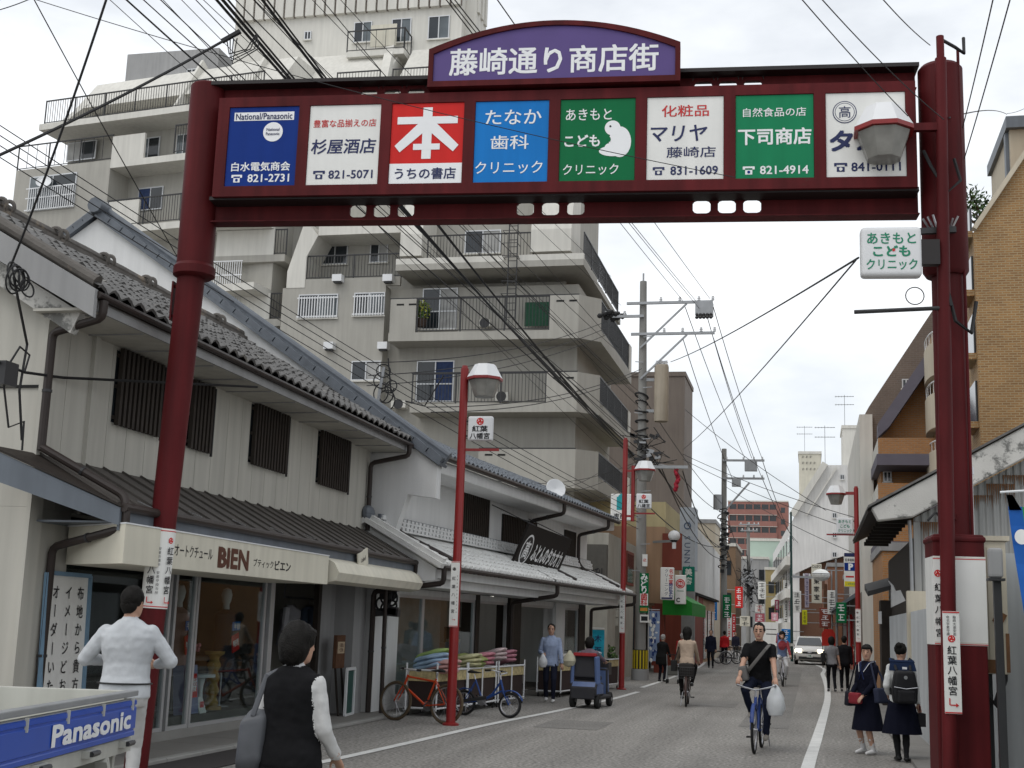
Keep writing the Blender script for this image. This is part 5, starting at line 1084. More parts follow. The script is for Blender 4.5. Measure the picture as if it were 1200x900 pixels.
sy_ = 60.0; a, b, z0_, z1_ = span(797, 815, 595, 668, sy_); t = thing('sign_tower', 'tall pale grey blue vertical sign tower with sideways dark lettering', 'sign', ((a + b) / 2, sy_, 0)); mb = MB(); mb.box(a, b, sy_ - .2, sy_ + 1.2, z0_, z1_, cm((.46, .50, .56))); bd = mb.build('sign_panel', t); mb = MB(); c = V(((a + b) / 2 + .0, sy_ - .2, z1_ - .85)); mb.torus(c, .14, .03, cm((.1, .14, .22)), ax=(0, 1, 0), n=16, m=6); mb.bar(c, c + V((.1, 0, .2)), .03, .02, cm((.1, .14, .22)), up=YA)
for i, ch in enumerate('SUNNY'): vs, fs = glyphs(ch); mb.text(ch, (c.x, c.y, c.z - .55 - i * .34), (0, 0, -1), XA, None, .26, cm((.1, .14, .22)), .01)
mb.build('lettering', bd); mb = MB()
mb.bar((a + .2, sy_ + .5, z0_), (a + .2, sy_ + .5, 0), .3, .3, 'metal_grey', up=YA); mb.bar((b - .2, sy_ + .5, z0_), (b - .2, sy_ + .5, 0), .3, .3, 'metal_grey', up=YA); mb.build('post', t)
wb = thing('white_panel_building', 'white panelled shop building with brick red ground floor', 'building', (-6.5, 72, 0)); wy0, wy1, wx = 62.0, 80.0, -5.35; mb = MB(); zw0 = at(818, 615, y=wy0).z; zz = 3.5
for i in range(9): y0 = wy0 + i * 2; mb.box(-10, wx, y0 + .02, y0 + 1.98, zz, zw0 - i * .05, 'render_white')
mb.box(-9.9, wx - .05, wy0 + .1, wy1, zz - .1, zw0 - .6, 'gap_dark'); mb.build('wall', wb); mb = MB(); mb.box(-10, wx - .2, wy0 + .05, 70, 0, zz - .12, 'brick_red'); mb.box(-10, wx - .3, 70, wy1, 0, zz - .12, 'tan'); mb.build('ground_floor', wb); mb = MB()
for i in range(3): mb.box(wx - .3, wx - .25, 71 + i * 3, 73 + i * 3, .2, 2.8, 'window_dark')
mb.build('shopfront', wb)
block('cream_building', 'pale cream flat roofed building behind the sign tower', -9.5, at(838, 630, y=84).x, 84, 89, at(825, 613, y=84).z, 'beige', wins=[(-7.4, -6.5, 6.0, 7.2, 'dark')])

# far end of the street
def far(name, label, px0, px1, pt, y, depth, k, rows=None, pb=745, side=False):
    a, b, _, z1_ = span(px0, px1, pt, pb, y); t = thing(name, label, 'building', ((a + b) / 2, y + depth / 2, 0)); mb = MB(); mb.box(a, b, y, y + depth, 0, z1_, k); mb.box(a - .1, b + .1, y - .1, y + depth + .1, z1_, z1_ + .3, 'concrete_pale'); mb.build('wall', t)
    if rows:
        n, m_, band = rows
        for r in range(n):
            zt_ = z1_ - .5 - r * 2.9
            if band:
                mb = MB(); mb.box(a - .1, b - (b - a) * .18, y - 1.2, y - .002, zt_ - 2.85, zt_ - 1.55, k); mb.box(a, b - (b - a) * .18, y - 1.19, y - .01, zt_ - 2.95, zt_ - 2.851, 'concrete_pale'); bb = mb.build('balcony', t)
                mb = MB(); mb.box(a + .2, b - (b - a) * .2, y - .04, y - .002, zt_ - 1.5, zt_ - .15, 'window_dark')
                for q in range(m_): xx = a + .2 + (b - a) * .8 * q / m_; mb.box(xx, xx + .25, y - 1.1, y - .042, zt_ - 1.5, zt_ - .1, k)
                mb.build('window', t); xx = b - (b - a) * .12; mb = MB(); mb.box(xx, xx + 1.0, y - .05, y - .002, zt_ - 2.2, zt_ - .9, 'window_dark'); mb.build('window', t)
            else:
                for q in range(m_): xx = a + (b - a) * (q + .25) / m_; mb = MB(); mb.box(xx, xx + (b - a) * .45 / m_, y - .05, y - .002, zt_ - 2.1, zt_ - .8, 'window_dark'); mb.build('window', t)
    return t
far('pink_apartment_building', 'pinkish brown apartment block closing the far end of the street', 853, 924, 588, 330, 12, 'pink_wall', (10, 6, True))
far('mint_building', 'pale mint green windowless building in the distance', 876, 917, 634, 170, 10, 'mint')
far('yellow_building', 'small yellow building with balconies near the street end', 897, 926, 668, 150, 8, cm((.34, .27, .13)), (2, 2, False))
far('brown_shop_building', 'low brown building behind the second utility pole', 828, 862, 640, 120, 10, cm((.20, .13, .08)), (3, 2, False))
far('grey_shop_building', 'low grey building in the middle of the street end', 858, 900, 655, 165, 8, 'concrete_grey', (3, 3, False))
# ================================================================ RIGHT SIDE OF THE STREET
def ribbed(mb, o, u, L_, z0f, z1f, k, p=.16, d=.035, nrm=None):
    """Corrugated sheet standing on a line; z0f, z1f give bottom and top at a distance along it."""
    o, u = V(o), V(u).normalized(); n = V(nrm) if nrm else V((-u.y, u.x, 0)); vs = []; fs = []; m_ = int(L_ / p) * 4
    for i in range(m_ + 1):
        a = L_ * i / m_; q = o + u * a + n * (d if i % 4 in (1, 2) else 0); vs += [q + ZA * z0f(a), q + ZA * z1f(a)]
    for i in range(m_): fs.append((2 * i, 2 * i + 2, 2 * i + 3, 2 * i + 1))
    return mb.raw(vs, fs, k)
mb = MB(); ribbed(mb, (2.35, 8.0, 0), YA, 6.4, lambda a: .04, lambda a: 2.6, 'hoarding', .2, .04, (-1, 0, 0)); mb.box(2.36, 2.42, 8, 14.4, 0, 2.6, 'metal_grey'); mb.box(1.88, 2.36, 14.42, 14.46, 0, 2.6, 'hoarding'); nf = thing('hoarding_fence', 'nearer taller length of grey ribbed fence behind the cream cabinet', 'fence', (2.35, 11, 0)); mb.build('panel', nf); mb = MB(); mb.box(2.3, 2.44, 8, 14.4, .0, .035, 'concrete_grey'); mb.build('frame', nf); mb = MB(); ribbed(mb, (1.87, 14.5, 0), YA, 18.0, lambda a: .04, lambda a: 2.17, 'hoarding', .2, .04, (-1, 0, 0))
f_ = thing('hoarding_fence', 'pale grey ribbed metal fence along the right of the street', 'fence', (1.87, 20, 0)); mb.build('panel', f_)
mb = MB()
for i in range(10): mb.box(1.885, 1.935, 14.55 + i * 1.98, 14.6 + i * 1.98, 0, 2.15, 'metal_grey')
for zz in (.5, 1.7): mb.box(1.875, 1.884, 14.5, 32.5, zz, zz + .05, 'metal_grey')
mb.box(1.82, 1.94, 14.5, 32.5, .0, .035, 'concrete_grey'); mb.box(1.86, 1.88, 32.5, 32.56, 0, 2.17, 'metal_grey'); mb.build('frame', f_)
# old corrugated workshop, gable to the camera
WY = 26.0
def ws(px, py, y=WY): p = at(px, py, y=y); return p.x, p.z
ev0, ev1 = ws(1021, 598, WY - .5), ws(1200, 503, WY - .5); lo1, lo2 = ws(1070, 600, WY - .5), ws(1200, 531, WY - .5); slope = (ev1[1] - ev0[1]) / (ev1[0] - ev0[0])
wk = thing('old_workshop', 'old corrugated iron workshop with stained concrete verge and dark timber side', 'building', (5, 30, 0)); WX0, WX1 = 1.95, 11.5
topz = lambda x: ev0[1] + slope * (x - ev0[0])
mb = MB(); ribbed(mb, (WX0, WY, 0), XA, WX1 - WX0, lambda a: 0, lambda a: topz(WX0 + a) - .55, 'corrugated', .13, .03, (0, -1, 0)); mb.box(WX0 + .01, WX1, WY + .05, 34.6, 0, 3.6, 'timber_dark')
mb.box(WX0, WX0 + .12, WY - .045, WY + .08, 0, topz(WX0) - .62, 'corrugated'); mb.build('wall', wk)
mb = MB(); x0, x1 = ev0[0], WX1
mb.prism([(x0, WY - .55, ev0[1] + .04), (x1, WY - .55, topz(x1) + .04), (x1, WY - .55, topz(x1) - .54), (lo1[0], WY - .55, topz(lo1[0]) - .54), (x0 + .12, WY - .55, ev0[1] - .2)], (0, .3, 0), 'mossy_concrete'); mb.build('verge', wk, bevel=.02, seg=1)
mb = MB(); mb.hexa([(x0 - .06, WY - .6, ev0[1] + .045), (x1, WY - .6, topz(x1) + .045), (x1, 34.9, topz(x1) + .045), (x0 - .06, 34.9, ev0[1] + .045), (x0 - .06, WY - .6, ev0[1] + .09), (x1, WY - .6, topz(x1) + .09), (x1, 34.9, topz(x1) + .09), (x0 - .06, 34.9, ev0[1] + .09)], 'roof_tile'); mb.build('roof', wk)
mb = MB(); mb.hexa([(x0 - .05, WY - .2, ev0[1] - .02), (WX0 + .6, WY - .2, topz(WX0 + .6) - .03), (WX0 + .6, 34.8, topz(WX0 + .6) - .03), (x0 - .05, 34.8, ev0[1] - .02), (x0 - .05, WY - .2, ev0[1] + .03), (WX0 + .6, WY - .2, topz(WX0 + .6) + .03), (WX0 + .6, 34.8, topz(WX0 + .6) + .03), (x0 - .05, 34.8, ev0[1] + .03)], 'timber_dark')
for i in range(9): mb.box(WX0 - .0, WX0 - .6, WY + .2 + i * 1.0, WY + .3 + i * 1.0, ev0[1] - .1, ev0[1] + .0, 'timber_dark')
mb.box(WX0 - .004, WX0 + .009, WY + .1, 34.5, .1, 3.55, 'timber_dark'); mb.prism([(WX0 - .012, 28.5, 2.45), (WX0 - .012, 34.4, 2.4), (WX0 - .012, 34.4, 3.1), (WX0 - .012, 32.4, 2.9), (WX0 - .012, 31.6, 2.75), (WX0 - .012, 30.0, 2.72)], (.007, 0, 0), 'plaster_white'); mb.build('side_wall', wk)
mb = MB()
for a, b in ((lo1[0] + .05, .7), (2.9, .4), (3.3, .6), (3.6, .3)):
    for i in range(13): c = a + i * .04; mb.prism([(c, WY - .042, topz(a) - .62), (c + .032, WY - .042, topz(a) - .62), (c + .012, WY - .042, topz(a) - .62 - b * random.uniform(.15, .8))], (0, .006, 0), 'rust')
mb.build('rust_streak', wk)
pipe([(WX0 - .08, WY - .1, ev0[1] - .15), (WX0 - .06, WY - .1, 3.4), (WX0 - .06, WY - .1, .0)], .035, 'metal_grey', 'downpipe', wk)
pipe([(lo1[0] + .55, WY - .12, topz(lo1[0]) - .75), (lo1[0] + .55, WY - .12, 3.2), (lo1[0] + .55, WY - .12, .2)], .03, 'metal_grey', 'conduit', wk)
pipe([(lo1[0] + .55, WY - .12, topz(lo1[0]) - .55), (lo1[0] + .4, WY - .6, topz(lo1[0]) - .45), (lo1[0] + .25, WY - .62, topz(lo1[0]) - .62)], .022, 'cable', 'cable', wk, clips=False)
mb = MB(); e = [at(1017, 693, y=33.4), at(1052, 683, y=33.4), at(1066, 680, y=33.4), at(1077, 690, y=33.4)]
mb.hexa([e[0] + V((0, 0, -.12)), e[2] + V((0, 0, -.1)), e[2] + V((0, 2.0, .1)), e[0] + V((0, 2, .1)), e[0], e[2], e[2] + V((0, 2, .25)), e[0] + V((0, 2, .25))], cm((.05, .05, .05))); mb.tube([e[1] + V((-.1, -.05, .08)), e[2] + V((.2, -.05, .06)), e[3] + V((.1, -.05, .02))], .1, 'tile_white', 8)
mb.box(2.1, 2.9, 33.5, 34.5, 0, e[1].z - .15, 'cream'); mb.box(1.7, 2.08, 33.6, 34.5, 0, e[0].z - .2, 'timber_dark'); mb.box(1.62, 1.7, 33.3, 33.38, 2.0, 2.3, 'plastic_white'); a_, b_, c_, d_ = span(1063, 1090, 693, 760, 25.8); mb.box(a_, b_, 25.6, 25.93, 0, d_, 'cream'); mb.build('entrance_porch', wk)
# tall tan brick block behind
tb_ = thing('tan_brick_building', 'tall tan brick apartment block with diagonal roofline and narrow windows', 'building', (9, 42, 0)); TY = 36.0; Q = [at(a, b, y=TY) for a, b in ((1141, 272), (1200, 184), (1300, 35))]; tx = Q[0].x
mb = MB(); mb.prism([(tx, TY, 0), (tx + 9, TY, 0), (tx + 9, TY, Q[2].z), (Q[2].x, TY, Q[2].z), (Q[1].x, TY, Q[1].z), (tx, TY, Q[0].z)], (0, 16, 0), 'tan_brick'); mb.build('wall', tb_)
mb = MB(); mb.bar(Q[0] + V((0, -.05, .06)), Q[2] + V((0, -.05, .06)), .3, .12, 'beige', up=(0, 0, 1)); mb.build('coping', tb_)
for pt, pb in ((310, 352), (380, 428), (460, 508), (250, 280)):
    z1_, z0_ = at(1136, pt, x=tx).z, at(1136, pb, x=tx).z; mb = MB(); mb.box(tx - .06, tx - .002, 36.3, 37.5, z0_, z1_, 'window_dark'); w = mb.build('window', tb_); mb = MB(); mb.box(tx - .3, tx - .002, 36.2, 37.6, z0_ - .18, z0_ - .003, 'tan_brick'); mb.build('sill', w)
PR = max(.3, tx - at(1084, 430, y=48.5).x)
for pt, pb in ((362, 420), (428, 488), (505, 552)):
    z1_, z0_ = at(1090, pt, x=tx - .5).z, at(1090, pb, x=tx - .5).z; mb = MB(); c = (tx, 48.5, 0); n = 16; vs = []
    mb.prism([(tx - PR * math.sin(math.pi * i / n), 48.5 - 1.6 * math.cos(math.pi * i / n), z0_) for i in range(n + 1)], (0, 0, (z1_ - z0_) * .75), 'beige'); bb = mb.build('balcony', tb_, smooth=True); mb = MB(); mb.tube([(tx - (PR - .05) * math.sin(math.pi * i / n), 48.5 - 1.55 * math.cos(math.pi * i / n), z1_) for i in range(n + 1)], .03, 'plastic_white', 6)
    for i in range(1, n, 2): mb.bar((tx - (PR - .05) * math.sin(math.pi * i / n), 48.5 - 1.55 * math.cos(math.pi * i / n), z0_ + (z1_ - z0_) * .75), (tx - (PR - .05) * math.sin(math.pi * i / n), 48.5 - 1.55 * math.cos(math.pi * i / n), z1_), .02, .02, 'plastic_white', up=YA)
    mb.build('railing', bb)
mb = MB(); a, b, z0_, z1_ = span(1184, 1270, 150, 200, 38); mb.box(a, b, 38, 42, z0_ - 2, z1_, 'beige'); mb.box(a - .12, b, 37.8, 42, z1_, z1_ + .35, 'flashing'); mb.box(a - .1, a - .002, 38.2, 38.5, z0_ - 1, z1_ - .01, 'flashing'); mb.build('penthouse', tb_)
def tree(label, base, h, r, n, ks=('leaf_dark', 'leaf_dark', 'leaf'), size=.12):
    t = thing('tree', label, 'tree', base); b = V(base); mb = MB(); mb.tube([b, b + V((.05, 0, h * .35)), b + V((0, .05, h * .7))], [.12, .09, .05], 'bark', 8)
    tips = []
    for i in range(9):
        a = i * 2.4; p = b + V((0, 0, h * (.3 + .05 * i))); q = p + V((math.cos(a) * r * .7, math.sin(a) * r * .7, h * .22)); mb.tube([p, p.lerp(q, .5) + ZA * .05, q], [.05, .035, .015], 'bark', 6); tips.append(q)
    mb.build('trunk', t); mb = MB()
    for q in tips + [b + ZA * h * .85]: scatter_leaves(mb, q, (r * .45, r * .45, h * .14), n // 10, ks, size)
    mb.build('crown', t)
p = at(1150, 258, y=44); tree('small dark green tree growing on the roof behind the tan brick', (p.x, 44, p.z - 1.6), 2.6, 1.1, 900, size=.1)
# tiled flats with diagonal setback
fl = thing('tiled_apartment_building', 'orange and brown tiled flats with balconies and diagonal purple grey beam', 'building', (5, 55, 0))
def pl(pts, y): return [tuple(at(a, b, y=y)) for a, b in pts]
mb = MB(); mb.prism(pl([(1010, 760), (1010, 492), (1018, 477), (1094, 362), (1150, 280), (1150, 760)], 53), (0, 16, 0), 'brown_tile'); mb.build('wall', fl)
mb = MB(); mb.prism(pl([(1032, 700), (1032, 513), (1046, 490), (1086, 430), (1150, 335), (1150, 700)], 50), (0, 2.99, 0), 'orange_tile'); mb.build('wall', fl)
mb = MB(); mb.prism(pl([(1029, 512), (1029, 496), (1094, 402), (1140, 335), (1140, 358), (1094, 424), (1042, 500)], 49), (0, .98, 0), 'purple_grey'); mb.build('diagonal_beam', fl)
for pt, pm, pb in ((513, 532, 545), (566, 585, 596), (615, 634, 645)):
    P0 = at(1029, pt, y=48.0); x0 = P0.x; z1_, zm, z0_ = P0.z, at(1029, pm, y=48).z, at(1029, pb, y=48).z; mb = MB(); mb.box(x0, x0 + 4, 48.0, 48.15, zm, z1_, 'orange_tile'); mb.box(x0 - .06, x0 + 4, 47.95, 50, z0_, zm - .002, 'purple_grey'); mb.box(x0 - .0, x0 + .15, 48.152, 66, zm, z1_, 'concrete_pale'); mb.box(x0 - .06, x0 + .3, 50.002, 66, z0_, zm - .002, 'purple_grey'); mb.build('balcony', fl)
mb = MB(); q = at(1016, 486, y=52.7); mb.box(q.x - .3, q.x + .2, 52.6, 70, 0, q.z, 'concrete_pale'); mb.build('party_wall', fl)
a, b, z0_, z1_ = span(1057, 1067, 444, 455, 52.9); window(fl, a, b, z0_, z1_, 52.95, 'dark'); a, b, z0_, z1_ = span(1035, 1045, 552, 565, 49.9); window(fl, a, b, z0_, z1_, 49.95, 'dark')
# white slanting building
ww = thing('white_slanted_building', 'tall white building with slanting shoulder and blank end wall', 'building', (3, 118, 0)); mb = MB()
mb.prism(pl([(928, 674), (928, 612), (937, 590), (967, 545), (1012, 545), (1030, 545), (1030, 640), (958, 660)], 110), (0, 26, 0), 'render_white'); mb.build('wall', ww)
mb = MB(); mb.prism(pl([(926, 760), (926, 676), (957, 662), (1030, 642), (1030, 760)], 111), (0, 24, 0), cm((.13, .065, .04))); mb.build('ground_floor', ww)
mb = MB(); mb.bar(at(928, 604, y=109.8), at(967, 543, y=109.8), .5, .5, 'concrete_pale', up=YA); mb.bar(at(945, 604, y=109.8), at(980, 548, y=109.8), .12, .2, 'concrete_pale', up=YA); mb.build('coping', ww)
for px, py in ((987, 559), (1004, 559), (978, 604), (978, 627), (978, 650)): a, b, z0_, z1_ = span(px - 2.5, px + 2.5, py - 3, py + 3, 109.9); window(ww, a, b, z0_, z1_, 109.95, 'dark')
A_, B_ = at(928, 700, y=110.3), at(906, 700, y=158); zA_ = at(928, 606, y=110.3).z - .3; mb = MB(); mb.prism([V((A_.x, A_.y, 0)), V((A_.x + .6, A_.y, 0)), V((B_.x + 5, B_.y, 0)), V((B_.x, B_.y, 0))], (0, 0, zA_), 'render_white'); sw_ = mb.build('street_front', ww); dS = (V((B_.x, B_.y, 0)) - V((A_.x, A_.y, 0))); nS = V((-dS.y, dS.x, 0)).normalized(); nS = nS if nS.x < 0 else -nS
for j in range(4):
    for i in range(7):
        q0 = V((A_.x, A_.y, 0)) + dS * (.05 + i * .135) + nS * .02; q1 = q0 + dS * .09; z_ = zA_ - 2.4 - j * 2.7; mb = MB(); mb.hexa([q0, q1, q1 + nS * .04, q0 + nS * .04, q0 + ZA * 1.3, q1 + ZA * 1.3, q1 + nS * .04 + ZA * 1.3, q0 + nS * .04 + ZA * 1.3], 'window_dark')
        for v in mb.v: v.z += z_
        mb.build('window', sw_)
    q0 = V((A_.x, A_.y, zA_ - 3.3 - j * 2.7)) + nS * .25; mb = MB(); mb.bar(q0, q0 + dS, .5, .7, 'concrete_pale'); mb.build('balcony', sw_)
xx = at(928, 640, y=110).x
far('grey_tower', 'narrow pale grey roof tower beside the tiled flats', 989, 1010, 502, 125, 6, 'concrete_pale')
t = far('beige_sign_block', 'beige tower block with dark writing near its top', 937, 963, 532, 150, 8, 'awning_cream'); mb = MB(); p = at(949, 545, y=149.9)
for i in range(3):
    for q in range(3 + i): mb.strokes(1, p + V((-.75 + q * .42, -.12, 1.1 - i * .7)), XA, ZA, .3, .36)
mb.build('lettering', t)
def antenna(label, c, h):
    t = thing('tv_antenna', label, 'antenna', c); x, y, z = c; mb = MB(); mb.bar(c, (x, y, z + h), .05, .05, 'metal_grey', up=YA); mb.build('mast', t); mb = MB()
    for k_, zz in enumerate((h * .95, h * .7)):
        mb.bar((x - .9, y, z + zz), (x + .9, y, z + zz), .05, .05, 'metal_grey')
        for i in range(7): mb.bar((x - .8 + i * .27, y - .45 + .04 * i, z + zz), (x - .8 + i * .27, y + .45 - .04 * i, z + zz + .002), .03, .03, 'metal_grey')
    mb.build('dipoles', t)
for px, py, y, h, lb in ((990, 501, 127, 3.2, 'roof antenna on the narrow grey tower'), (943, 531, 152, 3.2, 'roof antenna on the left of the beige tower'), (967, 544, 118, 3.5, 'roof antenna on the white slanted building')): antenna(lb, tuple(at(px, py, y=y)), h)
# low shops on the right
block('brown_tile_house', 'low brown tiled house behind the right street lamp', 2.1, 8, 40, 46.5, at(1020, 645, y=40).z, 'orange_tile', parapet=True)
t = block('dark_shop', 'low dark shop with brown boards and grey awning', 2.0, 8, 62, 82, 5.0, cm((.09, .055, .04))); mb = MB(); mb.prism([(1.99, 61, 3.6), (1.0, 61, 2.9), (1.0, 61, 2.8), (1.99, 61, 3.4)], (0, 20, 0), 'flashing'); mb.build('awning', t); mb = MB()
for i in range(6): mb.box(1.94, 1.99, 62.5 + i * 3.2, 65 + i * 3.2, .2, 2.6, 'window_dark'); mb.box(1.85, 1.99, 65.1 + i * 3.2, 65.5 + i * 3.2, .1, 2.7, random.choice(['plastic_white', 'sign_red', 'timber']))
mb.build('shopfront', t)
t = block('brown_shop', 'low brown shop with tall boards at the foot of the white building', 1.1, 7, 86, 104, 6.0, cm((.20, .09, .05))); mb = MB()
for i in range(5): mb.box(1.04, 1.09, 86.5 + i * 3.4, 89 + i * 3.4, .2, 3.0, 'window_dark'); mb.box(.9, 1.09, 89.1 + i * 3.4, 89.6 + i * 3.4, .1, 5.0, random.choice(['timber', 'brick_red', 'tan']))
mb.build('shopfront', t)
c, w, h = psign(989, 1005, 648, 688, 56)
def dP(mb, o):
    mb.rect(o + ZA * h * .44, XA, ZA, w * .94, h * .11, 'ink_navy'); mb.rect(o + ZA * h * .09, XA, ZA, w * .94, h * .24, 'sign_blue'); mb.text('P', o + ZA * h * .09, XA, ZA, w * .36, h * .2, 'ink_white', .04, lift=.006); mb.text('駐車場案内', o + ZA * h * .29, XA, ZA, w * .8, h * .09, 'ink', .01)
    mb.rect(o - ZA * h * .2 - XA * w * .08, XA, ZA, w * .6, h * .05, 'ink_red'); oo = o - ZA * h * .2 + XA * w * .3 - YA * .006; mb.raw([oo - ZA * h * .06, oo + XA * w * .18, oo + ZA * h * .06], [(0, 1, 2)], 'ink_red'); mb.rect(o - ZA * h * .41, XA, ZA, w * .94, h * .15, cm((.75, .62, .03)))
    mb.text('この先右折', o - ZA * h * .41, XA, ZA, w * .7, h * .08, 'ink_green', .01, lift=.006)
slab_sign('white and blue parking sign with a red arrow', c, w, h, 'sign_white', dP, arm=2.05, group='signs on the right side')
c, w, h = psign(951, 963, 661, 707, 84)
def dI(mb, o): mb.text('とんかつ', o + ZA * h * .44, XA, ZA, w * .8, h * .08, 'ink', .02); mb.vtext('伊東家宝', o + ZA * h * .36, XA, ZA, w * .55, h * .2, 'ink', .04)
slab_sign('cream upright sign with bold black characters on the brown shop', c, w, h, 'awning_cream', dI, arm=2.0, group='signs on the right side')
c, w, h = psign(943, 948, 672, 712, 85.5); slab_sign('narrow lilac upright sign on the brown shop', c, w, h, cm((.34, .30, .36)), lambda mb, o: mb.strokes(6, o + ZA * h * .46, XA, ZA, w * .7, h * .92, 'ink_navy'), arm=1.1, group='signs on the right side')
c, w, h = psign(940, 946, 715, 732, 80); slab_sign('small yellow sign low over the right pavement', c, w, h, cm((.62, .62, .02)), lambda mb, o: mb.strokes(3, o + ZA * h * .42, XA, ZA, w * .5, h * .84, 'ink'), arm=2.0, group='signs on the right side')
c, w, h = psign(918, 926, 680, 735, 120); slab_sign('pale upright sign covered in small dark characters at the street end', c, w, h, 'sign_white', lambda mb, o: mb.strokes(6, o + ZA * h * .46, XA, ZA, w * .7, h * .92, 'ink'), arm=-1.0, group='signs on the right side')
for px0, px1, pt, pb, y, k, lb in ((885, 896, 708, 718, 118, 'sign_white', 'white board over the distant shops'), (885, 896, 719, 729, 118, cm((.42, .1, .13)), 'dull red board over the distant shops'), (904, 912, 718, 728, 112, cm((.6, .25, .3)), 'pink and white board at the street end'), (908, 913, 703, 715, 125, cm((.3, .04, .1)), 'dark magenta board at the street end')):
    c, w, h = psign(px0, px1, pt, pb, y); slab_sign(lb, c, w, h, k, lambda mb, o: mb.strokes(2, o + ZA * h * .4, XA, ZA, w * .7, h * .8, 'ink_red' if k == 'sign_white' else 'ink_white'), group='distant shop boards')
c, w, h = psign(885, 912, 729, 757, 100); t = thing('notice_board', 'large pale notice board standing in the distance behind the cyclists', 'board', (c[0], 100, 0)); mb = MB(); mb.box(c[0] - w / 2, c[0] + w / 2, 100, 100.1, c[2] - h / 2, c[2] + h / 2, 'sign_white'); mb.rect((c[0] + w * .2, 100, c[2]), XA, ZA, w * .45, h * .04, 'ink'); mb.rect((c[0] + w * .2, 100, c[2] + h * .2), XA, ZA, w * .45, h * .03, 'ink'); mb.build('board', t); mb = MB()
for e_ in (-.4, .4): mb.bar((c[0] + w * e_, 100.15, 0), (c[0] + w * e_, 100.15, c[2] + h / 2), .08, .08, 'metal_grey', up=YA)
mb.build('post', t)
t = thing('street_lamp_globe', 'pale globe street lamp hanging over the right pavement', 'street lamp', (2.0, 78, 0)); p = at(962, 674, y=78); mb = MB(); mb.lathe([(.05, 0), (.04, p.z + .3)], (p.x + .6, 78, 0), 'metal_grey', 8); mb.bar((p.x + .6, 78, p.z + .3), (p.x, 78, p.z + .3), .05, .05, 'metal_grey'); mb.build('pole', t); mb = MB(); mb.lathe([(.25, .3), (.3, .22), (.55, .1)], p, 'plastic_white', 14); mb.ball(p, (.52, .52, .35), 'sign_white', 14, 8); mb.build('globe', t)
t = thing('red_awning_stall', 'bright red cloth stall by the right pavement behind the car', 'stall', (1.3, 68, 0)); a, b, z0_, z1_ = span(963, 979, 743, 757, 70); mb = MB(); mb.prism([(a, 70, z1_), (b, 70, z1_), (b, 70, z0_), (a, 70, z0_)], (0, .05, 0), cm((.5, .03, .02))); mb.prism([((a + b) / 2 - .35, 70, z1_), ((a + b) / 2 + .35, 70, z1_), ((a + b) / 2 + .2, 70, z1_ + .25), ((a + b) / 2 - .2, 70, z1_ + .25)], (0, .05, 0), cm((.5, .03, .02))); mb.build('cloth', t); mb = MB()
for x_ in (a + .05, b - .05): mb.bar((x_, 70.1, 0), (x_, 70.1, z1_), .05, .05, 'timber_dark', up=YA)
mb.build('post', t)
# cabinet, meter post and banner at the right edge
cb_ = thing('utility_cabinet', 'cream metal utility cabinet with rusty bottom beside the gateway leg', 'cabinet', (1.9, 14.2, 0)); a, b, z0_, z1_ = span(1151, 1181, 634, 790, 13.85); mb = MB(); mb.box(a, b, 13.85, 14.2, z0_, z1_, 'cream'); bd = mb.build('body', cb_, bevel=.012, seg=2)
mb = MB(); mb.box(a - .02, b + .035, 13.82, 14.23, z1_ + .002, z1_ + .05, 'cream'); mb.build('roof', bd); mb = MB(); mb.box(a + .06, b - .05, 13.84, 13.848, z0_ + .05, z1_ - .06, 'cream'); mb.box(b - .09, b - .06, 13.825, 13.838, z0_ + .7, z0_ + .85, 'metal_dark'); mb.build('door', bd)
mb = MB(); mb.box(a + .02, a + .19, 13.835, 13.8395, z0_ + .01, z0_ + .14, 'rust'); mb.box(b - .03, b + .004, 13.836, 13.8485, z0_ + .02, z0_ + .4, 'rust'); mb.cbox((a + .16, 13.834, z0_ + .55), .1, .004, .12, 'rust', ry=.5); mb.build('rust_patch', bd)
mb = MB(); mb.bar((a + .06, 14.0, 0), (a + .06, 14.0, z0_ + .01), .06, .06, 'metal_dark', up=YA); mb.bar((b - .06, 14.0, 0), (b - .06, 14.0, z0_ + .01), .06, .06, 'metal_dark', up=YA); mb.tube([(a - .12, 14.0, z0_ + .25), (a + .0, 13.9, z0_ - .15), (a + .1, 13.9, z0_ - .3), (a + .2, 13.95, z0_ - .05), (a + .2, 13.95, z0_ + .02)], .035, 'metal_dark', 8); mb.tube([(a - .05, 14.1, .2), (a - .05, 14.1, z1_ + .7)], .03, 'plastic_white', 8); mb.lathe([(.045, 0), (.045, .08), (.0, .1)], (a - .05, 14.1, z1_ + .7), 'plastic_white', 8); mb.build('cable_leg', cb_)
t = thing('meter_post', 'dark thin post with a grey rounded meter box on top', 'post', (1.95, 12.9, 0)); p = at(1166, 660, y=12.9); mb = MB(); mb.bar((p.x + .02, 12.9, 0), (p.x + .01, 12.9, p.z - .1), .07, .07, 'metal_dark', up=YA); mb.build('post', t); mb = MB(); mb.box(p.x - .065, p.x + .065, 12.82, 12.95, p.z - .14, p.z + .14, 'concrete_grey'); mb.build('meter', t, bevel=.035, seg=3); mb = MB(); mb.box(p.x - .075, p.x + .075, 12.81, 12.97, p.z - .165, p.z - .142, 'metal_dark'); mb.build('shelf', t)
t = thing('nobori_banner', 'blue and green banner with white spots at the right edge', 'banner', (2.0, 11.6, 0), 0, 'upright cloth banners'); BY = 11.6; zt = at(1190, 577, y=BY).z; xa = at(1180, 600, y=BY).x; mb = MB(); mb.tube([(xa - .05, BY, zt), (xa + .62, BY, zt + .05)], .011, 'plastic_white', 6); mb.tube([(xa + .6, BY, 0), (xa + .6, BY, zt + .1)], .014, 'plastic_white', 6); mb.build('pole', t); mb = MB()
n = 14
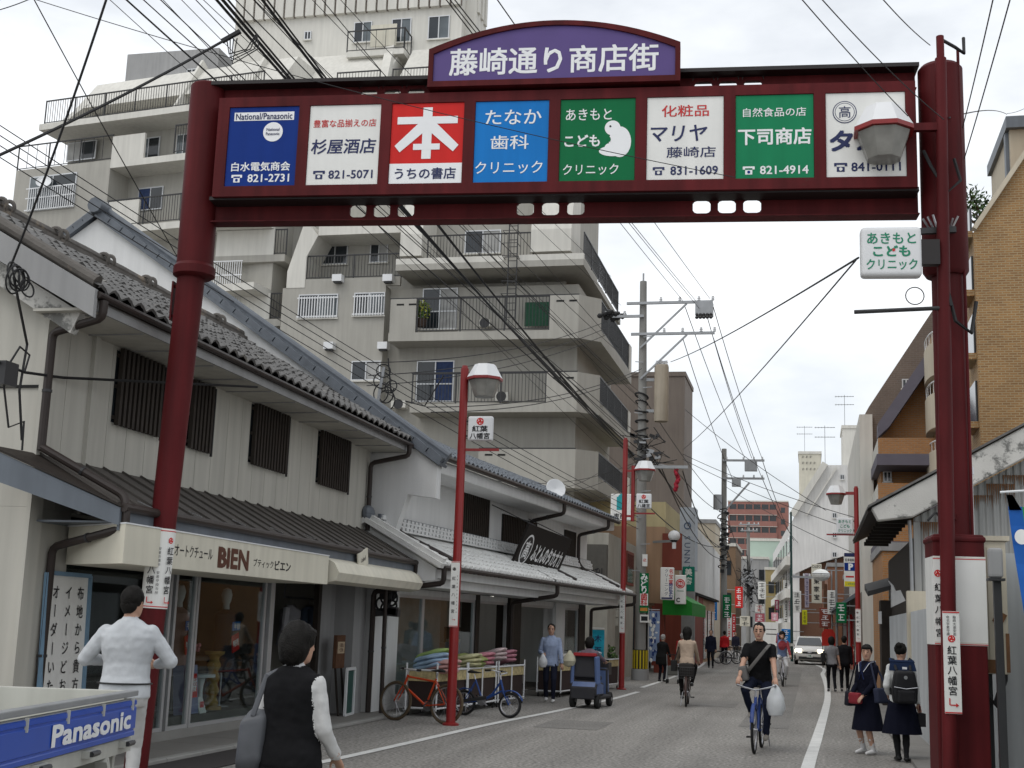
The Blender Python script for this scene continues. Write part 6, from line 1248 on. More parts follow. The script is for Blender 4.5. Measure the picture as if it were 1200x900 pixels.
for i in range(n):
    for (f0, f1, k) in ((0, .2, cm((.015, .11, .42))), (.2, 1, cm((.04, .30, .09)))):
        r = []
        for ii in (i, i + 1):
            zz = zt - .12 - ii * .16; off = .02 * math.sin(ii * .9); x_ = xa + .01 + ii * .017
            for f in (f0, f1): r.append(V((x_ + f * .58, BY + off + .03 * math.sin(f * 4 + ii * .4), zz)))
        mb.quad(r[0], r[2], r[3], r[1], k)
for i, (zz, rr) in enumerate(((.38, .055), (.9, .045), (1.45, .05))): mb.disc((xa + .06 + zz * .106, BY - .055, zt - zz), XA, ZA, rr, 'sign_white', lift=.004, r2=rr * 1.15)
for i in range(2): mb.quad(V((xa + .0, BY, zt - .02)), V((xa + .05, BY, zt - .02)), V((xa + .12, BY, zt - .15)), V((xa + .02, BY, zt - .15)), 'sign_white')
mb.build('cloth', t)
def banner(label, px0, px1, pt, y, k, txt, ink='ink_white'):
    a, b, _, z1_ = span(px0, px1, pt, pt + 30, y); t = thing('nobori_banner', label, 'banner', (a, y, 0), 0, 'upright cloth banners'); mb = MB(); mb.tube([(a - .03, y, 0), (a - .03, y, z1_ + .1)], .015, 'plastic_white', 6); mb.bar((a - .03, y, z1_ + .05), (b, y, z1_ + .05), .02, .02, 'plastic_white'); mb.build('pole', t); mb = MB(); h = min(1.8, z1_ - .4); w = b - a
    for i in range(8):
        f = lambda j: y + .03 * math.sin(j * 1.1); z = z1_ - i * h / 8; mb.quad((a, f(i + 1), z - h / 8), (b, f(i + 1) + .02, z - h / 8), (b, f(i) + .02, z), (a, f(i), z), k)
    o = V(((a + b) / 2, y - .04, z1_ - .08))
    if txt == '木百貨': mb.vtext(txt, o, XA, ZA, w * .6, h / (len(txt) + .3), ink, .02)
    elif txt: mb.strokes(len(txt), o, XA, ZA, w * .6, h * .9, ink)
    else:
        for i in range(34): mb.disc(o + XA * random.uniform(-.42, .42) * w - ZA * random.uniform(.02, .95) * h, XA, ZA, random.uniform(.02, .06), random.choice(['sign_white', 'sign_white', cm((.03, .06, .2))]), lift=.004 + i * .0003, n=9, r2=random.uniform(.03, .1))
    mb.build('cloth', t)
banner('blue and white patterned banner beside the pole under the green awning', 761, 773, 716, 48, cm((.25, .33, .50)), '', 'sign_white')
banner('turquoise upright banner with dark characters beyond the bedding shop', 694, 708, 738, 40.5, cm((.015, .30, .42)), '木百貨', 'ink_navy')
banner('red banner beyond the white panel building', 846, 851, 712, 78, cm((.5, .02, .03)), '大売出')
banner('white and red banner farther along the left pavement', 852, 857, 716, 84, 'sign_white', '大売出', 'ink_red')
banner('narrow red banner at the far left pavement', 858, 862, 720, 92, cm((.5, .02, .03)), 'セール')

def hung(px, py, y, w, h, k, tx, label, ink='ink'):
    w *= .75; h *= .75; p = at(px, py, y=y); slab_sign(label, tuple(p), w, h, k, lambda mb, o: mb.strokes(len(tx) + 1, o + ZA * h * .46, XA, ZA, w * .7, h * .92, ink), group='small signs hung along the far pavements', arm=p.x + (-1.2 if px < 880 else 1.2))
for a in ((812, 708, 66, .7, 1.3, 'sign_white', '茶舗', 'white upright sign over the red brick ground floor'), (836, 716, 82, .6, 1.5, 'sign_sky', '衣料', 'sky blue upright sign beyond the white panel building', 'ink_white'), (866, 700, 104, .8, 2.2, 'sign_red', '食堂', 'red upright sign under the third pole', 'ink_white'), (873, 728, 100, 1.0, 1.0, 'awning_cream', '花', 'square cream sign under the tangled pole'), (893, 692, 116, .9, 2.0, 'sign_white', '酒店', 'white upright sign before the yellow building'), (934, 705, 86, .7, 1.8, 'sign_white', '菓子', 'white upright sign left of the lilac one'), (967, 724, 72, .8, 1.4, 'brick_red', '蕎麦', 'brick red upright sign beyond the globe lamp', 'ink_white'), (975, 706, 68, .6, 1.6, 'sign_white', '食堂', 'white upright sign behind the grey lamp pole'), (986, 718, 60, .6, 1.2, 'sign_green', '茶', 'green square sign under the parking sign', 'ink_white'), (921, 745, 92, .8, 1.2, 'sign_sky', '薬', 'small blue sign above the following car', 'ink_white')): hung(*a)

c, w, h = psign(716, 742, 579, 610, 42.5)
def dT(mb, o): mb.rect(o - XA * w * .02 + ZA * h * .14, XA, ZA, w * .42, h * .5, cm((.03, .33, .36))); mb.disc(o + XA * w * .02 + ZA * h * .34, XA, ZA, w * .2, cm((.03, .33, .36)), lift=.004); mb.text('東西', o - ZA * h * .34 - XA * w * .1, XA, ZA, w * .5, h * .2, 'ink', .02)
slab_sign('white framed sign with a teal shape above the stone building', c, w, h, 'sign_white', dT, arm=-6.4)
p = at(793, 562, y=50); mb = MB()
for i in range(9): q = p + V((random.uniform(-.06, .06), random.uniform(-.05, .05), .42 - i * .1)); mb.ball(q, (.09, .08, .1), cm((.35, .02, .04)), 8, 6)
mb.bar(p + V((0, 0, .45)), p + V((-1.3, 0, .75)), .03, .03, 'metal_grey'); tag(mb.build('red_cloth', smooth=True), 'bunched red cloth hanging on a bracket beside the transformer pole', 'cloth')
# ================================================================ UTILITY POLES AND WIRES
def insulator(mb, c, ax=(0, 0, 1)): mb.lathe([(.03, 0), (.06, .03), (.03, .06), (.065, .09), (.03, .12), (.05, .15), (.0, .17)], c, 'plastic_white', 8, ax=ax)
P1 = at(750, 797, z=0); P1T = at(754, 330, y=P1.y)
t = thing('utility_pole', 'tall concrete utility pole with crossarms and tan transformer drums', 'utility pole', tuple(P1)); mb = MB(); mb.tube([P1, P1.lerp(P1T, .5), P1T], [.19, .165, .12], 'pole_concrete', 14); mb.lathe([(.30, 0), (.30, .35), (.2, .38)], P1, 'concrete_grey', 14); mb.tube([P1T, P1T + ZA * .3], .03, 'metal_grey', 6)
pole1 = mb.build('pole', t, smooth=True)
def pz(py, px=752): return at(px, py, y=P1.y)
arms1 = []
for py, x0, x1 in ((357, -.5, 2.5), (393, -.35, 2.55), (372, -1.25, .1)):
    c = pz(py); mb = MB(); mb.bar((c.x + x0, c.y - .2, c.z), (c.x + x1, c.y - .2, c.z), .09, .09, 'metal_grey'); arms1.append((c, x0, x1))
    if x1 > 1: mb.bar((c.x, c.y - .2, c.z - 1.6), (c.x + 1.6, c.y - .2, c.z - .05), .06, .06, 'metal_grey')
    mb.build('crossarm', t); mb = MB()
    for f in ((.4, .62, .84, 1.0) if x1 > 1 else (0, .25, .5)): insulator(mb, (c.x + x0 + (x1 - x0) * f, c.y - .2, c.z + .04))
    mb.build('insulator', t)
mb = MB()
for i in range(3): q = pz(370, 711); mb.lathe([(.05, -.3), (.1, -.22), (.06, -.12), (.11, -.05), (.06, .05), (.12, .12), (.05, .3)], (q.x + .22 * i, q.y - .3 + .1 * i, q.z - .05 * i), 'cable', 8, ax=(1, 0, .35))
mb.build('fuse_cutout', t); mb = MB(); q = pz(362, 826); mb.box(q.x - .3, q.x + .3, q.y - .4, q.y, q.z - .3, q.z + .15, 'metal_grey')
for i in range(5): mb.lathe([(.04, 0), (.07, .05), (.04, .1), (.06, .15), (.03, .2)], (q.x - .24 + .12 * i, q.y - .42, q.z - .45), 'metal_dark', 6)
mb.build('switch_box', t)
mb = MB(); q0, q1 = pz(495, 775), pz(428, 775); mb.lathe([(.0, 0), (.24, .01), (.25, .08), (.25, q1.z - q0.z - .1), (.23, q1.z - q0.z - .02), (.0, q1.z - q0.z)], (q0.x, q0.y - .1, q0.z), 'transformer', 16)
for i in range(5): insulator(mb, (q0.x - .16 + .08 * i, q0.y - .1 + .04 * (i % 2), q1.z - .02))
mb.bar((q0.x - .6, q0.y, q0.z + .4), (q0.x, q0.y, q0.z + .4), .08, .1, 'metal_grey'); mb.bar((q0.x - .6, q0.y, q0.z + 1.5), (q0.x, q0.y, q0.z + 1.5), .08, .1, 'metal_grey'); mb.build('transformer', t, smooth=True)
mb = MB(); random.seed(5)
for i in range(18):   # tangle of splice boxes and coils
    c = pz(522 + random.uniform(-12, 20)); c = c + V((random.uniform(-.45, .6), -.25, 0)); mb.cbox(c, random.uniform(.1, .28), .12, random.uniform(.06, .13), random.choice(['cable', 'metal_dark', 'metal_grey']), ry=random.uniform(-.6, .6)); mb.tube([c, c + V((random.uniform(-.5, .5), 0, -random.uniform(.05, .5))), c + V((random.uniform(-.8, .8), .2, random.uniform(-.1, .4)))], .014, 'cable', 4)
for i in range(6): c = pz(462 + 10 * i + random.uniform(-3, 3)); mb.torus((c.x, c.y, c.z), random.uniform(.18, .24), random.uniform(.02, .04), 'cable', ax=(random.uniform(-.3, .3), random.uniform(-.3, .3), 1), n=16, m=6)
c = pz(548); mb.bar((c.x - .1, c.y - .2, c.z), (c.x + 1.6, c.y - .2, c.z), .1, .1, 'metal_grey'); mb.build('splice_box', t)
mb = MB(); q = pz(695, 757); w = .28; h = pz(672).z - pz(718).z; mb.box(P1.x - .02, P1.x + .28, P1.y - .28, P1.y - .24, q.z - h / 2, q.z + h / 2, 'sign_green'); o = V((P1.x + .13, P1.y - .28, q.z)); mb.vtext('みどり', o + ZA * h * .48, XA, ZA, .25, h * .165, 'ink_white', .03); mb.rect(o - ZA * h * .17, XA, ZA, .27, h * .3, 'sign_white'); mb.vtext('歯科', o - ZA * h * .02, XA, ZA, .22, h * .15, 'ink_red', .03, lift=.006); mb.rect(o - ZA * h * .42, XA, ZA, .24, h * .08, cm((.6, .25, .05)))
q = pz(725, 757); mb.box(P1.x, P1.x + .3, P1.y - .26, P1.y - .22, q.z - .13, q.z + .13, 'sign_white'); mb.rect((P1.x + .15, P1.y - .26, q.z), XA, ZA, .22, .15, 'ink'); q = pz(657, 757); mb.box(P1.x + .05, P1.x + .22, P1.y - .24, P1.y - .2, q.z - .2, q.z + .2, 'sign_white'); mb.vtext('止', (P1.x + .135, P1.y - .24, q.z + .12), XA, ZA, .12, .2, 'ink_red', .03); part_label(mb.build('pole_sign', t), 'green and white upright sign strapped to the pole')
mb = MB(); mb.lathe([(.255, .35), (.255, 1.0)], P1, 'ink', 14)
for i in range(7): a = -2.7 + i * .42; mb.cbox((P1.x + .258 * math.cos(a), P1.y + .258 * math.sin(a), .68), .012, .055, .6, cm((.55, .42, .02)), rz=a, rx=0)
part_label(mb.build('guard_sleeve', t), 'black and yellow striped guard round the pole base')
mb = MB()
for i in range(10): mb.bar((P1.x - .02, P1.y - .2, 3.6 + i * .9), (P1.x + .3 * (1 if i % 2 else -1), P1.y - .22, 3.62 + i * .9), .025, .025, 'metal_grey')
mb.build('step_bolt', t)
t = thing('security_camera', 'white dome camera on a bracket by the brick red panel', 'camera', tuple(at(788, 628, y=51))); p = at(790, 628, y=51); mb = MB(); mb.bar((p.x - .9, 51.8, p.z - .2), (p.x, 51.0, p.z - .2), .09, .09, 'metal_grey'); mb.build('bracket', t); mb = MB(); mb.ball(p, (.24, .24, .22), 'plastic_white', 12, 8); mb.ball(p - ZA * .1, (.17, .17, .17), 'ink', 10, 6); mb.lathe([(.08, -.5), (.08, -.2)], p, 'plastic_white', 8); mb.build('dome', t)
def far_pole(label, px, pyb, pyt, y, arms, r=.17, k='pole_concrete'):
    b = V((at(px, pyb, y=y).x, y, 0)); tp = at(px, pyt, y=y); tp = V((b.x, y, tp.z)); t = thing('utility_pole', label, 'utility pole', tuple(b)); mb = MB(); mb.tube([b, tp], [r, r * .7], k, 10); mb.build('pole', t, smooth=True)
    for py, a0, a1 in arms:
        z = at(px, py, y=y).z; x0, x1 = at(a0, py, y=y).x, at(a1, py, y=y).x; mb = MB(); mb.bar((x0, y - .2, z), (x1, y - .2, z), .1, .12, 'metal_grey'); mb.build('crossarm', t); mb = MB()
        for f in (.1, .5, .75, .95): insulator(mb, (x0 + (x1 - x0) * f, y - .2, z + .05))
        mb.build('insulator', t)
    return t, b
p2, P2 = far_pole('second utility pole standing at the left kerb beyond the awning', 848, 770, 526, 75, ((540, 847, 896), (561, 847, 896)), .2)
mb = MB()
def q2(px, py): return at(px, py, y=74.7)
c = q2(880, 547); mb.box(c.x - .35, c.x + .35, 74.5, 74.9, c.z - .25, c.z + .3, 'metal_grey'); c = q2(863, 565); mb.box(c.x - .25, c.x + .25, 74.5, 74.9, c.z - .25, c.z + .25, 'metal_grey'); c = q2(841, 588); mb.lathe([(.0, -.45), (.25, -.44), (.25, .4), (0, .42)], c, 'metal_grey', 12); mb.bar(q2(848, 600), q2(878, 566), .1, .1, 'metal_grey'); mb.build('transformer', p2)
mb = MB()
for i in range(12): c = q2(848 + random.uniform(-3, 5), 600 + random.uniform(0, 70)); mb.cbox(c, random.uniform(.15, .4), .2, random.uniform(.1, .25), 'cable', ry=random.uniform(-.4, .4)); mb.torus(q2(848 + random.uniform(-2, 3), 598 + i * 6), random.uniform(.2, .35), .03, 'cable', ax=(random.uniform(-.5, .5), .3, 1), n=14, m=5)
mb.build('splice_box', p2)
mb = MB(); a, b, z0_, z1_ = span(847, 857, 697, 724, 74.6); mb.box(a + .0, b, 74.6, 74.7, z0_, z1_, 'sign_green'); mb.strokes(3, ((a + b) / 2, 74.6, z1_ - .1), XA, ZA, .35, 1.2, 'ink_white'); mb.build('pole_sign', p2)
p3, P3 = far_pole('third utility pole tangled with cables in the distance', 877, 765, 612, 118, ((615, 866, 890), (622, 868, 888)), .2); mb = MB(); random.seed(11)
for i in range(34): c = at(878 + random.gauss(0, 5), 685 + random.gauss(0, 14), y=117.7); mb.cbox(c, random.uniform(.15, .5), .2, random.uniform(.08, .25), random.choice(['cable', 'metal_grey', 'metal_grey']), ry=random.uniform(-.8, .8)); mb.tube([c, c + V((random.uniform(-1.2, 1.2), 0, random.uniform(-.9, .1))), at(878 + random.gauss(0, 7), 680 + random.gauss(0, 16), y=117.6)], .025, 'cable', 4)
mb.build('splice_box', p3)
far_pole('thin dark green post on the right side in front of the white building', 928, 765, 600, 83, ((676, 928, 956),), .09, 'green_pole')
far_pole('grey lamp pole beside the parking sign', 981, 770, 655, 66, (), .07, 'metal_grey')
def wire(label, group, a, b, r=.012, sag=.3, n=18, name='overhead_wire'):
    a, b = V(a), V(b); pts = [a.lerp(b, i / n) - ZA * (4 * sag * (i / n) * (1 - i / n)) for i in range(n + 1)]; mb = MB(); mb.tube(pts, r * .72, 'cable', 5); o = mb.build(name, smooth=True); tag(o, label, 'wire', group); return o
def W2(a, b, ya, yb, label, group, r=.012, sag=.3): wire(label, group, at(a[0], a[1], y=ya), at(b[0], b[1], y=yb), r, sag)
def ext(p, q, px): return (px, p[1] + (q[1] - p[1]) * (px - p[0]) / (q[0] - p[0]))
LB = 'thin black wire slanting from the top left behind the gateway to the utility pole'; GBn = 'wires slanting behind the gateway to the utility pole'
for (p, q, e, r) in (((150, 0), (267, 103), 748, .022), ((170, 0), (287, 103), 752, .014), ((190, 0), (300, 102), 756, .014), ((278, 0), (377, 98), 752, .014), ((300, 0), (399, 96), 735, .012), ((212, -20), (330, 100), 735, .012), ((262, -40), (455, 165), 752, .012), ((330, -60), (520, 165), 726, .012)):
    s_ = ext(p, q, p[0] - 60); en = ext(p, q, e); W2(s_, en, 16, 44, LB, GBn, r, .12)
for (p, q, e) in (((230, -10), (352, 100), 760), ((340, -30), (470, 100), 728), ((120, -10), (240, 95), 744), ((205, -10), (318, 100), 742), ((286, -20), (420, 120), 757), ((180, -14), (262, 70), 731), ((365, -40), (500, 100), 716)): W2(ext(p, q, p[0] - 50), ext(p, q, e), 16, 44, LB, GBn, .009, .18)
LB2 = 'thick bundled black cable slanting behind the gateway to the low splice on the pole'; GB2 = 'bundled cables behind the gateway'
for (p, q, e, r) in (((252, 0), (333, 98), 735, .03), ((259, 0), (338, 98), 740, .035), ((266, 0), (345, 98), 744, .022), ((312, 0), (396, 98), 742, .03), ((318, 0), (402, 98), 747, .02)):
    s_ = ext(p, q, p[0] - 40); en = (e, 520 + (e - 735) * 2); W2(s_, en, 14, 43.7, LB2, GB2, r, .25)
LB3 = 'thin wire crossing behind the arched board to the right end of the crossarm'; GB3 = 'wires from above the arched board to the crossarm'
for q, e, m_ in (((725, 258), (800, 352), 1.28), ((740, 258), (815, 352), 1.25), ((765, 258), (832, 350), 1.42), ((690, 200), (820, 362), 1.24)): p = (q[0] - 290 / m_, q[1] - 290); W2(p, e, 14, 43.8, LB3, GB3, .012, .05)
LB4 = 'thin wire running low over the shop roofs to the utility pole'; GB4 = 'low wires over the shop roofs'
for y0, e in ((146, 600), (158, 606), (170, 612), (184, 620)): W2((-20, y0 - 12), (748, e), 17, 43.8, LB4, GB4, .013, .25)
LB5 = 'black wire rising from the bedding shop roof towards the pole fuses'; GB5 = 'wires rising from the bedding shop roof to the pole'
for (p, q) in (((430, 425), (712, 376)), ((432, 440), (716, 382)), ((430, 452), (720, 388)), ((500, 477), (752, 432)), ((505, 483), (750, 436))): W2(p, q, 27, 43.7, LB5, GB5, .016, .35)
LB6 = 'faint wire crossing from the bedding shop eave to the pole below the lamp sign'; GB6 = 'wires crossing low in front of the apartment block'
for (p, q) in (((560, 560), (748, 540)), ((600, 575), (742, 545)), ((585, 560), (700, 555)), ((640, 585), (748, 560))): W2(p, q, 32, 43.7, LB6, GB6, .012, .4)
LB7 = 'wire descending from the pole crossarm to the second utility pole'; GB7 = 'wires between the first and second utility poles'
for (p, q) in (((803, 360), (873, 537)), ((825, 358), (881, 537)), ((836, 360), (893, 537)), ((800, 396), (858, 560)), ((836, 396), (893, 560)), ((757, 470), (846, 590)), ((790, 548), (846, 600))): W2(p, q, 43.8, 74.8, LB7, GB7, .02, .25)
LB8 = 'drooping black cable between the first and second poles at sign height'; GB8 = 'drooping cables between the first two poles'
for (p, q, sg) in (((757, 520), (846, 642), .6), ((775, 548), (847, 655), .8), ((758, 530), (846, 630), .4), ((800, 552), (848, 640), .9), ((757, 590), (846, 640), .5)): W2(p, q, 43.8, 74.8, LB8, GB8, .028, sg)
LB9 = 'wire running from the second pole over the road to the right'; GB9 = 'wires from the second pole over the road to the right'
for (p, q) in (((800, 532), (1004, 607)), ((800, 538), (1004, 622)), ((850, 570), (1005, 650)), ((803, 480), (968, 598))): W2(p, q, 60 if p[0] > 810 else 50, 41, LB9, GB9, .015, .15)
for p, q in (((893, 560), (940, 640)), ((893, 538), (935, 640)), ((851, 640), (876, 690)), ((851, 600), (876, 660))): W2(p, q, 74.8, 117, 'wire fanning out beyond the second utility pole', 'wires beyond the second pole', .03, .6)
W2((1006, 302), (786, 424), 13.2, 43.7, 'long black cable rising from the pole to the gateway clinic sign', None, .016, .1); W2((1003, 305), (800, 527), 13.2, 50, 'second thinner cable dropping steeply from the gateway clinic sign', None, .013, .15)
GA = 'wires arriving at the right leg of the gateway'; W2((925, -18), (1064, 136), 9, 12.6, 'twisted black wire coming down to the gateway lamp', GA, .007, .02); W2((948, -18), (1106, 140), 9, 12.8, 'twisted black wire coming down onto the right gateway leg', GA, .007, .05); W2((1020, -18), (1090, 53), 9, 12.9, 'twisted black wire ending at the clamp above the gateway leg', GA, .007, .03)
W2((1168, -20), (1128, 150), 9, 13.4, 'left of the two steep twisted wires right of the gateway leg', GA, .008, .02); W2((1189, -20), (1130, 186), 9, 13.4, 'right of the two steep twisted wires beside the gateway leg', GA, .008, .02); W2((1112, 138), (1180, 134), 13.3, 37, 'service wire from the gateway leg to the roof penthouse', GA, .012, -.1); W2((1180, 133), (1210, 122), 37, 30, 'thin pale wire leaving the roof penthouse to the right', GA, .01, .05)
W2((18, -8), (862, 208), 10.5, 12.2, 'long thin wire passing in front of the shop signs', None, .006, .12); W2((-10, 186), (272, 42), 12, 15, 'thick cable climbing from the left edge to the splice', None, .026, .05)
W2((-10, 14), (50, -8), 12, 12, 'short wire across the top left corner', None, .008, .02); W2((36, -8), (225, 330), 14, 20, 'thin wire dropping across the far left sky', None, .012, .05); W2((127, -8), (10, 318), 10.5, 11.6, 'thick dark cable dropping to the coil under the boutique eave', None, .018, .12)
mb = MB(); p = at(270, 43, y=15); mb.bar(p - V((.12, 0, .06)), p + V((.14, 0, .07)), .05, .05, 'cable'); 
for i in range(4): mb.tube([p + V((.05 * i - .05, 0, -.03)), p + V((.02 * i, 0, -.25 - .05 * i)), p + V((.25 + .06 * i, 0, -.2)), p + V((.38, 0, .02))], .009, 'cable', 5)
tag(mb.build('cable_splice'), 'black cable splice with looping leads against the tower', 'cable splice')
mb = MB(); p = at(16, 325, x=-7.5)
for i in range(7): mb.torus(p + V((.02 * i, random.uniform(-.06, .06), random.uniform(-.12, .05))), random.uniform(.08, .15), .009, 'cable', ax=(1, random.uniform(-.3, .3), random.uniform(-.3, .3)), n=20, m=5)
tag(mb.build('cable_coil'), 'coil of black cable hanging under the boutique eave', 'cable coil')
mb = MB(); yb = at(28, 420, x=-7.95).y; mb.tube([p, (-7.93, yb, 4.4), (-7.93, yb - .05, 3.9), (-7.93, yb + .08, 3.4)], .014, 'cable', 5); mb.tube([(-7.93, yb - .6, 4.12), (-7.93, yb, 4.1), (-7.93, yb + .7, 4.18), (-7.3, 16.0, 4.75)], .016, 'cable', 5); mb.box(-7.99, -7.86, yb - .42, yb - .2, 3.9, 4.14, 'metal_dark'); mb.tube([(-7.94, yb - .3, 3.9), (-7.94, yb - .15, 3.5), (-7.94, yb + .1, 3.6), (-7.94, yb + .12, 3.3)], .012, 'cable', 5); mb.tube([(-7.94, yb - .25, 4.14), (-7.94, yb - .1, 4.35), (-7.94, yb + .08, 4.3), (-7.94, yb + .02, 4.1)], .012, 'cable', 5); tag(mb.build('junction_box'), 'small dark junction box with loose cables on the boutique wall', 'junction box')
mb = MB(); c = b2(-.35, .3, 2.05)
for i in range(9): mb.torus(c + V((random.uniform(-.1, .1), random.uniform(-.1, .1), random.uniform(-.15, .15))), random.uniform(.07, .15), .02, 'cable', ax=(random.uniform(-1, 1), 1, random.uniform(-1, 1)), n=14, m=5)
for i in range(4): c2 = c + V((random.uniform(-.2, .2), -.05, random.uniform(-.25, .1))); mb.cbox(c2, .22, .16, .14, 'metal_dark', ry=random.uniform(-.4, .4))
mb.tube([c + ZA * .1, c + V((.1, 0, .5)), b2(-.3, .1, 2.9)], .02, 'cable', 5); tag(mb.build('cable_tangle'), 'tangle of black cables and boxes between the two shops', 'cable tangle')
mb = MB(); p = at(438, 500, y=25); q = at(450, 430, y=25); mb.tube([p, q], .035, 'metal_grey', 6)
for i in range(6): mb.torus(at(452 + random.uniform(-6, 12), 440 + random.uniform(-10, 30), y=25), random.uniform(.12, .25), .014, 'cable', ax=(random.uniform(-.5, .5), 1, random.uniform(-.3, .3)), n=18, m=5)
for a_, b_ in (((455, 420), (462, 455)), ((475, 470), (520, 440)), ((440, 470), (480, 500))): mb.tube([at(*a_, y=25), at((a_[0] + b_[0]) / 2, max(a_[1], b_[1]) + 6, y=25), at(*b_, y=25)], .016, 'cable', 5)
tag(mb.build('service_mast'), 'slanting service mast with looped cables on the parapet', 'mast')
t = thing('satellite_dish', 'small white dish on the bedding shop ridge', 'satellite dish', tuple(at(650, 573, y=33))); p = at(650, 574, y=33); mb = MB(); mb.lathe([(.0, 0), (.2, .03), (.27, .1), (.26, .11), (.0, .03)], p, 'plastic_white', 14, ax=(.6, -1, .4)); mb.build('dish', t); mb = MB(); mb.bar(p, p + V((0, .2, -.7)), .04, .04, 'metal_grey', up=YA); mb.build('mast', t)
# clamp and bracket hardware on the right gateway leg
mb = MB()
for i in range(8): c = gpt(8.05 + .03 * i, -.3, 5.83 + .02 * (i % 3)); mb.tube([c, c + V((.02 * (i - 4), -.05, .12))], .012, 'steel', 5)
mb.bar(gpt(7.85, -.3, 5.82), gpt(8.3, -.3, 5.84), .06, .06, 'metal_dark'); mb.tube([gpt(8.2, -.35, 5.8), gpt(8.15, -.42, 5.3), gpt(8.25, -.4, 4.85), gpt(8.42, -.3, 4.75), gpt(8.5, -.2, 5.1)], .02, 'cable', 6); mb.tube([gpt(8.18, -.35, 5.8), gpt(8.12, -.42, 5.4), gpt(8.2, -.42, 5.0)], .03, 'cable', 6); mb.tube([gpt(8.0, -.3, 6.7), gpt(8.05, -.4, 6.5), gpt(8.2, -.42, 6.2), gpt(8.35, -.36, 6.35), gpt(8.3, -.32, 6.6)], .018, 'cable', 6)
mb.tube([gpt(8.2, -.3, 7.95), gpt(8.35, -.3, 7.85), gpt(8.45, -.25, 7.8), gpt(8.46, -.2, 8.0)], .018, 'cable', 6); tag(mb.build('cable_clamp'), 'steel clamp and looped cables on the right gateway leg', 'cable clamp')
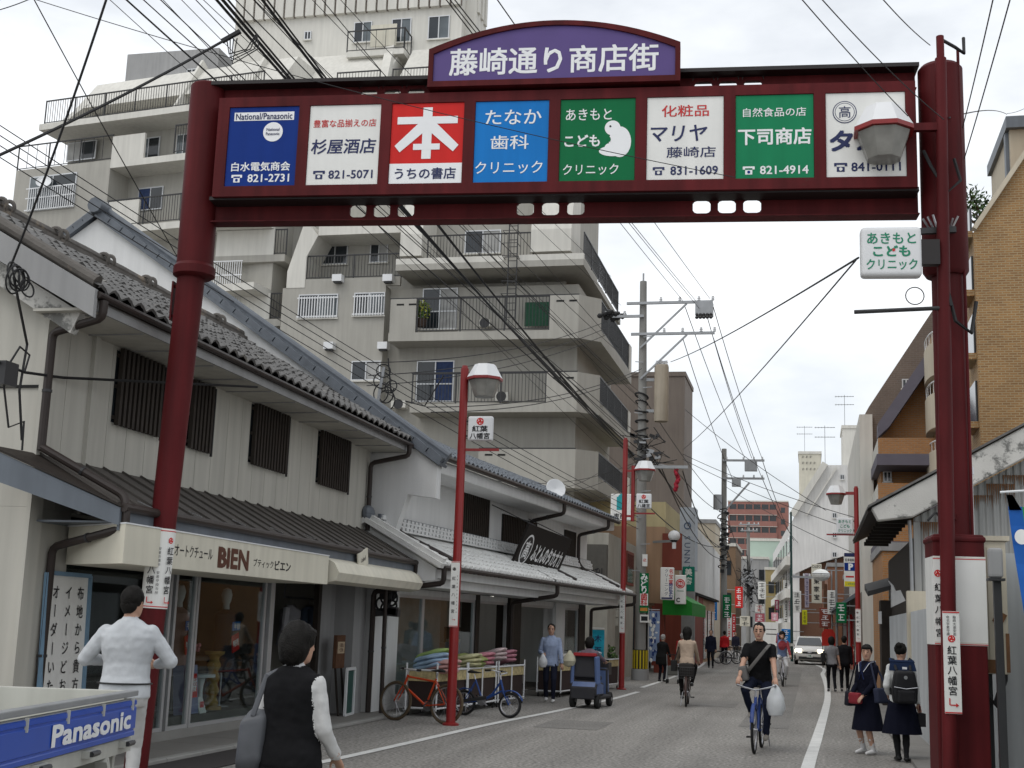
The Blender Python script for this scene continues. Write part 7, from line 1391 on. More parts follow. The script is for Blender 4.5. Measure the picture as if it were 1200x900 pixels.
# ================================================================ VEHICLES AND STREET GOODS
def bicycle(label, loc, rz, col, wr=.33, wb=1.05, city=True, basket=False, rear_basket=False, group='bicycles', steer=0, lean=0, tyre='rubber', saddle_z=.88, name='bicycle'):
    """Local: wheels along +Y (front), built whole with its wheels, fork, bars, saddle, crank."""
    t = thing(name, label, 'bicycle', loc, rz, group, local=True); t.rotation_euler = (0, lean, rz); paint = cm(col, .35, .06); y0, y1 = -wb * .42, wb * .58
    for y in (y0, y1):
        mb = MB(); mb.torus((0, y, wr), wr - .02, .022 if city else .028, tyre, n=32, m=7); w = mb.build('wheel', t, smooth=True); mb = MB(); mb.torus((0, y, wr), wr - .05, .012, 'steel', n=32, m=5); mb.tube([(-.05, y, wr), (.05, y, wr)], .022, 'steel', 8)
        for i in range(18): a = i * math.pi / 9; s = .03 if i % 2 else -.03; mb.tube([(s, y, wr), (0, y + (wr - .05) * math.cos(a), wr + (wr - .05) * math.sin(a))], .0022, 'steel', 3, caps=False)
        mb.build('rim', w)
    bb = V((0, -.02, .28)); seat = V((0, -.19, saddle_z - .12)); hd = V((0, y1 - .20, wr + .42)); hb = V((0, y1 - .15, wr + .26)); ra = V((0, y0, wr)); mb = MB(); R = .017
    if city: mb.tube([hd, hd.lerp(bb, .45) - ZA * .07, bb], R * 1.2, paint, 8); mb.tube([hb, bb + ZA * .06 + YA * .12, bb], R, paint, 8)
    else: mb.tube([hd, seat - ZA * .05], R * 1.05, paint, 8); mb.tube([hb, bb], R * 1.25, paint, 8)
    mb.tube([seat, bb], R, paint, 8); mb.tube([hd + V((0, -.015, .03)), hb], .022, paint, 8)
    for s in (-1, 1): mb.tube([bb + XA * s * .03, ra + XA * s * .06], .011, paint, 6); mb.tube([seat + XA * s * .02 - ZA * .04, ra + XA * s * .06], .009, paint, 6)
    fr = mb.build('frame', t, smooth=True); mb = MB()
    for s in (-1, 1): mb.tube([hb + XA * s * .03, hb + V((s * .05, .06, -.1)), V((s * .05, y1, wr))], .012, paint, 6)
    mb.build('fork', t, smooth=True); mb = MB(); mb.tube([hd, hd + V((0, -.02, .12))], .014, 'steel', 8); c = hd + V((0, -.02, .12))
    if city: pts = [c + V((-.27, -.2, .06)), c + V((-.27, -.05, .07)), c + V((-.16, .06, .04)), c, c + V((.16, .06, .04)), c + V((.27, -.05, .07)), c + V((.27, -.2, .06))]
    else: pts = [c + V((-.30, -.04, .01)), c + V((0, .02, 0)), c + V((.30, -.04, .01))]
    mb.tube(pts, .012, 'steel', 8); mb.tube([pts[0], pts[0].lerp(pts[1], .8)] if city else [pts[0], pts[0].lerp(pts[1], .35)], .018, 'rubber', 8); mb.tube([pts[-1], pts[-1].lerp(pts[-2], .8)] if city else [pts[-1], pts[-1].lerp(pts[-2], .35)], .018, 'rubber', 8); mb.tube([pts[0] + V((.08, .06, -.02)), pts[0] + V((.02, .0, -.03))], .006, 'steel', 5); mb.tube([pts[-1] + V((-.08, .06, -.02)), pts[-1] + V((-.02, .0, -.03))], .006, 'steel', 5); mb.build('handlebar', t, smooth=True)
    mb = MB(); mb.tube([seat, seat + V((0, -.03, .1))], .013, 'steel', 8); s0 = seat + V((0, -.03, .13)); mb.tube([s0 + V((0, -.12, 0)), s0 + V((0, -.06, .01)), s0 + V((0, .05, 0)), s0 + V((0, .14, 0))], [.05, .08, .045, .02], 'rubber', 10, flat=.4); mb.build('saddle', t, smooth=True)
    mb = MB(); mb.lathe([(.09, -.004), (.09, .004)], bb + XA * .05, 'steel', 18, ax=(1, 0, 0))
    for s, a in ((1, -.6), (-1, math.pi - .6)): e = bb + V((s * .07, .16 * math.cos(a), .16 * math.sin(a))); mb.bar(bb + XA * s * .06, e, .02, .02, 'steel'); mb.cbox(e + XA * s * .05, .09, .07, .022, 'rubber')
    mb.build('crank', t)
    if city:
        for y, a0, a1 in ((y0, .3, 2.6), (y1, .6, 2.5)):
            mb = MB(); mb.tube([(0, y + (wr + .03) * math.cos(math.pi - a0 - (a1 - a0) * i / 12 + (.5 if y < 0 else -.3)), wr + (wr + .03) * math.sin(math.pi - a0 - (a1 - a0) * i / 12 + (.5 if y < 0 else -.3))) for i in range(13)], .028, paint, 6, flat=.5); mb.build('mudguard', t, smooth=True)
        mb = MB(); mb.bar(bb + V((.06, .1, .06)), V((.065, y0, wr + .03)), .012, .06, 'metal_dark'); mb.tube([ra + XA * -.08, V((-.12, y0 - .02, .02))], .01, 'steel', 6); mb.build('chain_guard', t)
    for on, c, sx, sy, sz in ((basket, V((0, y1 + .02, wr + .42)), .36, .28, .25), (rear_basket, V((0, y0 - .02, wr + .42)), .36, .34, .24)):
        if on:
            mb = MB(); n = 7
            for i in range(n + 1):
                f = i / n - .5; mb.tube([c + V((f * sx * .85, -sy / 2, -sz / 2)), c + V((f * sx, -sy / 2, sz / 2))], .004, 'metal_dark', 4); mb.tube([c + V((f * sx * .85, sy / 2, -sz / 2)), c + V((f * sx, sy / 2, sz / 2))], .004, 'metal_dark', 4)
                for s in (-1, 1): mb.tube([c + V((s * sx * .425, f * sy, -sz / 2)), c + V((s * sx / 2, f * sy, sz / 2))], .004, 'metal_dark', 4)
            for k_ in range(5):
                f = k_ / 4; w = .425 + .075 * f; q = [c + V((-sx * w, -sy / 2, sz * (f - .5))), c + V((sx * w, -sy / 2, sz * (f - .5))), c + V((sx * w, sy / 2, sz * (f - .5))), c + V((-sx * w, sy / 2, sz * (f - .5)))]
                mb.tube(q + [q[0]], .006 if k_ == 4 else .004, 'metal_dark', 4)
            mb.bar(c + V((0, 0, -sz / 2 - .01)), c + V((0, sy / 2, -sz / 2 - .01)), sx * .8, .01, 'metal_dark'); mb.build('basket', t)
    return t
p = at(522, 849, z=0); an = math.radians(72); c = p + V((-.94, .31, 0)) * .46
bicycle('orange mountain bicycle parked in front of the bedding shop', (c.x, c.y, 0), an, (.50, .055, .012), .33, 1.06, False, tyre=cm((.09, .065, .04)), lean=.08, saddle_z=.86)
p = at(543, 842, z=0); q = at(584, 838, z=0); c = p.lerp(q, .5); bicycle('small blue folding bicycle parked beside the lamp post', (c.x, c.y + .1, 0), math.radians(-100), (.02, .06, .22), .23, .92, True, lean=-.06, saddle_z=.78)
c = at(742, 786, z=0); bicycle('dark red bicycle leaning by the arched entrance', (c.x - .3, c.y, 0), math.radians(-30), (.07, .012, .012), .3, 1.0, True, basket=True, lean=.2)
c = at(860, 779, z=0); bk = bicycle('silver bicycle parked far down the left kerb', (c.x, c.y, 0), math.radians(-70), (.35, .35, .36), .33, 1.05, True, basket=True, lean=.08)
dup(bk, (c.x - .5, c.y + 1.6, 0), math.radians(-60), 'silver bicycle behind another at the far left kerb')
# the small truck at the lower left
TP = at(159, 806, z=1.163); TA = at(0, 831, z=1.163) - TP; TP.z = TA.z = 0; TA.normalize(); TB = V((TA.y, -TA.x, 0))
def tpt(a, b, z): return TP + TA * a + TB * b + ZA * z
def tbox(mb, a0, a1, b0, b1, z0, z1, k): mb.hexa([tpt(a0, b0, z0), tpt(a0, b1, z0), tpt(a1, b1, z0), tpt(a1, b0, z0), tpt(a0, b0, z1), tpt(a0, b1, z1), tpt(a1, b1, z1), tpt(a1, b0, z1)][::1], k)
tk = thing('pickup_truck', 'small white flatbed truck with white lettering on its blue side gate', 'truck', tuple(TP)); LT, WT = 3.0, 1.4
def tz(px, py): p = at(px, py, p=TP, n=-TB) - TP; return p.dot(TA), p.z
zt = tz(157, 809)[1]; zb = tz(152, 863)[1]
mb = MB(); tbox(mb, -.02, LT, -.02, .06, zt - .04, zt, 'metal_grey'); tbox(mb, .04, LT, 0, .03, zb, zt - .055, 'truck_white'); sg = mb.build('side_gate', tk, bevel=.008, seg=2); mb = MB(); h = zt - .055 - zb
prof = [(0, .02), (.014, .04), (.014, .14), (.006, .17), (.006, .2), (.016, .23), (.016, .76), (.006, .79), (.006, .82), (.016, .85), (.014, .95), (0, .97)]
for i in range(len(prof) - 1):
    (o0, f0), (o1, f1) = prof[i], prof[i + 1]; mb.quad(tpt(.03, -.012 - o0, zb + h * f0), tpt(LT - .03, -.012 - o0, zb + h * f0), tpt(LT - .03, -.012 - o1, zb + h * f1), tpt(.03, -.012 - o1, zb + h * f1), 'truck_blue')
tbox(mb, .03, LT - .03, -.012, -.004, zb + h * .02, zb + h * .96, 'truck_blue'); bp = mb.build('blue_panel', sg)
a0, _ = tz(57, 845); a1, _ = tz(148, 835); mb = MB(); mb.text('Panasonic', tpt((a0 + a1) / 2, -.03, zb + h * .50), -TA, ZA, abs(a0 - a1), h * .46, 'ink_white', .03); mb.build('lettering', bp)
mb = MB()
for a in (.13, .75, 1.4, 2.05, 2.7): tbox(mb, a, a + .012, -.04, -.02, zt - .13, zt - .05, 'truck_white')
for a in (.12, .85, 1.7): tbox(mb, a, a + .17, -.05, -.0, zb - .055, zb - .01, 'truck_white'); mb.tube([tpt(a + .02, -.06, zb - .03), tpt(a + .16, -.06, zb - .03)], .018, 'metal_dark', 6)
mb.build('latch', sg)
mb = MB(); tbox(mb, -.015, .04, .06, WT, zb, zt - .004, 'truck_white'); mb.build('tailgate', tk, bevel=.006); mb = MB(); tbox(mb, .04, LT, WT - .03, WT + .01, zb, zt - .002, 'truck_white'); mb.build('side_gate', tk)
mb = MB(); tbox(mb, .0, LT, .0, WT, zb - .1, zb - .002, 'truck_white'); tbox(mb, LT - .04, LT, 0.03, WT, zb, zt + .02, 'truck_white'); mb.build('bed', tk); mb = MB(); tbox(mb, .05, LT + 1.5, .35, .45, zb - .3, zb - .105, 'metal_dark'); tbox(mb, .05, LT + 1.5, 1.0, 1.1, zb - .3, zb - .105, 'metal_dark'); tbox(mb, .28, .32, .1, WT - .1, .4, zb - .105, 'truck_white'); tbox(mb, .15, .2, .06, .5, zb - .4, zb - .105, 'truck_white'); mb.bar(tpt(.55, .02, zb - .11), tpt(.36, .02, .45), .08, .05, 'truck_white'); mb.bar(tpt(1.42, .02, zb - .11), tpt(1.58, .02, .5), .08, .05, 'truck_white'); mb.box(*sorted((tpt(.1, .1, 0).x, tpt(.1, .35, 0).x)), *sorted((tpt(.05, 0, 0).y, tpt(.02, .3, 0).y)), .5, .6, 'sign_red'); mb.build('chassis', tk)
for a, nm in ((1.0, 0), (3.55, 1)):
    for b in (.18, WT - .18):
        c = tpt(a, b, .29); mb = MB(); mb.lathe([(.15, -.085), (.27, -.08), (.29, -.05), (.29, .05), (.27, .08), (.15, .085)], c, 'rubber', 24, ax=TB); w = mb.build('wheel', tk, smooth=True); mb = MB(); mb.lathe([(.0, -.08), (.06, -.09), (.14, -.06), (.165, -.088), (.165, .088), (.14, .06), (.06, .09), (0, .08)], c, 'alu', 18, ax=TB); mb.build('rim', w)
mb = MB(); pf = [(LT + .06, .45), (LT + .06, 1.75), (LT + .16, 1.85), (LT + .95, 1.84), (LT + 1.35, 1.05), (LT + 1.42, .9), (LT + 1.42, .35), (LT + .9, .35), (LT + .85, .6), (LT + .35, .6), (LT + .3, .35)]
mb.prism([tpt(a, .02, z) for a, z in pf], TB * (WT - .04), 'truck_white'); cbn = mb.build('cab', tk, bevel=.04, seg=2); mb = MB(); gf = [(LT + .2, 1.08), (LT + .2, 1.68), (LT + .9, 1.68), (LT + 1.2, 1.08)]
for b in (.012, WT - .018): mb.prism([tpt(a, b, z) for a, z in gf], TB * .006, 'window_dark')
mb.prism([tpt(LT + 1.0, .12, 1.78), tpt(LT + 1.0, WT - .12, 1.78), tpt(LT + 1.34, WT - .12, 1.12), tpt(LT + 1.34, .12, 1.12)], TA * .012, 'window_dark'); mb.prism([tpt(LT + .055, .15, 1.2), tpt(LT + .055, WT - .15, 1.2), tpt(LT + .055, WT - .15, 1.65), tpt(LT + .055, .15, 1.65)], TA * -.006, 'window_dark'); mb.build('window', cbn)
# white car coming up the street
def car(label, loc, rz, k, group):
    t = thing('car', label, 'car', loc, rz, group, local=True); pf = [(-2.1, .28), (-2.12, .55), (-2.02, .78), (-1.75, .92), (-1.15, 1.02), (-.35, 1.50), (.2, 1.56), (1.3, 1.54), (1.95, 1.05), (2.1, .9), (2.1, .3), (1.6, .22), (-1.7, .22)]
    hw = lambda y, z: .845 * (1 - .22 * max(0, (z - .95) / .6) ** 1.2) * (1 - .12 * max(0, (abs(y) - 1.6) / .5) ** 2); mb = MB(); n = len(pf)
    vs = [V((-hw(y, z), y, z)) for y, z in pf] + [V((hw(y, z), y, z)) for y, z in pf]; mb.raw(vs, [tuple(range(n))[::-1], tuple(range(n, 2 * n))] + [(i, (i + 1) % n, n + (i + 1) % n, n + i) for i in range(n)], k); b = mb.build('body', t, bevel=.06, seg=3, smooth=True, angle=60); mb = MB()
    def gq(p, q, ins=.1, k='window_dark'):
        (y0, z0), (y1, z1) = p, q; d = V((0, z1 - z0, y0 - y1)).normalized(); d = d if d.z > 0 else -d; L0 = V((-hw(y0, z0) + ins, y0, z0)) + d * .012; R0 = V((hw(y0, z0) - ins, y0, z0)) + d * .012; R1 = V((hw(y1, z1) - ins, y1, z1)) + d * .012; L1 = V((-hw(y1, z1) + ins, y1, z1)) + d * .012; mb.prism([L0, R0, R1, L1], d * -.006, k)
    gq((-1.1, 1.06), (-.38, 1.48)); gq((1.9, 1.1), (1.36, 1.5)); mb.build('windscreen', t); mb = MB()
    for s in (-1, 1):
        W_ = [(-.95, 1.04), (-.3, 1.42), (.35, 1.47), (.35, 1.04)]; mb.prism([V((s * (hw(y, z) + .004), y, z)) for y, z in W_], (s * .006, 0, 0), 'window_dark'); W_ = [(.45, 1.04), (.45, 1.47), (1.25, 1.45), (1.65, 1.06)]; mb.prism([V((s * (hw(y, z) + .004), y, z)) for y, z in W_], (s * .006, 0, 0), 'window_dark')
    mb.build('side_window', t)
    for s in (-1, 1): mb = MB(); mb.cbox((s * .62, -1.98, .76), .36, .2, .17, 'headlight', rz=s * .35, rx=.3); mb.build('headlight', t, bevel=.03); mb = MB(); mb.cbox((s * .97, -.75, 1.06), .2, .12, .15, k); mb.bar((s * .82, -.75, 1.03), (s * .92, -.75, 1.05), .04, .04, 'metal_dark'); mb.build('mirror', t)
    mb = MB(); mb.cbox((0, -2.085, .68), .8, .06, .1, 'metal_dark'); mb.cbox((0, -2.13, .7), .22, .03, .07, 'chrome'); mb.cbox((0, -2.13, .38), 1.2, .05, .14, 'metal_dark'); mb.build('grille', t); mb = MB(); mb.cbox((0, -2.15, .5), .33, .02, .165, 'sign_white'); mb.strokes(1, (0, -2.161, .55), XA, ZA, .26, .1, 'ink_green'); mb.build('number_plate', t)
    for y in (-1.3, 1.35):
        for s in (-1, 1): c = (s * .76, y, .3); mb = MB(); mb.lathe([(.2, -.1), (.3, -.07), (.3, .07), (.2, .1)], c, 'rubber', 20, ax=(1, 0, 0)); w = mb.build('wheel', t, smooth=True); mb = MB(); mb.lathe([(.0, -.09), (.19, -.095), (.19, .095), (0, .09)], c, 'alu', 16, ax=(1, 0, 0)); mb.build('rim', w)
    return t
CX = at(949, 779, y=75.5).x; cr_ = car('white car with lit headlights driving towards the camera', (CX, 77.5, 0), 0, 'car_white', 'cars on the street'); dup(cr_, (CX + .25, 86, 0), 0, 'pale car following close behind the white car')
# mobility scooter
SC = at(690, 829, z=0); SZ = math.radians(-6)
sc = thing('mobility_scooter', 'blue four wheeled mobility scooter with dark red topped seat', 'mobility scooter', (SC.x, SC.y, 0), SZ, local=True); blue = cm((.10, .15, .30), .4, .06); dark = cm((.035, .035, .04))
mb = MB(); mb.prism([(-.3, -.35, .18), (.3, -.35, .18), (.3, .75, .18), (-.3, .75, .18)], (0, 0, .08), dark); mb.prism([(-.29, -.48, .26), (-.29, .15, .26), (-.29, .12, .52), (-.29, -.38, .58), (-.29, -.5, .42)], (.58, 0, 0), blue); mb.prism([(-.2, .8, .2), (-.2, .98, .25), (-.2, .86, .82), (-.2, .74, .8)], (.4, 0, 0), blue); mb.build('body', sc, bevel=.05, seg=3, smooth=True, angle=50)
mb = MB(); mb.box(-.26, .26, -.53, -.49, .2, .44, dark); mb.build('bumper', sc, bevel=.02); mb = MB(); mb.cbox((0, -.08, .62), .48, .46, .1, dark); mb.cbox((0, -.33, .88), .5, .1, .5, dark, rx=-.12); st_ = mb.build('seat', sc, bevel=.04, seg=3); mb = MB(); mb.cbox((0, -.37, 1.11), .5, .11, .07, cm((.32, .025, .03)), rx=-.12)
mb.build('seat_trim', st_, bevel=.015); mb = MB()
for s in (-1, 1): mb.bar((s * .285, -.36, .5), (s * .265, -.40, 1.08), .07, .12, blue)
mb.build('side_frame', st_, bevel=.02); mb = MB(); mb.tube([(0, .82, .8), (0, .7, 1.0)], .03, dark, 8); mb.tube([(-.27, .56, .98), (0, .7, 1.0), (.27, .56, .98)], .02, 'rubber', 8); mb.cbox((0, .68, .98), .22, .1, .12, dark); mb.build('tiller', sc); mb = MB(); mb.cbox((0, .98, .8), .4, .26, .26, 'metal_dark'); mb.build('basket', sc)
for x_, y_ in ((-.27, -.3), (.27, -.3), (-.24, .8), (.24, .8)): mb = MB(); mb.lathe([(.09, -.055), (.145, -.045), (.155, -.02), (.155, .02), (.145, .045), (.09, .055)], (x_, y_, .155), 'rubber', 18, ax=(1, 0, 0)); w = mb.build('wheel', sc, smooth=True); mb = MB(); mb.lathe([(0, -.06), (.085, -.05), (.085, .05), (0, .06)], (x_, y_, .155), 'metal_grey', 12, ax=(1, 0, 0)); mb.build('rim', w)
# wagons of bedding along the shop front
def bed_item(label, c, s, k, ang, rot=0):
    mb = MB(); n = 10; vs = []; R = Matrix.Rotation(-.09 + rot, 3, 'Z') @ Matrix.Rotation(ang, 3, 'Y'); rnd = random.Random(int(c[1] * 100)); st_ = []
    for q in range(3):   # folded layers
        b = len(mb.v); z0 = (q - 1) * s[2] * .33; mb.ball((0, 0, 0), (s[0] / 2, s[1] / 2, s[2] * .21), k, 20, 8)
        for v in mb.v[b:]:
            for i in range(2): h = s[i] / 2; f = v[i] / h; v[i] = h * math.copysign(abs(f) ** .45, f)
            v.x += rnd.uniform(-.004, .004) + .03 * (q - 1); v.z += z0 + .035 * noise.noise(v * 5 + V((q * 3, 0, 0)))
    for v in mb.v: v.xyz = R @ v + V(c)
    o = mb.build('bedding', smooth=True, angle=80); tag(o, label, 'bedding', 'bedding on the wagons'); return o
RB = 1.15
ra_ = [m2(px, 800, RB)[0] for px in (512, 547, 581, 583, 614, 657, 692, 694, 722)]
wag = []
def wagon(label, a0, a1, k='timber_dark'):
    t = thing('display_wagon', label, 'wagon', b2((a0 + a1) / 2, RB - .3, 0), 0, 'bedding wagons before the shop'); H = .82; fr = 'plastic_white'; mb = MB()
    for a in (a0, a1):
        for b in (RB, RB - .6): mb.tube([b2(a, b, .1), b2(a, b, H + .12)], .018, fr, 8)
    for z in (.14, H): mb.tube([b2(a0, RB, z), b2(a1, RB, z), b2(a1, RB - .6, z), b2(a0, RB - .6, z), b2(a0, RB, z)], .018, fr, 8)
    mb.tube([b2((a0 + a1) / 2, RB, .14), b2((a0 + a1) / 2, RB, H)], .016, fr, 8)
    for a in (a0 + .05, a1 - .05):
        for b in (RB - .03, RB - .57): mb.lathe([(.045, -.015), (.045, .015)], b2(a, b, .045), 'rubber', 10, ax=E2)
    mb.build('frame', t); mb = MB(); b2box(mb, a0 + .03, a1 - .03, RB - .57, RB - .03, .16, H - .2, cm((.035, .022, .02))); b2box(mb, a0 + .02, a1 - .02, RB - .02, RB - .008, H - .2, H - .02, cm((.46, .38, .20), .8, .4, 14)); b2box(mb, a0 + .01, a0 + .025, RB - .57, RB - .03, H - .2, H - .02, cm((.46, .38, .20), .8, .4, 14)); mb.build('cloth_panel', t)
wagon('first bedding wagon nearest the white pier, behind the red lamp post', ra_[0], ra_[1]); wagon('second bedding wagon in the row, behind the blue bicycle', ra_[1] + .06, ra_[2]); wagon('third bedding wagon beside the dark pillar', ra_[3] + .05, ra_[4]); wagon('bedding wagon beyond the walking man', ra_[5], ra_[6]); wagon('last bedding wagon beyond the mobility scooter', ra_[7] + .1, ra_[8] + .3)
cl = [((.30, .42, .55), 'pale blue pillow on the first wagon'), ((.52, .30, .28), 'pink quilt on the first wagon'), ((.30, .42, .14), 'green cushion at the back of the first wagon'), ((.50, .48, .28), 'cream patterned quilt on the second wagon'), ((.30, .34, .12), 'olive patterned cushion on the second wagon'), ((.48, .20, .24), 'rose quilt hanging over the second wagon'), ((.50, .40, .40), 'white and pink quilt on the third wagon'), ((.45, .2, .25), 'pink striped quilt on the third wagon'), ((.6, .58, .55), 'white bedding on the wagon beyond the walking man'), ((.4, .5, .55), 'pale blue packs on the last wagon')]
pos = [(ra_[0] + .3, RB - .25, .96, -.25), (ra_[0] + .35, RB - .05, .88, -.1), (ra_[0] + .75, RB - .4, 1.02, -.3), (ra_[1] + .4, RB - .2, .93, -.25), (ra_[1] + .8, RB - .25, .94, .1), (ra_[1] + 1.2, RB - .2, .96, -.2), (ra_[3] + .45, RB - .3, 1.0, -.35), (ra_[3] + .95, RB - .25, .97, -.3), (ra_[5] + .6, RB - .3, .9, 0), (ra_[7] + .7, RB - .3, .93, 0)]
for (c_, lb), (a, b, z, an) in zip(cl, pos): bed_item(lb, b2(a, b, z), (.62, .58, .24), cm(c_, .85, .35, 5), an)
# green pot plant by the arch, push cart and small goods
t = thing('potted_plant', 'small leafy potted plant beside the turquoise banner', 'plant', tuple(at(713, 800, y=42))); p = V((at(713, 790, y=42).x, 42, 0)); mb = MB(); mb.lathe([(.14, 0), (.18, .32), (.16, .33)], p, cm((.12, .05, .03)), 12); mb.build('pot', t); mb = MB(); scatter_leaves(mb, p + ZA * .75, (.3, .3, .4), 320, ['leaf', 'leaf_dark'], .06); mb.build('foliage', t)
c = at(788, 801, z=0); t = thing('push_cart', 'grey four wheeled shopping walker pushed by the old woman', 'walker', (c.x, c.y, 0), 0, local=True); mb = MB()
for s in (-1, 1): mb.tube([(s * .18, -.1, .08), (s * .18, .05, .55), (s * .18, -.12, .9)], .014, 'metal_grey', 6); mb.tube([(s * .18, .35, .08), (s * .18, .05, .55)], .014, 'metal_grey', 6)
mb.tube([(-.18, -.12, .9), (.18, -.12, .9)], .016, 'rubber', 6); mb.build('frame', t); mb = MB(); mb.box(-.17, .17, -.02, .3, .25, .55, cm((.10, .10, .09))); mb.build('bag', t, bevel=.04); mb = MB()
for x_, y_ in ((-.18, -.1), (.18, -.1), (-.18, .35), (.18, .35)): mb.lathe([(.07, -.02), (.07, .02)], (x_, y_, .07), 'rubber', 10, ax=(1, 0, 0))
mb.build('wheel', t)
# ================================================================ PEOPLE
SKIN = mat('skin', (.46, .27, .19), .55, .06, 10); HAIR = mat('hair', (.008, .007, .006), .6, .3, 30, bump=.4, bscale=90, spec=.15)
HAIRG = mat('hair_grey', (.30, .29, .28), .6, .3, 30, bump=.4, bscale=90); IRIS = mat('eye_dark', (.015, .012, .01), .3); LIP = mat('lips', (.30, .12, .10), .5)
def cloth(rgb): return cm(rgb, .9, .14, 6, bump=.35, spec=.1)
def ik(a, c, l1, l2, pole):
    """Middle joint of a two bone limb from a to c, bent towards pole."""
    a, c = V(a), V(c); d = c - a; L = min(d.length, (l1 + l2) * .999); d.normalize(); c = a + d * L
    x = (l1 * l1 - l2 * l2 + L * L) / (2 * L); h = math.sqrt(max(0, l1 * l1 - x * x)); p = V(pole); p = (p - d * p.dot(d)).normalized()
    return a + d * x + p * h, c
class Body:
    """Rings of one body collected with a material each, fused afterwards into a single continuous skin."""
    def __init__(s): s.mb = MB(); s.tags = []
    def limb(s, P, R, k, flat=1.0, n=12, side=None, step=.022):
        P = [V(p) for p in P]; Q, r = [], []
        for i in range(len(P) - 1):
            m_ = max(1, int((P[i + 1] - P[i]).length / step))
            for j in range(m_): Q.append(P[i].lerp(P[i + 1], j / m_)); r.append(R[i] + (R[i + 1] - R[i]) * j / m_)
        Q.append(P[-1]); r.append(R[-1]); d0 = (Q[0] - Q[1]).normalized(); d1 = (Q[-1] - Q[-2]).normalized(); e0, e1 = Q[0], Q[-1]; r0, r1 = r[0], r[-1]
        for f, g in ((.45, .9), (.75, .66), (.95, .3)): Q.insert(0, e0 + d0 * r0 * f * .8); r.insert(0, r0 * g); Q.append(e1 + d1 * r1 * f * .8); r.append(r1 * g)
        b = len(s.mb.v); sd = V(side).normalized() if side is not None else None; vs, fs, N = [], [], len(Q)
        for i, p in enumerate(Q):
            d = (Q[min(i + 1, N - 1)] - Q[max(i - 1, 0)]).normalized(); u = (sd - d * sd.dot(d)).normalized() if sd else d.orthogonal().normalized() if i == 0 else (pu - d * pu.dot(d)).normalized(); pu = u; t = d.cross(u)
            for j in range(n): a = 2 * math.pi * j / n; vs.append(p + (u * math.cos(a) + t * math.sin(a) * flat) * r[i])
        for i in range(N - 1):
            for j in range(n): fs.append((i * n + j, i * n + (j + 1) % n, (i + 1) * n + (j + 1) % n, (i + 1) * n + j))
        fs += [tuple(range(n))[::-1], tuple((N - 1) * n + j for j in range(n))]; s.mb.raw(vs, fs, k); s.tags += [k] * len(vs)
    def stack(s, S_, k):   # elliptical sections (centre, side, fwd, rx, ry)
        n = 28; vs, fs = [], []; D = [S_[0]]
        for p, q in zip(S_, S_[1:]):
            m_ = max(1, int((V(q[0]) - V(p[0])).length / .02))
            for j in range(1, m_ + 1): f = j / m_; D.append((V(p[0]).lerp(V(q[0]), f), p[1], p[2], p[3] + (q[3] - p[3]) * f, p[4] + (q[4] - p[4]) * f))
        S_ = D
        for c, sd, fw, rx, ry in S_:
            for j in range(n):
                a = 2 * math.pi * j / n; ca, sa = math.cos(a), math.sin(a); vs.append(V(c) + V(sd) * rx * math.copysign(abs(ca) ** .85, ca) + V(fw) * ry * math.copysign(abs(sa) ** .85, sa))
        for i in range(len(S_) - 1):
            for j in range(n): fs.append((i * n + j, i * n + (j + 1) % n, (i + 1) * n + (j + 1) % n, (i + 1) * n + j))
        fs += [tuple(range(n))[::-1], tuple((len(S_) - 1) * n + j for j in range(n))]; s.mb.raw(vs, fs, k); s.tags += (k if isinstance(k, list) else [k] * len(vs))
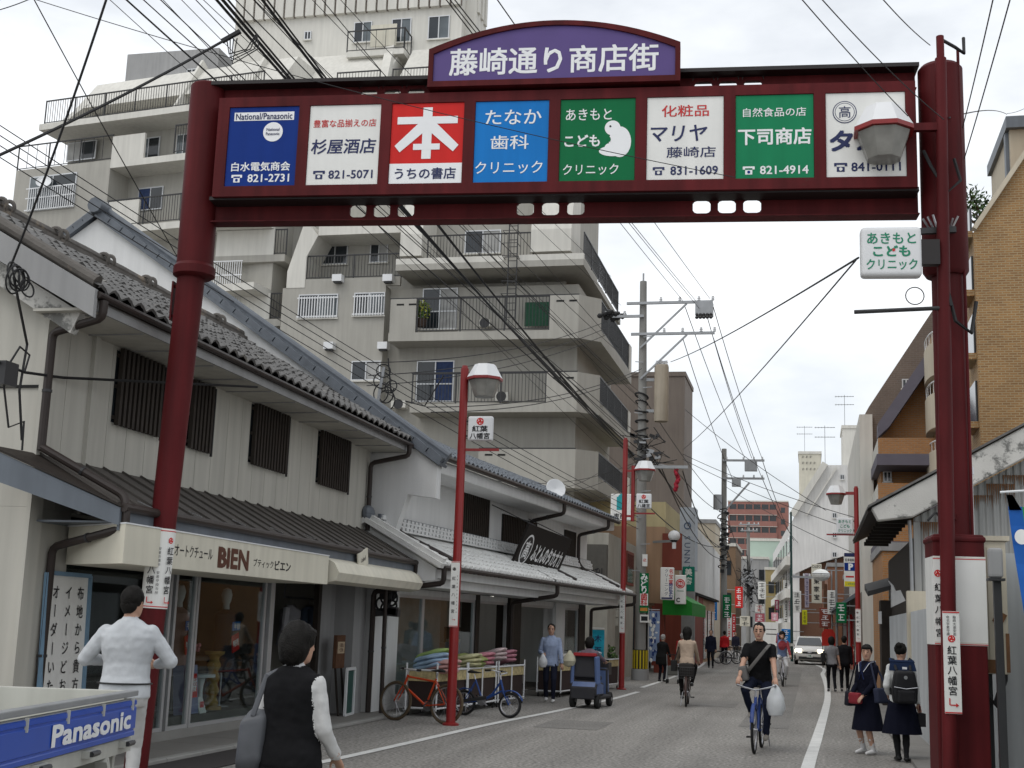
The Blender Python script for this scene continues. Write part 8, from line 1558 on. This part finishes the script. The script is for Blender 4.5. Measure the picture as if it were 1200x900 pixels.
def person(label, loc, rz, h=1.7, pelvis=(0, 0, .93), lean=0, turn=0, nod=0, tilt=0, look=0, feet=((-.1, .02, .08), (.1, .0, .08)), toes=(0, 0), hands=((-.24, .06, .80), (.24, .06, .80)), elbow=(0, -1, -.2), knee=(0, 1, 0), top=(.3, .3, .3), sleeve='long', bottom=(.05, .05, .07), shoes=(.05, .05, .05), hair='short', hairm=None, female=False, skirt=None, coat=0, collar=None, socks=None, fine=True, group='people in the street', tights=False, shorts=None, vox=None, inner=None, fat=1.0):
    s = h / 1.72; t = thing('person', label, 'person', loc, rz, group, local=True); t.scale = (s, s, s)
    K = {'top': cloth(top), 'bot': cloth(bottom), 'skin': SKIN, 'shoe': cm(shoes, .5, .1), 'in': cloth(inner or top), 'sock': cm(socks or (.7, .7, .7)), 'lip': LIP, 'eye': IRIS}
    pv = V(pelvis); fw = V((math.sin(turn) * 1, math.cos(turn), 0)); sd = V((math.cos(turn), -math.sin(turn), 0)); up = (ZA * math.cos(lean) + fw * math.sin(lean)).normalized(); fwd = sd.cross(up) * -1; fwd = up.cross(sd) if False else (fw * math.cos(lean) - ZA * math.sin(lean)).normalized()
    w = .92 if female else 1.0; B = Body(); tp = K['top']; hip = pv; sh = pv + up * .50; nk = sh + up * .06
    sec = [(-.13, .150, .115, -.005), (-.06, .168, .122, -.01), (.02, .160, .112, -.004), (.10, .142 if female else .150, .100, .004), (.20, .146, .104, .012), (.32, .170 * w, .118, .012), (.41, .178 * w, .108, .0), (.46, .165 * w, .09, -.006), (.50, .112 * w, .074, -.008), (.54, .062, .06, -.004)]
    lo = max(-.13, -coat) if coat else -.13; S_ = []; tags = []
    for z, rx, ry, oy in sec: S_.append((pv + up * z + fwd * oy, sd, fwd, rx * fat * (1.03 if z > 0 else 1), ry * fat * (1.05 if z > 0 else 1)))
    bl = .0 if not coat else -.2
    S1 = [q for q, z in zip(S_, sec) if z[0] <= .02]; S2 = [(c, a, b, rx * 1.05, ry * 1.06) for (c, a, b, rx, ry), z in zip(S_, sec) if z[0] >= (-.06 if True else 0)]
    B.stack(S1, tp if coat else K['bot']); B.stack(S2, tp)
    if coat:   # hem of a coat or long shirt
        B.stack([(pv - ZA * coat, sd, fwd, .185 * fat, .14 * fat), (pv - ZA * coat * .5, sd, fwd, .182 * fat, .136 * fat), (pv + up * .03, sd, fwd, .172 * fat, .122 * fat)], tp)
    B.limb([sh + up * .0 - fwd * .006, nk + up * .06 + fwd * .012], [.058 if not female else .05, .052 if not female else .046], K['skin'])
    if collar: B.limb([sh - up * .012 - fwd * .008, sh + up * .022 - fwd * .012], [.080, .070], cloth(collar))
    # head
    qd = Matrix.Rotation(look, 3, 'Z'); hf = (qd @ fwd).normalized(); hf = (hf * math.cos(nod) - ZA * math.sin(nod)).normalized(); hs = hf.cross(ZA).normalized(); hu = hs.cross(hf).normalized(); hu = (hu + hs * tilt).normalized(); hs = hf.cross(hu).normalized()
    hc = nk + up * .125 + hf * .022; head = [(-.118, .028, .03, .045), (-.105, .048, .052, .036), (-.075, .062, .074, .018), (-.035, .071, .086, .006), (.01, .076, .094, -.002), (.05, .075, .094, -.006), (.085, .062, .078, -.008), (.108, .036, .046, -.008), (.116, .010, .014, -.008)]
    B.stack([(hc + hu * z + hf * o, hs, hf, rx, ry) for z, rx, ry, o in head], K['skin'])
    if fine:
        B.limb([hc + hf * .088 + hu * .018, hc + hf * .112 - hu * .022, hc + hf * .094 - hu * .03], [.010, .015, .012], K['skin'], n=8, step=.01)
        for e in (-1, 1): B.limb([hc + hs * e * .077 + hu * .022 - hf * .012, hc + hs * e * .079 - hu * .025 - hf * .004], [.016, .010], K['skin'], n=8, flat=.5, step=.012)
    # arms
    for e, hd in zip((-1, 1), hands):
        s0 = pv + up * .445 + sd * e * .168 * w; hd = V(hd); el = V(elbow[0 if e < 0 else 1]) if isinstance(elbow[0], (tuple, list)) else V((elbow[0] + e * .45, elbow[1], elbow[2])); m_, wr = ik(s0, hd, .285, .25, el); k2 = tp if sleeve == 'long' else K['skin']; mid = s0.lerp(m_, .62)
        ks = K['in'] if inner else tp
        if sleeve == 'long': B.limb([s0, m_], [.066 * w, .052 * w], ks); B.limb([m_, m_.lerp(wr, .93)], [.051 * w, .037], ks); B.limb([wr.lerp(m_, .12), wr], [.028, .026], K['skin'])
        else: B.limb([s0, mid], [.068 * w, .064 * w], ks); B.limb([s0.lerp(m_, .4), m_], [.05 * w, .041 * w], K['skin']); B.limb([m_, m_.lerp(wr, .35), wr], [.040, .040 * w, .026], K['skin'])
        dr = (wr - m_).normalized(); sn = dr.cross(fw).normalized() if abs(dr.dot(fw)) < .95 else sd.copy(); pn = dr.cross(sn).normalized()
        B.limb([wr + dr * .01, wr + dr * .045, wr + dr * .085], [.026, .036, .034], K['skin'], flat=.5, side=sn)
        for i in range(4): f = (i - 1.5) * .018; b0 = wr + dr * .08 + sn * f; L = (.062, .075, .07, .055)[i]; B.limb([b0, b0 + dr * L * .55 + pn * .008, b0 + dr * L * .8 + pn * .03], [.0095, .009, .0075], K['skin'], n=6, step=.02)
        B.limb([wr + dr * .025 + sn * .022 * -e, wr + dr * .06 + sn * .05 * -e + pn * .012, wr + dr * .085 + sn * .052 * -e + pn * .03], [.012, .0105, .009], K['skin'], n=6, step=.02)
    # legs
    kn = []
    for i, (e, ft) in enumerate(zip((-1, 1), feet)):
        h0 = pv + sd * e * .088 - up * .04; kp = V(knee[i]) if isinstance(knee[0], (tuple, list)) else V(knee); m_, an = ik(h0, V(ft), .43, .42, kp); kn.append(m_)
        bare = bool(skirt or shorts); kk = (K['sock'] if tights else K['skin']) if bare else K['bot']
        B.limb([h0, m_], [.088 * fat, .058], K['bot'] if not skirt else kk); B.limb([m_, m_.lerp(an, .35), m_.lerp(an, .92)], [.055, .052 if not bare else .053, .044 if not bare else .034], kk); B.limb([m_.lerp(an, .85), an], [.034, .036], K['sock'] if (socks or not bare) else K['skin'])
        if bare and socks and not tights: B.limb([m_.lerp(an, .6), an], [.045, .040], K['sock'])
        a = toes[i]; td = V((math.sin(a) * math.cos(turn) + math.sin(turn) * math.cos(a), math.cos(a) * math.cos(turn) - math.sin(a) * math.sin(turn), 0)); an = an - ZA * .03
        B.limb([an - td * .05 - ZA * .0, an + td * .06 - ZA * .006, an + td * .155 - ZA * .018], [.042, .044, .030], K['shoe'], flat=.85, side=td.cross(ZA))
    o = B.mb.build('tmp'); vx = vox or (.0085 if fine else .014); md = o.modifiers.new('fuse', 'REMESH'); md.mode = 'VOXEL'; md.voxel_size = vx; md.use_smooth_shade = True
    sm = o.modifiers.new('smooth', 'SMOOTH'); sm.factor = .5; sm.iterations = 3
    me = bpy.data.meshes.new_from_object(o.evaluated_get(bpy.context.evaluated_depsgraph_get())); kd = KDTree(len(B.mb.v))
    for i, v in enumerate(B.mb.v): kd.insert(v, i)
    kd.balance(); me.materials.clear(); ml = []
    for kx in B.tags + [IRIS, LIP, HAIR]:
        if kx not in ml: ml.append(kx); me.materials.append(kx)
    ix = []
    for p in me.polygons:
        c = p.center; k = B.tags[kd.find(c)[1]]
        if inner and k in (K['top'], K['in']) and (c - pv).dot(up) > .12: k = K['in'] if abs((c - pv).dot(sd)) > .172 * fat * w or (c - pv).dot(fw) > .16 * fat else K['top']
        if k is SKIN and fine:
            d = c - hc; x, y, z = d.dot(hs), d.dot(hf), d.dot(hu)
            if y > .05:
                if abs(abs(x) - .032) < .015 and abs(z - .014) < .0075: k = IRIS
                elif abs(abs(x) - .034) < .020 and abs(z - .038) < .005: k = HAIR
                elif abs(x) < .024 and abs(z + .062) < .0065: k = LIP
        ix.append(ml.index(k))
    eg = {}; nb = [[] for _ in ix]      # settle ragged colour borders by majority among neighbouring faces
    for p in me.polygons:
        for e in p.edge_keys: eg.setdefault(e, []).append(p.index)
    for v in eg.values():
        if len(v) == 2: nb[v[0]].append(v[1]); nb[v[1]].append(v[0])
    sm_ = [ml.index(k) for k in (IRIS, LIP)]; hx = ml.index(HAIR)
    for _ in range(12 if fine else 4):
        nx = ix[:]
        for i, a in enumerate(ix):
            if a in sm_ or a == hx: continue
            c = [ix[j] for j in nb[i]]; o_ = [q for q in c if q != a and q not in sm_ and q != hx]
            if len(o_) * 2 > len(c) or (len(o_) * 2 == len(c) and (i + _) % 2): nx[i] = max(set(o_), key=o_.count)
        ix = nx
    cl = [k not in (SKIN, K['shoe'], IRIS, LIP, HAIR) for k in ml]; wv = set()
    for p, i in zip(me.polygons, ix):
        if cl[i]: wv.update(p.vertices)
    nm = [v.normal.copy() for v in me.vertices]; of = noise.random_unit_vector() * 9
    for i in wv: v = me.vertices[i]; q = v.co; r = 1 - abs(noise.noise(V((q.x * 7, q.y * 7, q.z * 4 + q.x * 3)) + of)) * 2; v.co = q + nm[i] * (.007 * r + .004 * noise.noise(q * 22 + of))
    me.polygons.foreach_set('material_index', ix); me.polygons.foreach_set('use_smooth', [True] * len(ix)); me.update(); bpy.data.objects.remove(o)
    body = bpy.data.objects.new('body', me); COL.objects.link(body); body.parent = t
    # hair
    hm = hairm or HAIR; mb = MB(); RH = Matrix((hs, hf, hu)).transposed(); hb = hc - hf * .022 + hu * .028
    mb.ball(hb, (.089, .104, .102), hm, 36, 22, RH)
    if hair in ('bob', 'long'): mb.ball(hc - hf * .045 - hu * .01, (.111, .096, .15), hm, 30, 20, RH); mb.ball(hb + hu * .005, (.104, .108, .105), hm, 30, 18, RH)
    if hair == 'long': mb.ball(hc - hf * .08 - hu * .12, (.085, .05, .16), hm, 18, 12, RH)
    if hair == 'tail': mb.ball(hc - hf * .12 + hu * .02, (.035, .04, .04), hm, 12, 8, RH); mb.ball(hc - hf * .14 - hu * .06, (.03, .03, .085), hm, 12, 8, RH)
    if hair == 'bun': mb.ball(hc - hf * .11 + hu * .06, (.05, .05, .05), hm, 12, 8, RH)
    if hair != 'short': mb.ball(hc + hf * .045 + hu * .072, (.068, .05, .036), hm, 16, 10, RH)
    else: mb.ball(hc - hf * .06 - hu * .03, (.07, .05, .07), hm, 14, 10, RH)
    for v in mb.v: v += (v - hc) * (.07 * noise.noise(V((v.x * 55, v.y * 55, v.z * 14))) + .06 * noise.noise(V((v.x * 150, v.y * 150, v.z * 30))) + .05 * noise.noise(v * 20))
    mb.build('hair', t, smooth=True, angle=180)
    if skirt:
        L_, col, rb, pl_ = skirt; mb = MB(); n = 48; rows = 7; vs, fs = [], []
        for r in range(rows):
            f = r / (rows - 1); c = pv + up * .06 * (1 - f) - ZA * (L_ * f) + (fwd * .01)
            for j in range(n):
                a = 2 * math.pi * j / n; pt = 1 + pl_ * f * (1 if j % 4 < 2 else -1) * .5; rx = (.150 + (rb - .150) * f ** .8) * pt; ry = (.115 + (rb * .85 - .115) * f ** .8) * pt; vs.append(c + sd * rx * math.cos(a) + fw * ry * math.sin(a))
        for r in range(rows - 1):
            for j in range(n): fs.append((r * n + j, (r + 1) * n + j, (r + 1) * n + (j + 1) % n, r * n + (j + 1) % n))
        fs.append(tuple(range(n))); mb.raw(vs, fs, cloth(col)); mb.build('skirt', t, smooth=True, angle=60)
    return t, dict(s=s, pv=pv, up=up, fwd=fwd, sd=sd, sh=sh, hc=hc, hf=hf, hs=hs, hu=hu)
def place(loc, rz, s, p): return V(loc) + Matrix.Rotation(rz, 3, 'Z') @ (V(p) * s)
def G(px, py): p = at(px, py, z=0); return (p.x, p.y, 0)
PI = math.pi
# technician in white beside the truck, seen from behind
LW = (at(150, 760, y=10.6).x, 10.6, 0); _, J = person('man in pale work clothes with black belt standing behind the truck', LW, math.radians(20), 1.90, hands=((-.20, .24, 1.14), (.20, .24, 1.12)), elbow=((-.85, -.25, -.75), (.85, -.25, -.75)), top=(.50, .52, .54), bottom=(.48, .48, .47), shoes=(.3, .3, .3), collar=(.50, .52, .54), nod=.12, vox=.008, look=-.35, fat=1.13)
mb = MB(); n = 24; c = V((0, -.004, .975)); mb.tube([c + V((.166 * 1.2 * math.cos(2 * PI * i / n), .124 * 1.22 * math.sin(2 * PI * i / n), 0)) for i in range(n + 1)], .02, cm((.012, .012, .012), .4), 8, flat=.35); bl = mb.build('belt'); bl.parent = bpy.data.objects[_.name]
# woman in a black vest, seen from behind
WV = (at(346, 800, y=7.5).x, 7.5, 0); WR = math.radians(-14); t, J = person('woman in a black vest with white sleeves seen from behind', WV, WR, 1.645, hands=((-.16, .22, 1.06), (.20, .20, .92)), elbow=(0, -1, -.4), top=(.010, .010, .011), inner=(.55, .55, .54), bottom=(.016, .02, .04), shoes=(.05, .05, .05), hair='bob', female=True, coat=.2, fat=1.16, look=-.25, nod=.15, vox=.008, collar=(.5, .5, .5))
def bag(label, pts, thick, k, strap, name='shoulder_bag'):
    t = thing(name, label, 'bag', tuple(sum((V(p) for p in pts), V()) / len(pts))); P = [V(p) for p in pts]; n = (P[1] - P[0]).cross(P[-1] - P[0]).normalized(); mb = MB(); mb.prism([p - n * thick / 2 for p in P], n * thick, k); mb.build('bag_body', t, bevel=min(.04, thick * .35), seg=3, smooth=True, angle=60); mb = MB(); mb.tube(strap, .017, k, 8, flat=.5); mb.build('strap', t, smooth=True)
pl_ = lambda *p: place(WV, WR, J['s'], p)
bag('slouchy grey leather shoulder bag on the woman in the black vest', [pl_(-.22, -.12, .80), pl_(-.42, .16, .88), pl_(-.40, .17, 1.02), pl_(-.21, -.02, 1.22), pl_(-.19, -.17, 1.15), pl_(-.19, -.19, .88)], .16, cm((.09, .095, .105), .45, .15, 8), [pl_(-.38, .12, 1.03), pl_(-.26, .08, 1.30), pl_(-.165, .02, 1.44), pl_(-.16, -.08, 1.41), pl_(-.20, -.15, 1.16)])
# man walking out of the bedding shop
L = G(644, 823); R_ = PI + .12; t, J = person('man in light blue shirt and dark jeans walking past the bedding wagons', L, R_, 1.72, hands=((-.26, .12, .85), (.16, .24, 1.06)), feet=((-.09, .16, .08), (.09, -.10, .10)), top=(.30, .36, .50), bottom=(.016, .018, .032), shoes=(.6, .6, .6), nod=.2, collar=(.33, .40, .54), coat=.12)
q = place(L, R_, J['s'], (.15, .36, .92)); mb = MB(); mb.lathe([(.01, .16), (.04, .12), (.10, .02), (.11, -.06), (.07, -.14), (0, -.16)], q, cm((.62, .63, .64), .4), 12); tag(mb.build('plastic_bag', smooth=True), 'small white bag held by the man in the blue shirt', 'bag')
# scooter rider
R_ = SZ; L = (SC.x, SC.y, 0); person('rider in a mauve top sitting on the mobility scooter', L, R_, 1.58, pelvis=(0, -.06, .80), lean=.05, feet=((-.13, .42, .38), (.13, .42, .38)), hands=((-.24, .5, 1.05), (.24, .5, 1.05)), top=(.16, .12, .145), bottom=(.02, .02, .03), hair='bob', female=True, fat=1.15, nod=.05)
q = place(L, R_, 1, (-.33, -.42, 1.02)); mb = MB(); mb.lathe([(.0, -.17), (.10, -.15), (.14, -.05), (.11, .06), (.05, .12), (.03, .16), (0, .17)], q, cm((.42, .40, .30), .85), 12); 
for v in mb.v: v += V((.02, .02, .02)) * noise.noise(v * 9)
tag(mb.build('cloth_bag', smooth=True), 'cream cloth bag hanging off the back of the scooter', 'bag')
# cyclist in black coming towards the camera
def rider(blabel, plabel, L, rz, col, wr=.33, basket=False, rear=False, foot=.0, lean=.18, up_=.0, hand_to_head=False, **kw):
    bicycle(blabel, L, rz, col, wr, 1.08, True, basket, rear, saddle_z=.90); a = foot; c = (0, -.02, .28); f1 = (-.11, c[1] - .16 * math.cos(a), c[2] - .16 * math.sin(a) + .09); f2 = (.11, c[1] + .16 * math.cos(a), c[2] + .16 * math.sin(a) + .09)
    return person(plabel, L, rz, pelvis=(0, -.22, 1.02), lean=lean, feet=(f1, f2), hands=kw.pop('hands', ((-.27, .22, .98), (.27, .22, .98))), knee=((-.25, 1, 0), (.25, 1, 0)), **kw)
L = G(889, 879); R_ = PI - .06; t, J = rider('blue bicycle ridden by the man in the black shirt', 'man in black T-shirt cycling towards the camera with a sling bag', L, R_, (.02, .05, .20), foot=1.9, h=1.74, top=(.010, .010, .011), sleeve='short', bottom=(.012, .015, .03), shoes=(.25, .23, .2), lean=.14, socks=(.46, .27, .19))
pl_ = lambda *p: place(L, R_, J['s'], p)
t = thing('sling_bag', 'grey sling bag across the chest of the cyclist in black', 'bag', tuple(pl_(.2, 0, 1.1))); mb = MB(); mb.tube([pl_(-.15, -.04, 1.50), pl_(-.11, .08, 1.44), pl_(.0, .10, 1.30), pl_(.13, .06, 1.14), pl_(.2, -.06, 1.06)], .03, cm((.11, .105, .10)), 8, flat=.4); mb.tube([pl_(-.15, -.04, 1.50), pl_(-.10, -.18, 1.40), pl_(.1, -.2, 1.15), pl_(.2, -.06, 1.06)], .026, cm((.11, .105, .10)), 8, flat=.4); mb.build('strap', t, smooth=True); mb = MB(); mb.cbox(pl_(.21, .02, 1.08), .12, .24, .22, cm((.13, .125, .12)), rz=R_, ry=.2); mb.build('pouch', t, bevel=.03, seg=2)
q = pl_(-.27, .26, .74); mb = MB(); mb.lathe([(.02, .22), (.05, .16), (.12, .02), (.14, -.12), (.10, -.22), (0, -.24)], q, cm((.60, .62, .63), .35), 14)
for v in mb.v: v += V((.03, .03, .02)) * noise.noise(v * 8)
tag(mb.build('plastic_bag', smooth=True), 'white plastic bag hanging from the handlebar of the cyclist in black', 'bag')
L = G(917, 804); rider('grey bicycle ridden behind the man in black', 'cyclist in blue shirt and white trousers shading their face with a hand', L, PI + .05, (.3, .3, .32), foot=.6, h=1.66, top=(.15, .20, .33), inner=(.28, .05, .06), bottom=(.55, .56, .57), hands=((-.27, .22, .98), (.05, -.02, 1.66)), hair='bob', female=True)
L = G(805, 827); R_ = .05; t, J = rider('brown bicycle with dark rear basket seen from behind', 'woman in beige jacket cycling away up the street', L, R_, (.06, .035, .03), rear=True, foot=1.2, h=1.66, top=(.44, .34, .26), bottom=(.015, .014, .014), hair='long', female=True, lean=.12)
pl_ = lambda *p: place(L, R_, J['s'], p); mb = MB(); mb.cbox(pl_(0, -.48, .84), .32, .26, .3, cm((.025, .022, .02))); tag(mb.build('basket_bag', bevel=.05, seg=3, smooth=True), 'dark bag in the rear basket of the brown bicycle', 'bag')
mb = MB(); mb.cbox(pl_(-.3, -.2, .92), .12, .3, .24, cm((.015, .014, .014))); mb.tube([pl_(-.3, -.1, 1.0), pl_(-.17, -.12, 1.46), pl_(-.3, -.3, 1.0)], .012, cm((.015, .014, .014)), 6); tag(mb.build('shoulder_bag', bevel=.03), 'black bag hanging at the side of the woman in beige', 'bag')
# pedestrians along the left kerb
L = G(775, 799); person('grey haired old woman in a black coat pushing a walker', L, -.35, 1.52, lean=.14, hands=((-.14, .36, .86), (.2, .36, .86)), top=(.012, .012, .012), bottom=(.014, .014, .02), hairm=HAIRG, female=True, fat=1.2, coat=.3, fine=False)
L = (at(799, 785, y=50).x, 50, 0); person('grey haired person in a red jacket behind the old woman', L, .2, 1.55, top=(.40, .03, .035), bottom=(.03, .03, .03), hairm=HAIRG, fine=False)
L = G(833, 783); person('person in a dark navy coat walking by the red brick wall', L, PI, 1.72, top=(.014, .016, .03), bottom=(.012, .012, .015), coat=.2, feet=((-.1, .14, .08), (.1, -.12, .09)), fine=False)
L = G(849, 778); person('person in a bright red jacket walking away at the left kerb', L, .1, 1.7, top=(.52, .025, .03), bottom=(.014, .014, .02), feet=((-.1, -.1, .08), (.1, .12, .09)), fine=False)
for px, y, col, lb in ((862, 82, (.03, .03, .05), 'distant person in dark clothes beside the parked bicycles'), (911, 110, (.06, .05, .06), 'distant person in grey near the notice board')): L = (at(px, 760, y=y).x, y, 0); person(lb, L, PI, 1.66, top=col, bottom=(.02, .02, .02), fine=False)
# couple on the right
L = G(975, 811); R_ = .12; t, J = person('woman in a grey top and black trousers walking away on the right', L, R_, 1.62, top=(.20, .20, .21), bottom=(.010, .010, .012), female=True, hair='bob', feet=((-.09, .12, .08), (.09, -.12, .09)), fine=False, hands=((-.2, .16, 1.0), (.26, .02, .84)), sleeve='short')
pl_ = lambda *p: place(L, R_, J['s'], p); mb = MB(); mb.cbox(pl_(-.27, -.05, 1.08), .12, .3, .26, cm((.012, .012, .013)), rz=R_); mb.tube([pl_(-.27, .05, 1.18), pl_(-.17, 0, 1.42), pl_(-.27, -.15, 1.18)], .014, cm((.012, .012, .013)), 6); tag(mb.build('shoulder_bag', bevel=.03), 'black bag on the shoulder of the woman in grey', 'bag')
L = G(990, 811); person('person in black walking beside the woman in the grey top', L, .0, 1.66, top=(.012, .012, .014), bottom=(.010, .010, .012), feet=((-.09, -.1, .09), (.09, .12, .08)), fine=False)
# two schoolgirls
NV = (.007, .008, .017); L = G(1018, 884); R_ = PI - .75; t, J = person('schoolgirl in a dark sailor uniform and white trainers facing her friend', L, R_, 1.56, hands=((-.12, .25, .93), (.14, .22, .95)), feet=((-.12, .03, .08), (.13, -.02, .08)), top=NV, bottom=NV, shoes=(.66, .66, .66), hair='tail', female=True, skirt=(.55, NV, .27, .03), socks=(.62, .62, .62), look=.55, nod=.12, vox=.008)
pl_ = lambda *p: place(L, R_, J['s'], p)
mb = MB()      # sailor collar with white lines and ribbon
for e in (-1, 1): mb.tube([V((e * .10, -.06, 1.475)), V((e * .085, .07, 1.44)), V((e * .03, .132, 1.31))], .028, cloth((.014, .022, .06)), 8, flat=.3); mb.tube([V((e * .125, -.06, 1.475)), V((e * .11, .078, 1.435)), V((e * .045, .146, 1.30))], .006, cm((.7, .7, .7)), 6); mb.tube([V((e * .01, .14, 1.30)), V((e * .05, .145, 1.18))], .014, cloth((.02, .03, .09)), 6, flat=.4)
o = mb.build('collar', smooth=True); o.parent = t
bag('navy school bag slung on the shoulder of the girl facing right', [pl_(-.33, -.14, .82), pl_(-.33, .18, .82), pl_(-.30, .18, 1.06), pl_(-.30, -.14, 1.06)], .1, cm((.02, .025, .05)), [pl_(-.3, .14, 1.06), pl_(-.16, .1, 1.44), pl_(-.13, -.02, 1.47), pl_(-.3, -.1, 1.06)])
mb = MB(); mb.cbox(pl_(.02, .27, .88), .2, .1, .16, cm((.22, .02, .03)), rz=R_); tag(mb.build('pouch', bevel=.03, seg=2), 'small dark red pouch held by the schoolgirl in dark uniform', 'pouch')
bag('dark bag hanging at the hip of the girl facing right', [pl_(.34, -.16, .74), pl_(.34, .14, .74), pl_(.31, .14, .98), pl_(.31, -.16, .98)], .1, cm((.012, .012, .02)), [pl_(.31, .1, .98), pl_(.17, .08, 1.44), pl_(.13, -.04, 1.47), pl_(.31, -.12, .98)])
L = G(1058, 893); R_ = .12; t, J = person('schoolgirl in white blouse and dark skirt with a black backpack', L, R_, 1.60, hands=((-.16, .16, .98), (.26, .06, .82)), feet=((-.05, .06, .08), (.05, -.05, .08)), toes=(-.1, .3), top=(.62, .63, .62), bottom=NV, shoes=(.012, .012, .012), hair='bun', female=True, skirt=(.52, NV, .29, .05), socks=(.012, .012, .013), tights=True, nod=.3, look=-.5, vox=.008)
pl_ = lambda *p: place(L, R_, J['s'], p); mb = MB(); mb.prism([V((-.17, -.125, 1.47)), V((.17, -.125, 1.47)), V((.2, -.16, 1.33)), V((-.2, -.16, 1.33))], V((0, .02, .02)), cloth((.014, .025, .06))); mb.tube([V((-.14, .02, 1.50)), V((-.17, -.11, 1.47)), V((.17, -.11, 1.47)), V((.14, .02, 1.5))], .03, cloth((.014, .025, .06)), 8, flat=.5); o = mb.build('collar', smooth=True); o.parent = t
bp = thing('backpack', 'large black backpack worn by the schoolgirl in white', 'backpack', tuple(pl_(0, -.25, 1.1))); blk = cm((.010, .010, .012), .6); mb = MB(); mb.prism([pl_(-.17, -.16, .86), pl_(.17, -.16, .86), pl_(.185, -.16, 1.1), pl_(.14, -.16, 1.34), pl_(-.14, -.16, 1.34), pl_(-.185, -.16, 1.1)], pl_(0, -.36, 1) - pl_(0, -.16, 1), blk); mb.build('bag_body', bp, bevel=.05, seg=3, smooth=True, angle=60); mb = MB(); mb.prism([pl_(-.13, -.355, .88), pl_(.13, -.355, .88), pl_(.13, -.355, 1.06), pl_(-.13, -.355, 1.06)], pl_(0, -.42, 1) - pl_(0, -.355, 1), blk); mb.build('pocket', bp, bevel=.03, seg=2)
mb = MB(); mb.tube([pl_(-.17, -.365, 1.1), pl_(0, -.375, 1.075), pl_(.17, -.365, 1.1)], .006, 'steel', 5); mb.disc(pl_(0, -.366, 1.24), Matrix.Rotation(R_, 3, 'Z') @ XA, ZA, .025, 'metal_grey'); mb.cbox(pl_(.0, -.3, 1.375), .06, .03, .03, 'plastic_white')
for e in (-1, 1): mb.tube([pl_(e * .1, -.2, 1.34), pl_(e * .12, -.05, 1.50), pl_(e * .13, .09, 1.42), pl_(e * .14, .10, 1.2), pl_(e * .17, -.1, .98)], .02, blk, 6, flat=.5)
mb.build('strap', bp)
q = pl_(.28, .1, .62); mb = MB(); mb.cbox(q, .1, .34, .18, cm((.015, .014, .016)), rz=R_); mb.tube([q + V((0, -.1, .08)), q + V((0, -.03, .22)), q + V((0, .05, .22)), q + V((0, .1, .08))], .01, cm((.3, .04, .05)), 6); tag(mb.build('hand_bag', bevel=.03, seg=2), 'small black hand bag held low by the schoolgirl in white', 'bag')
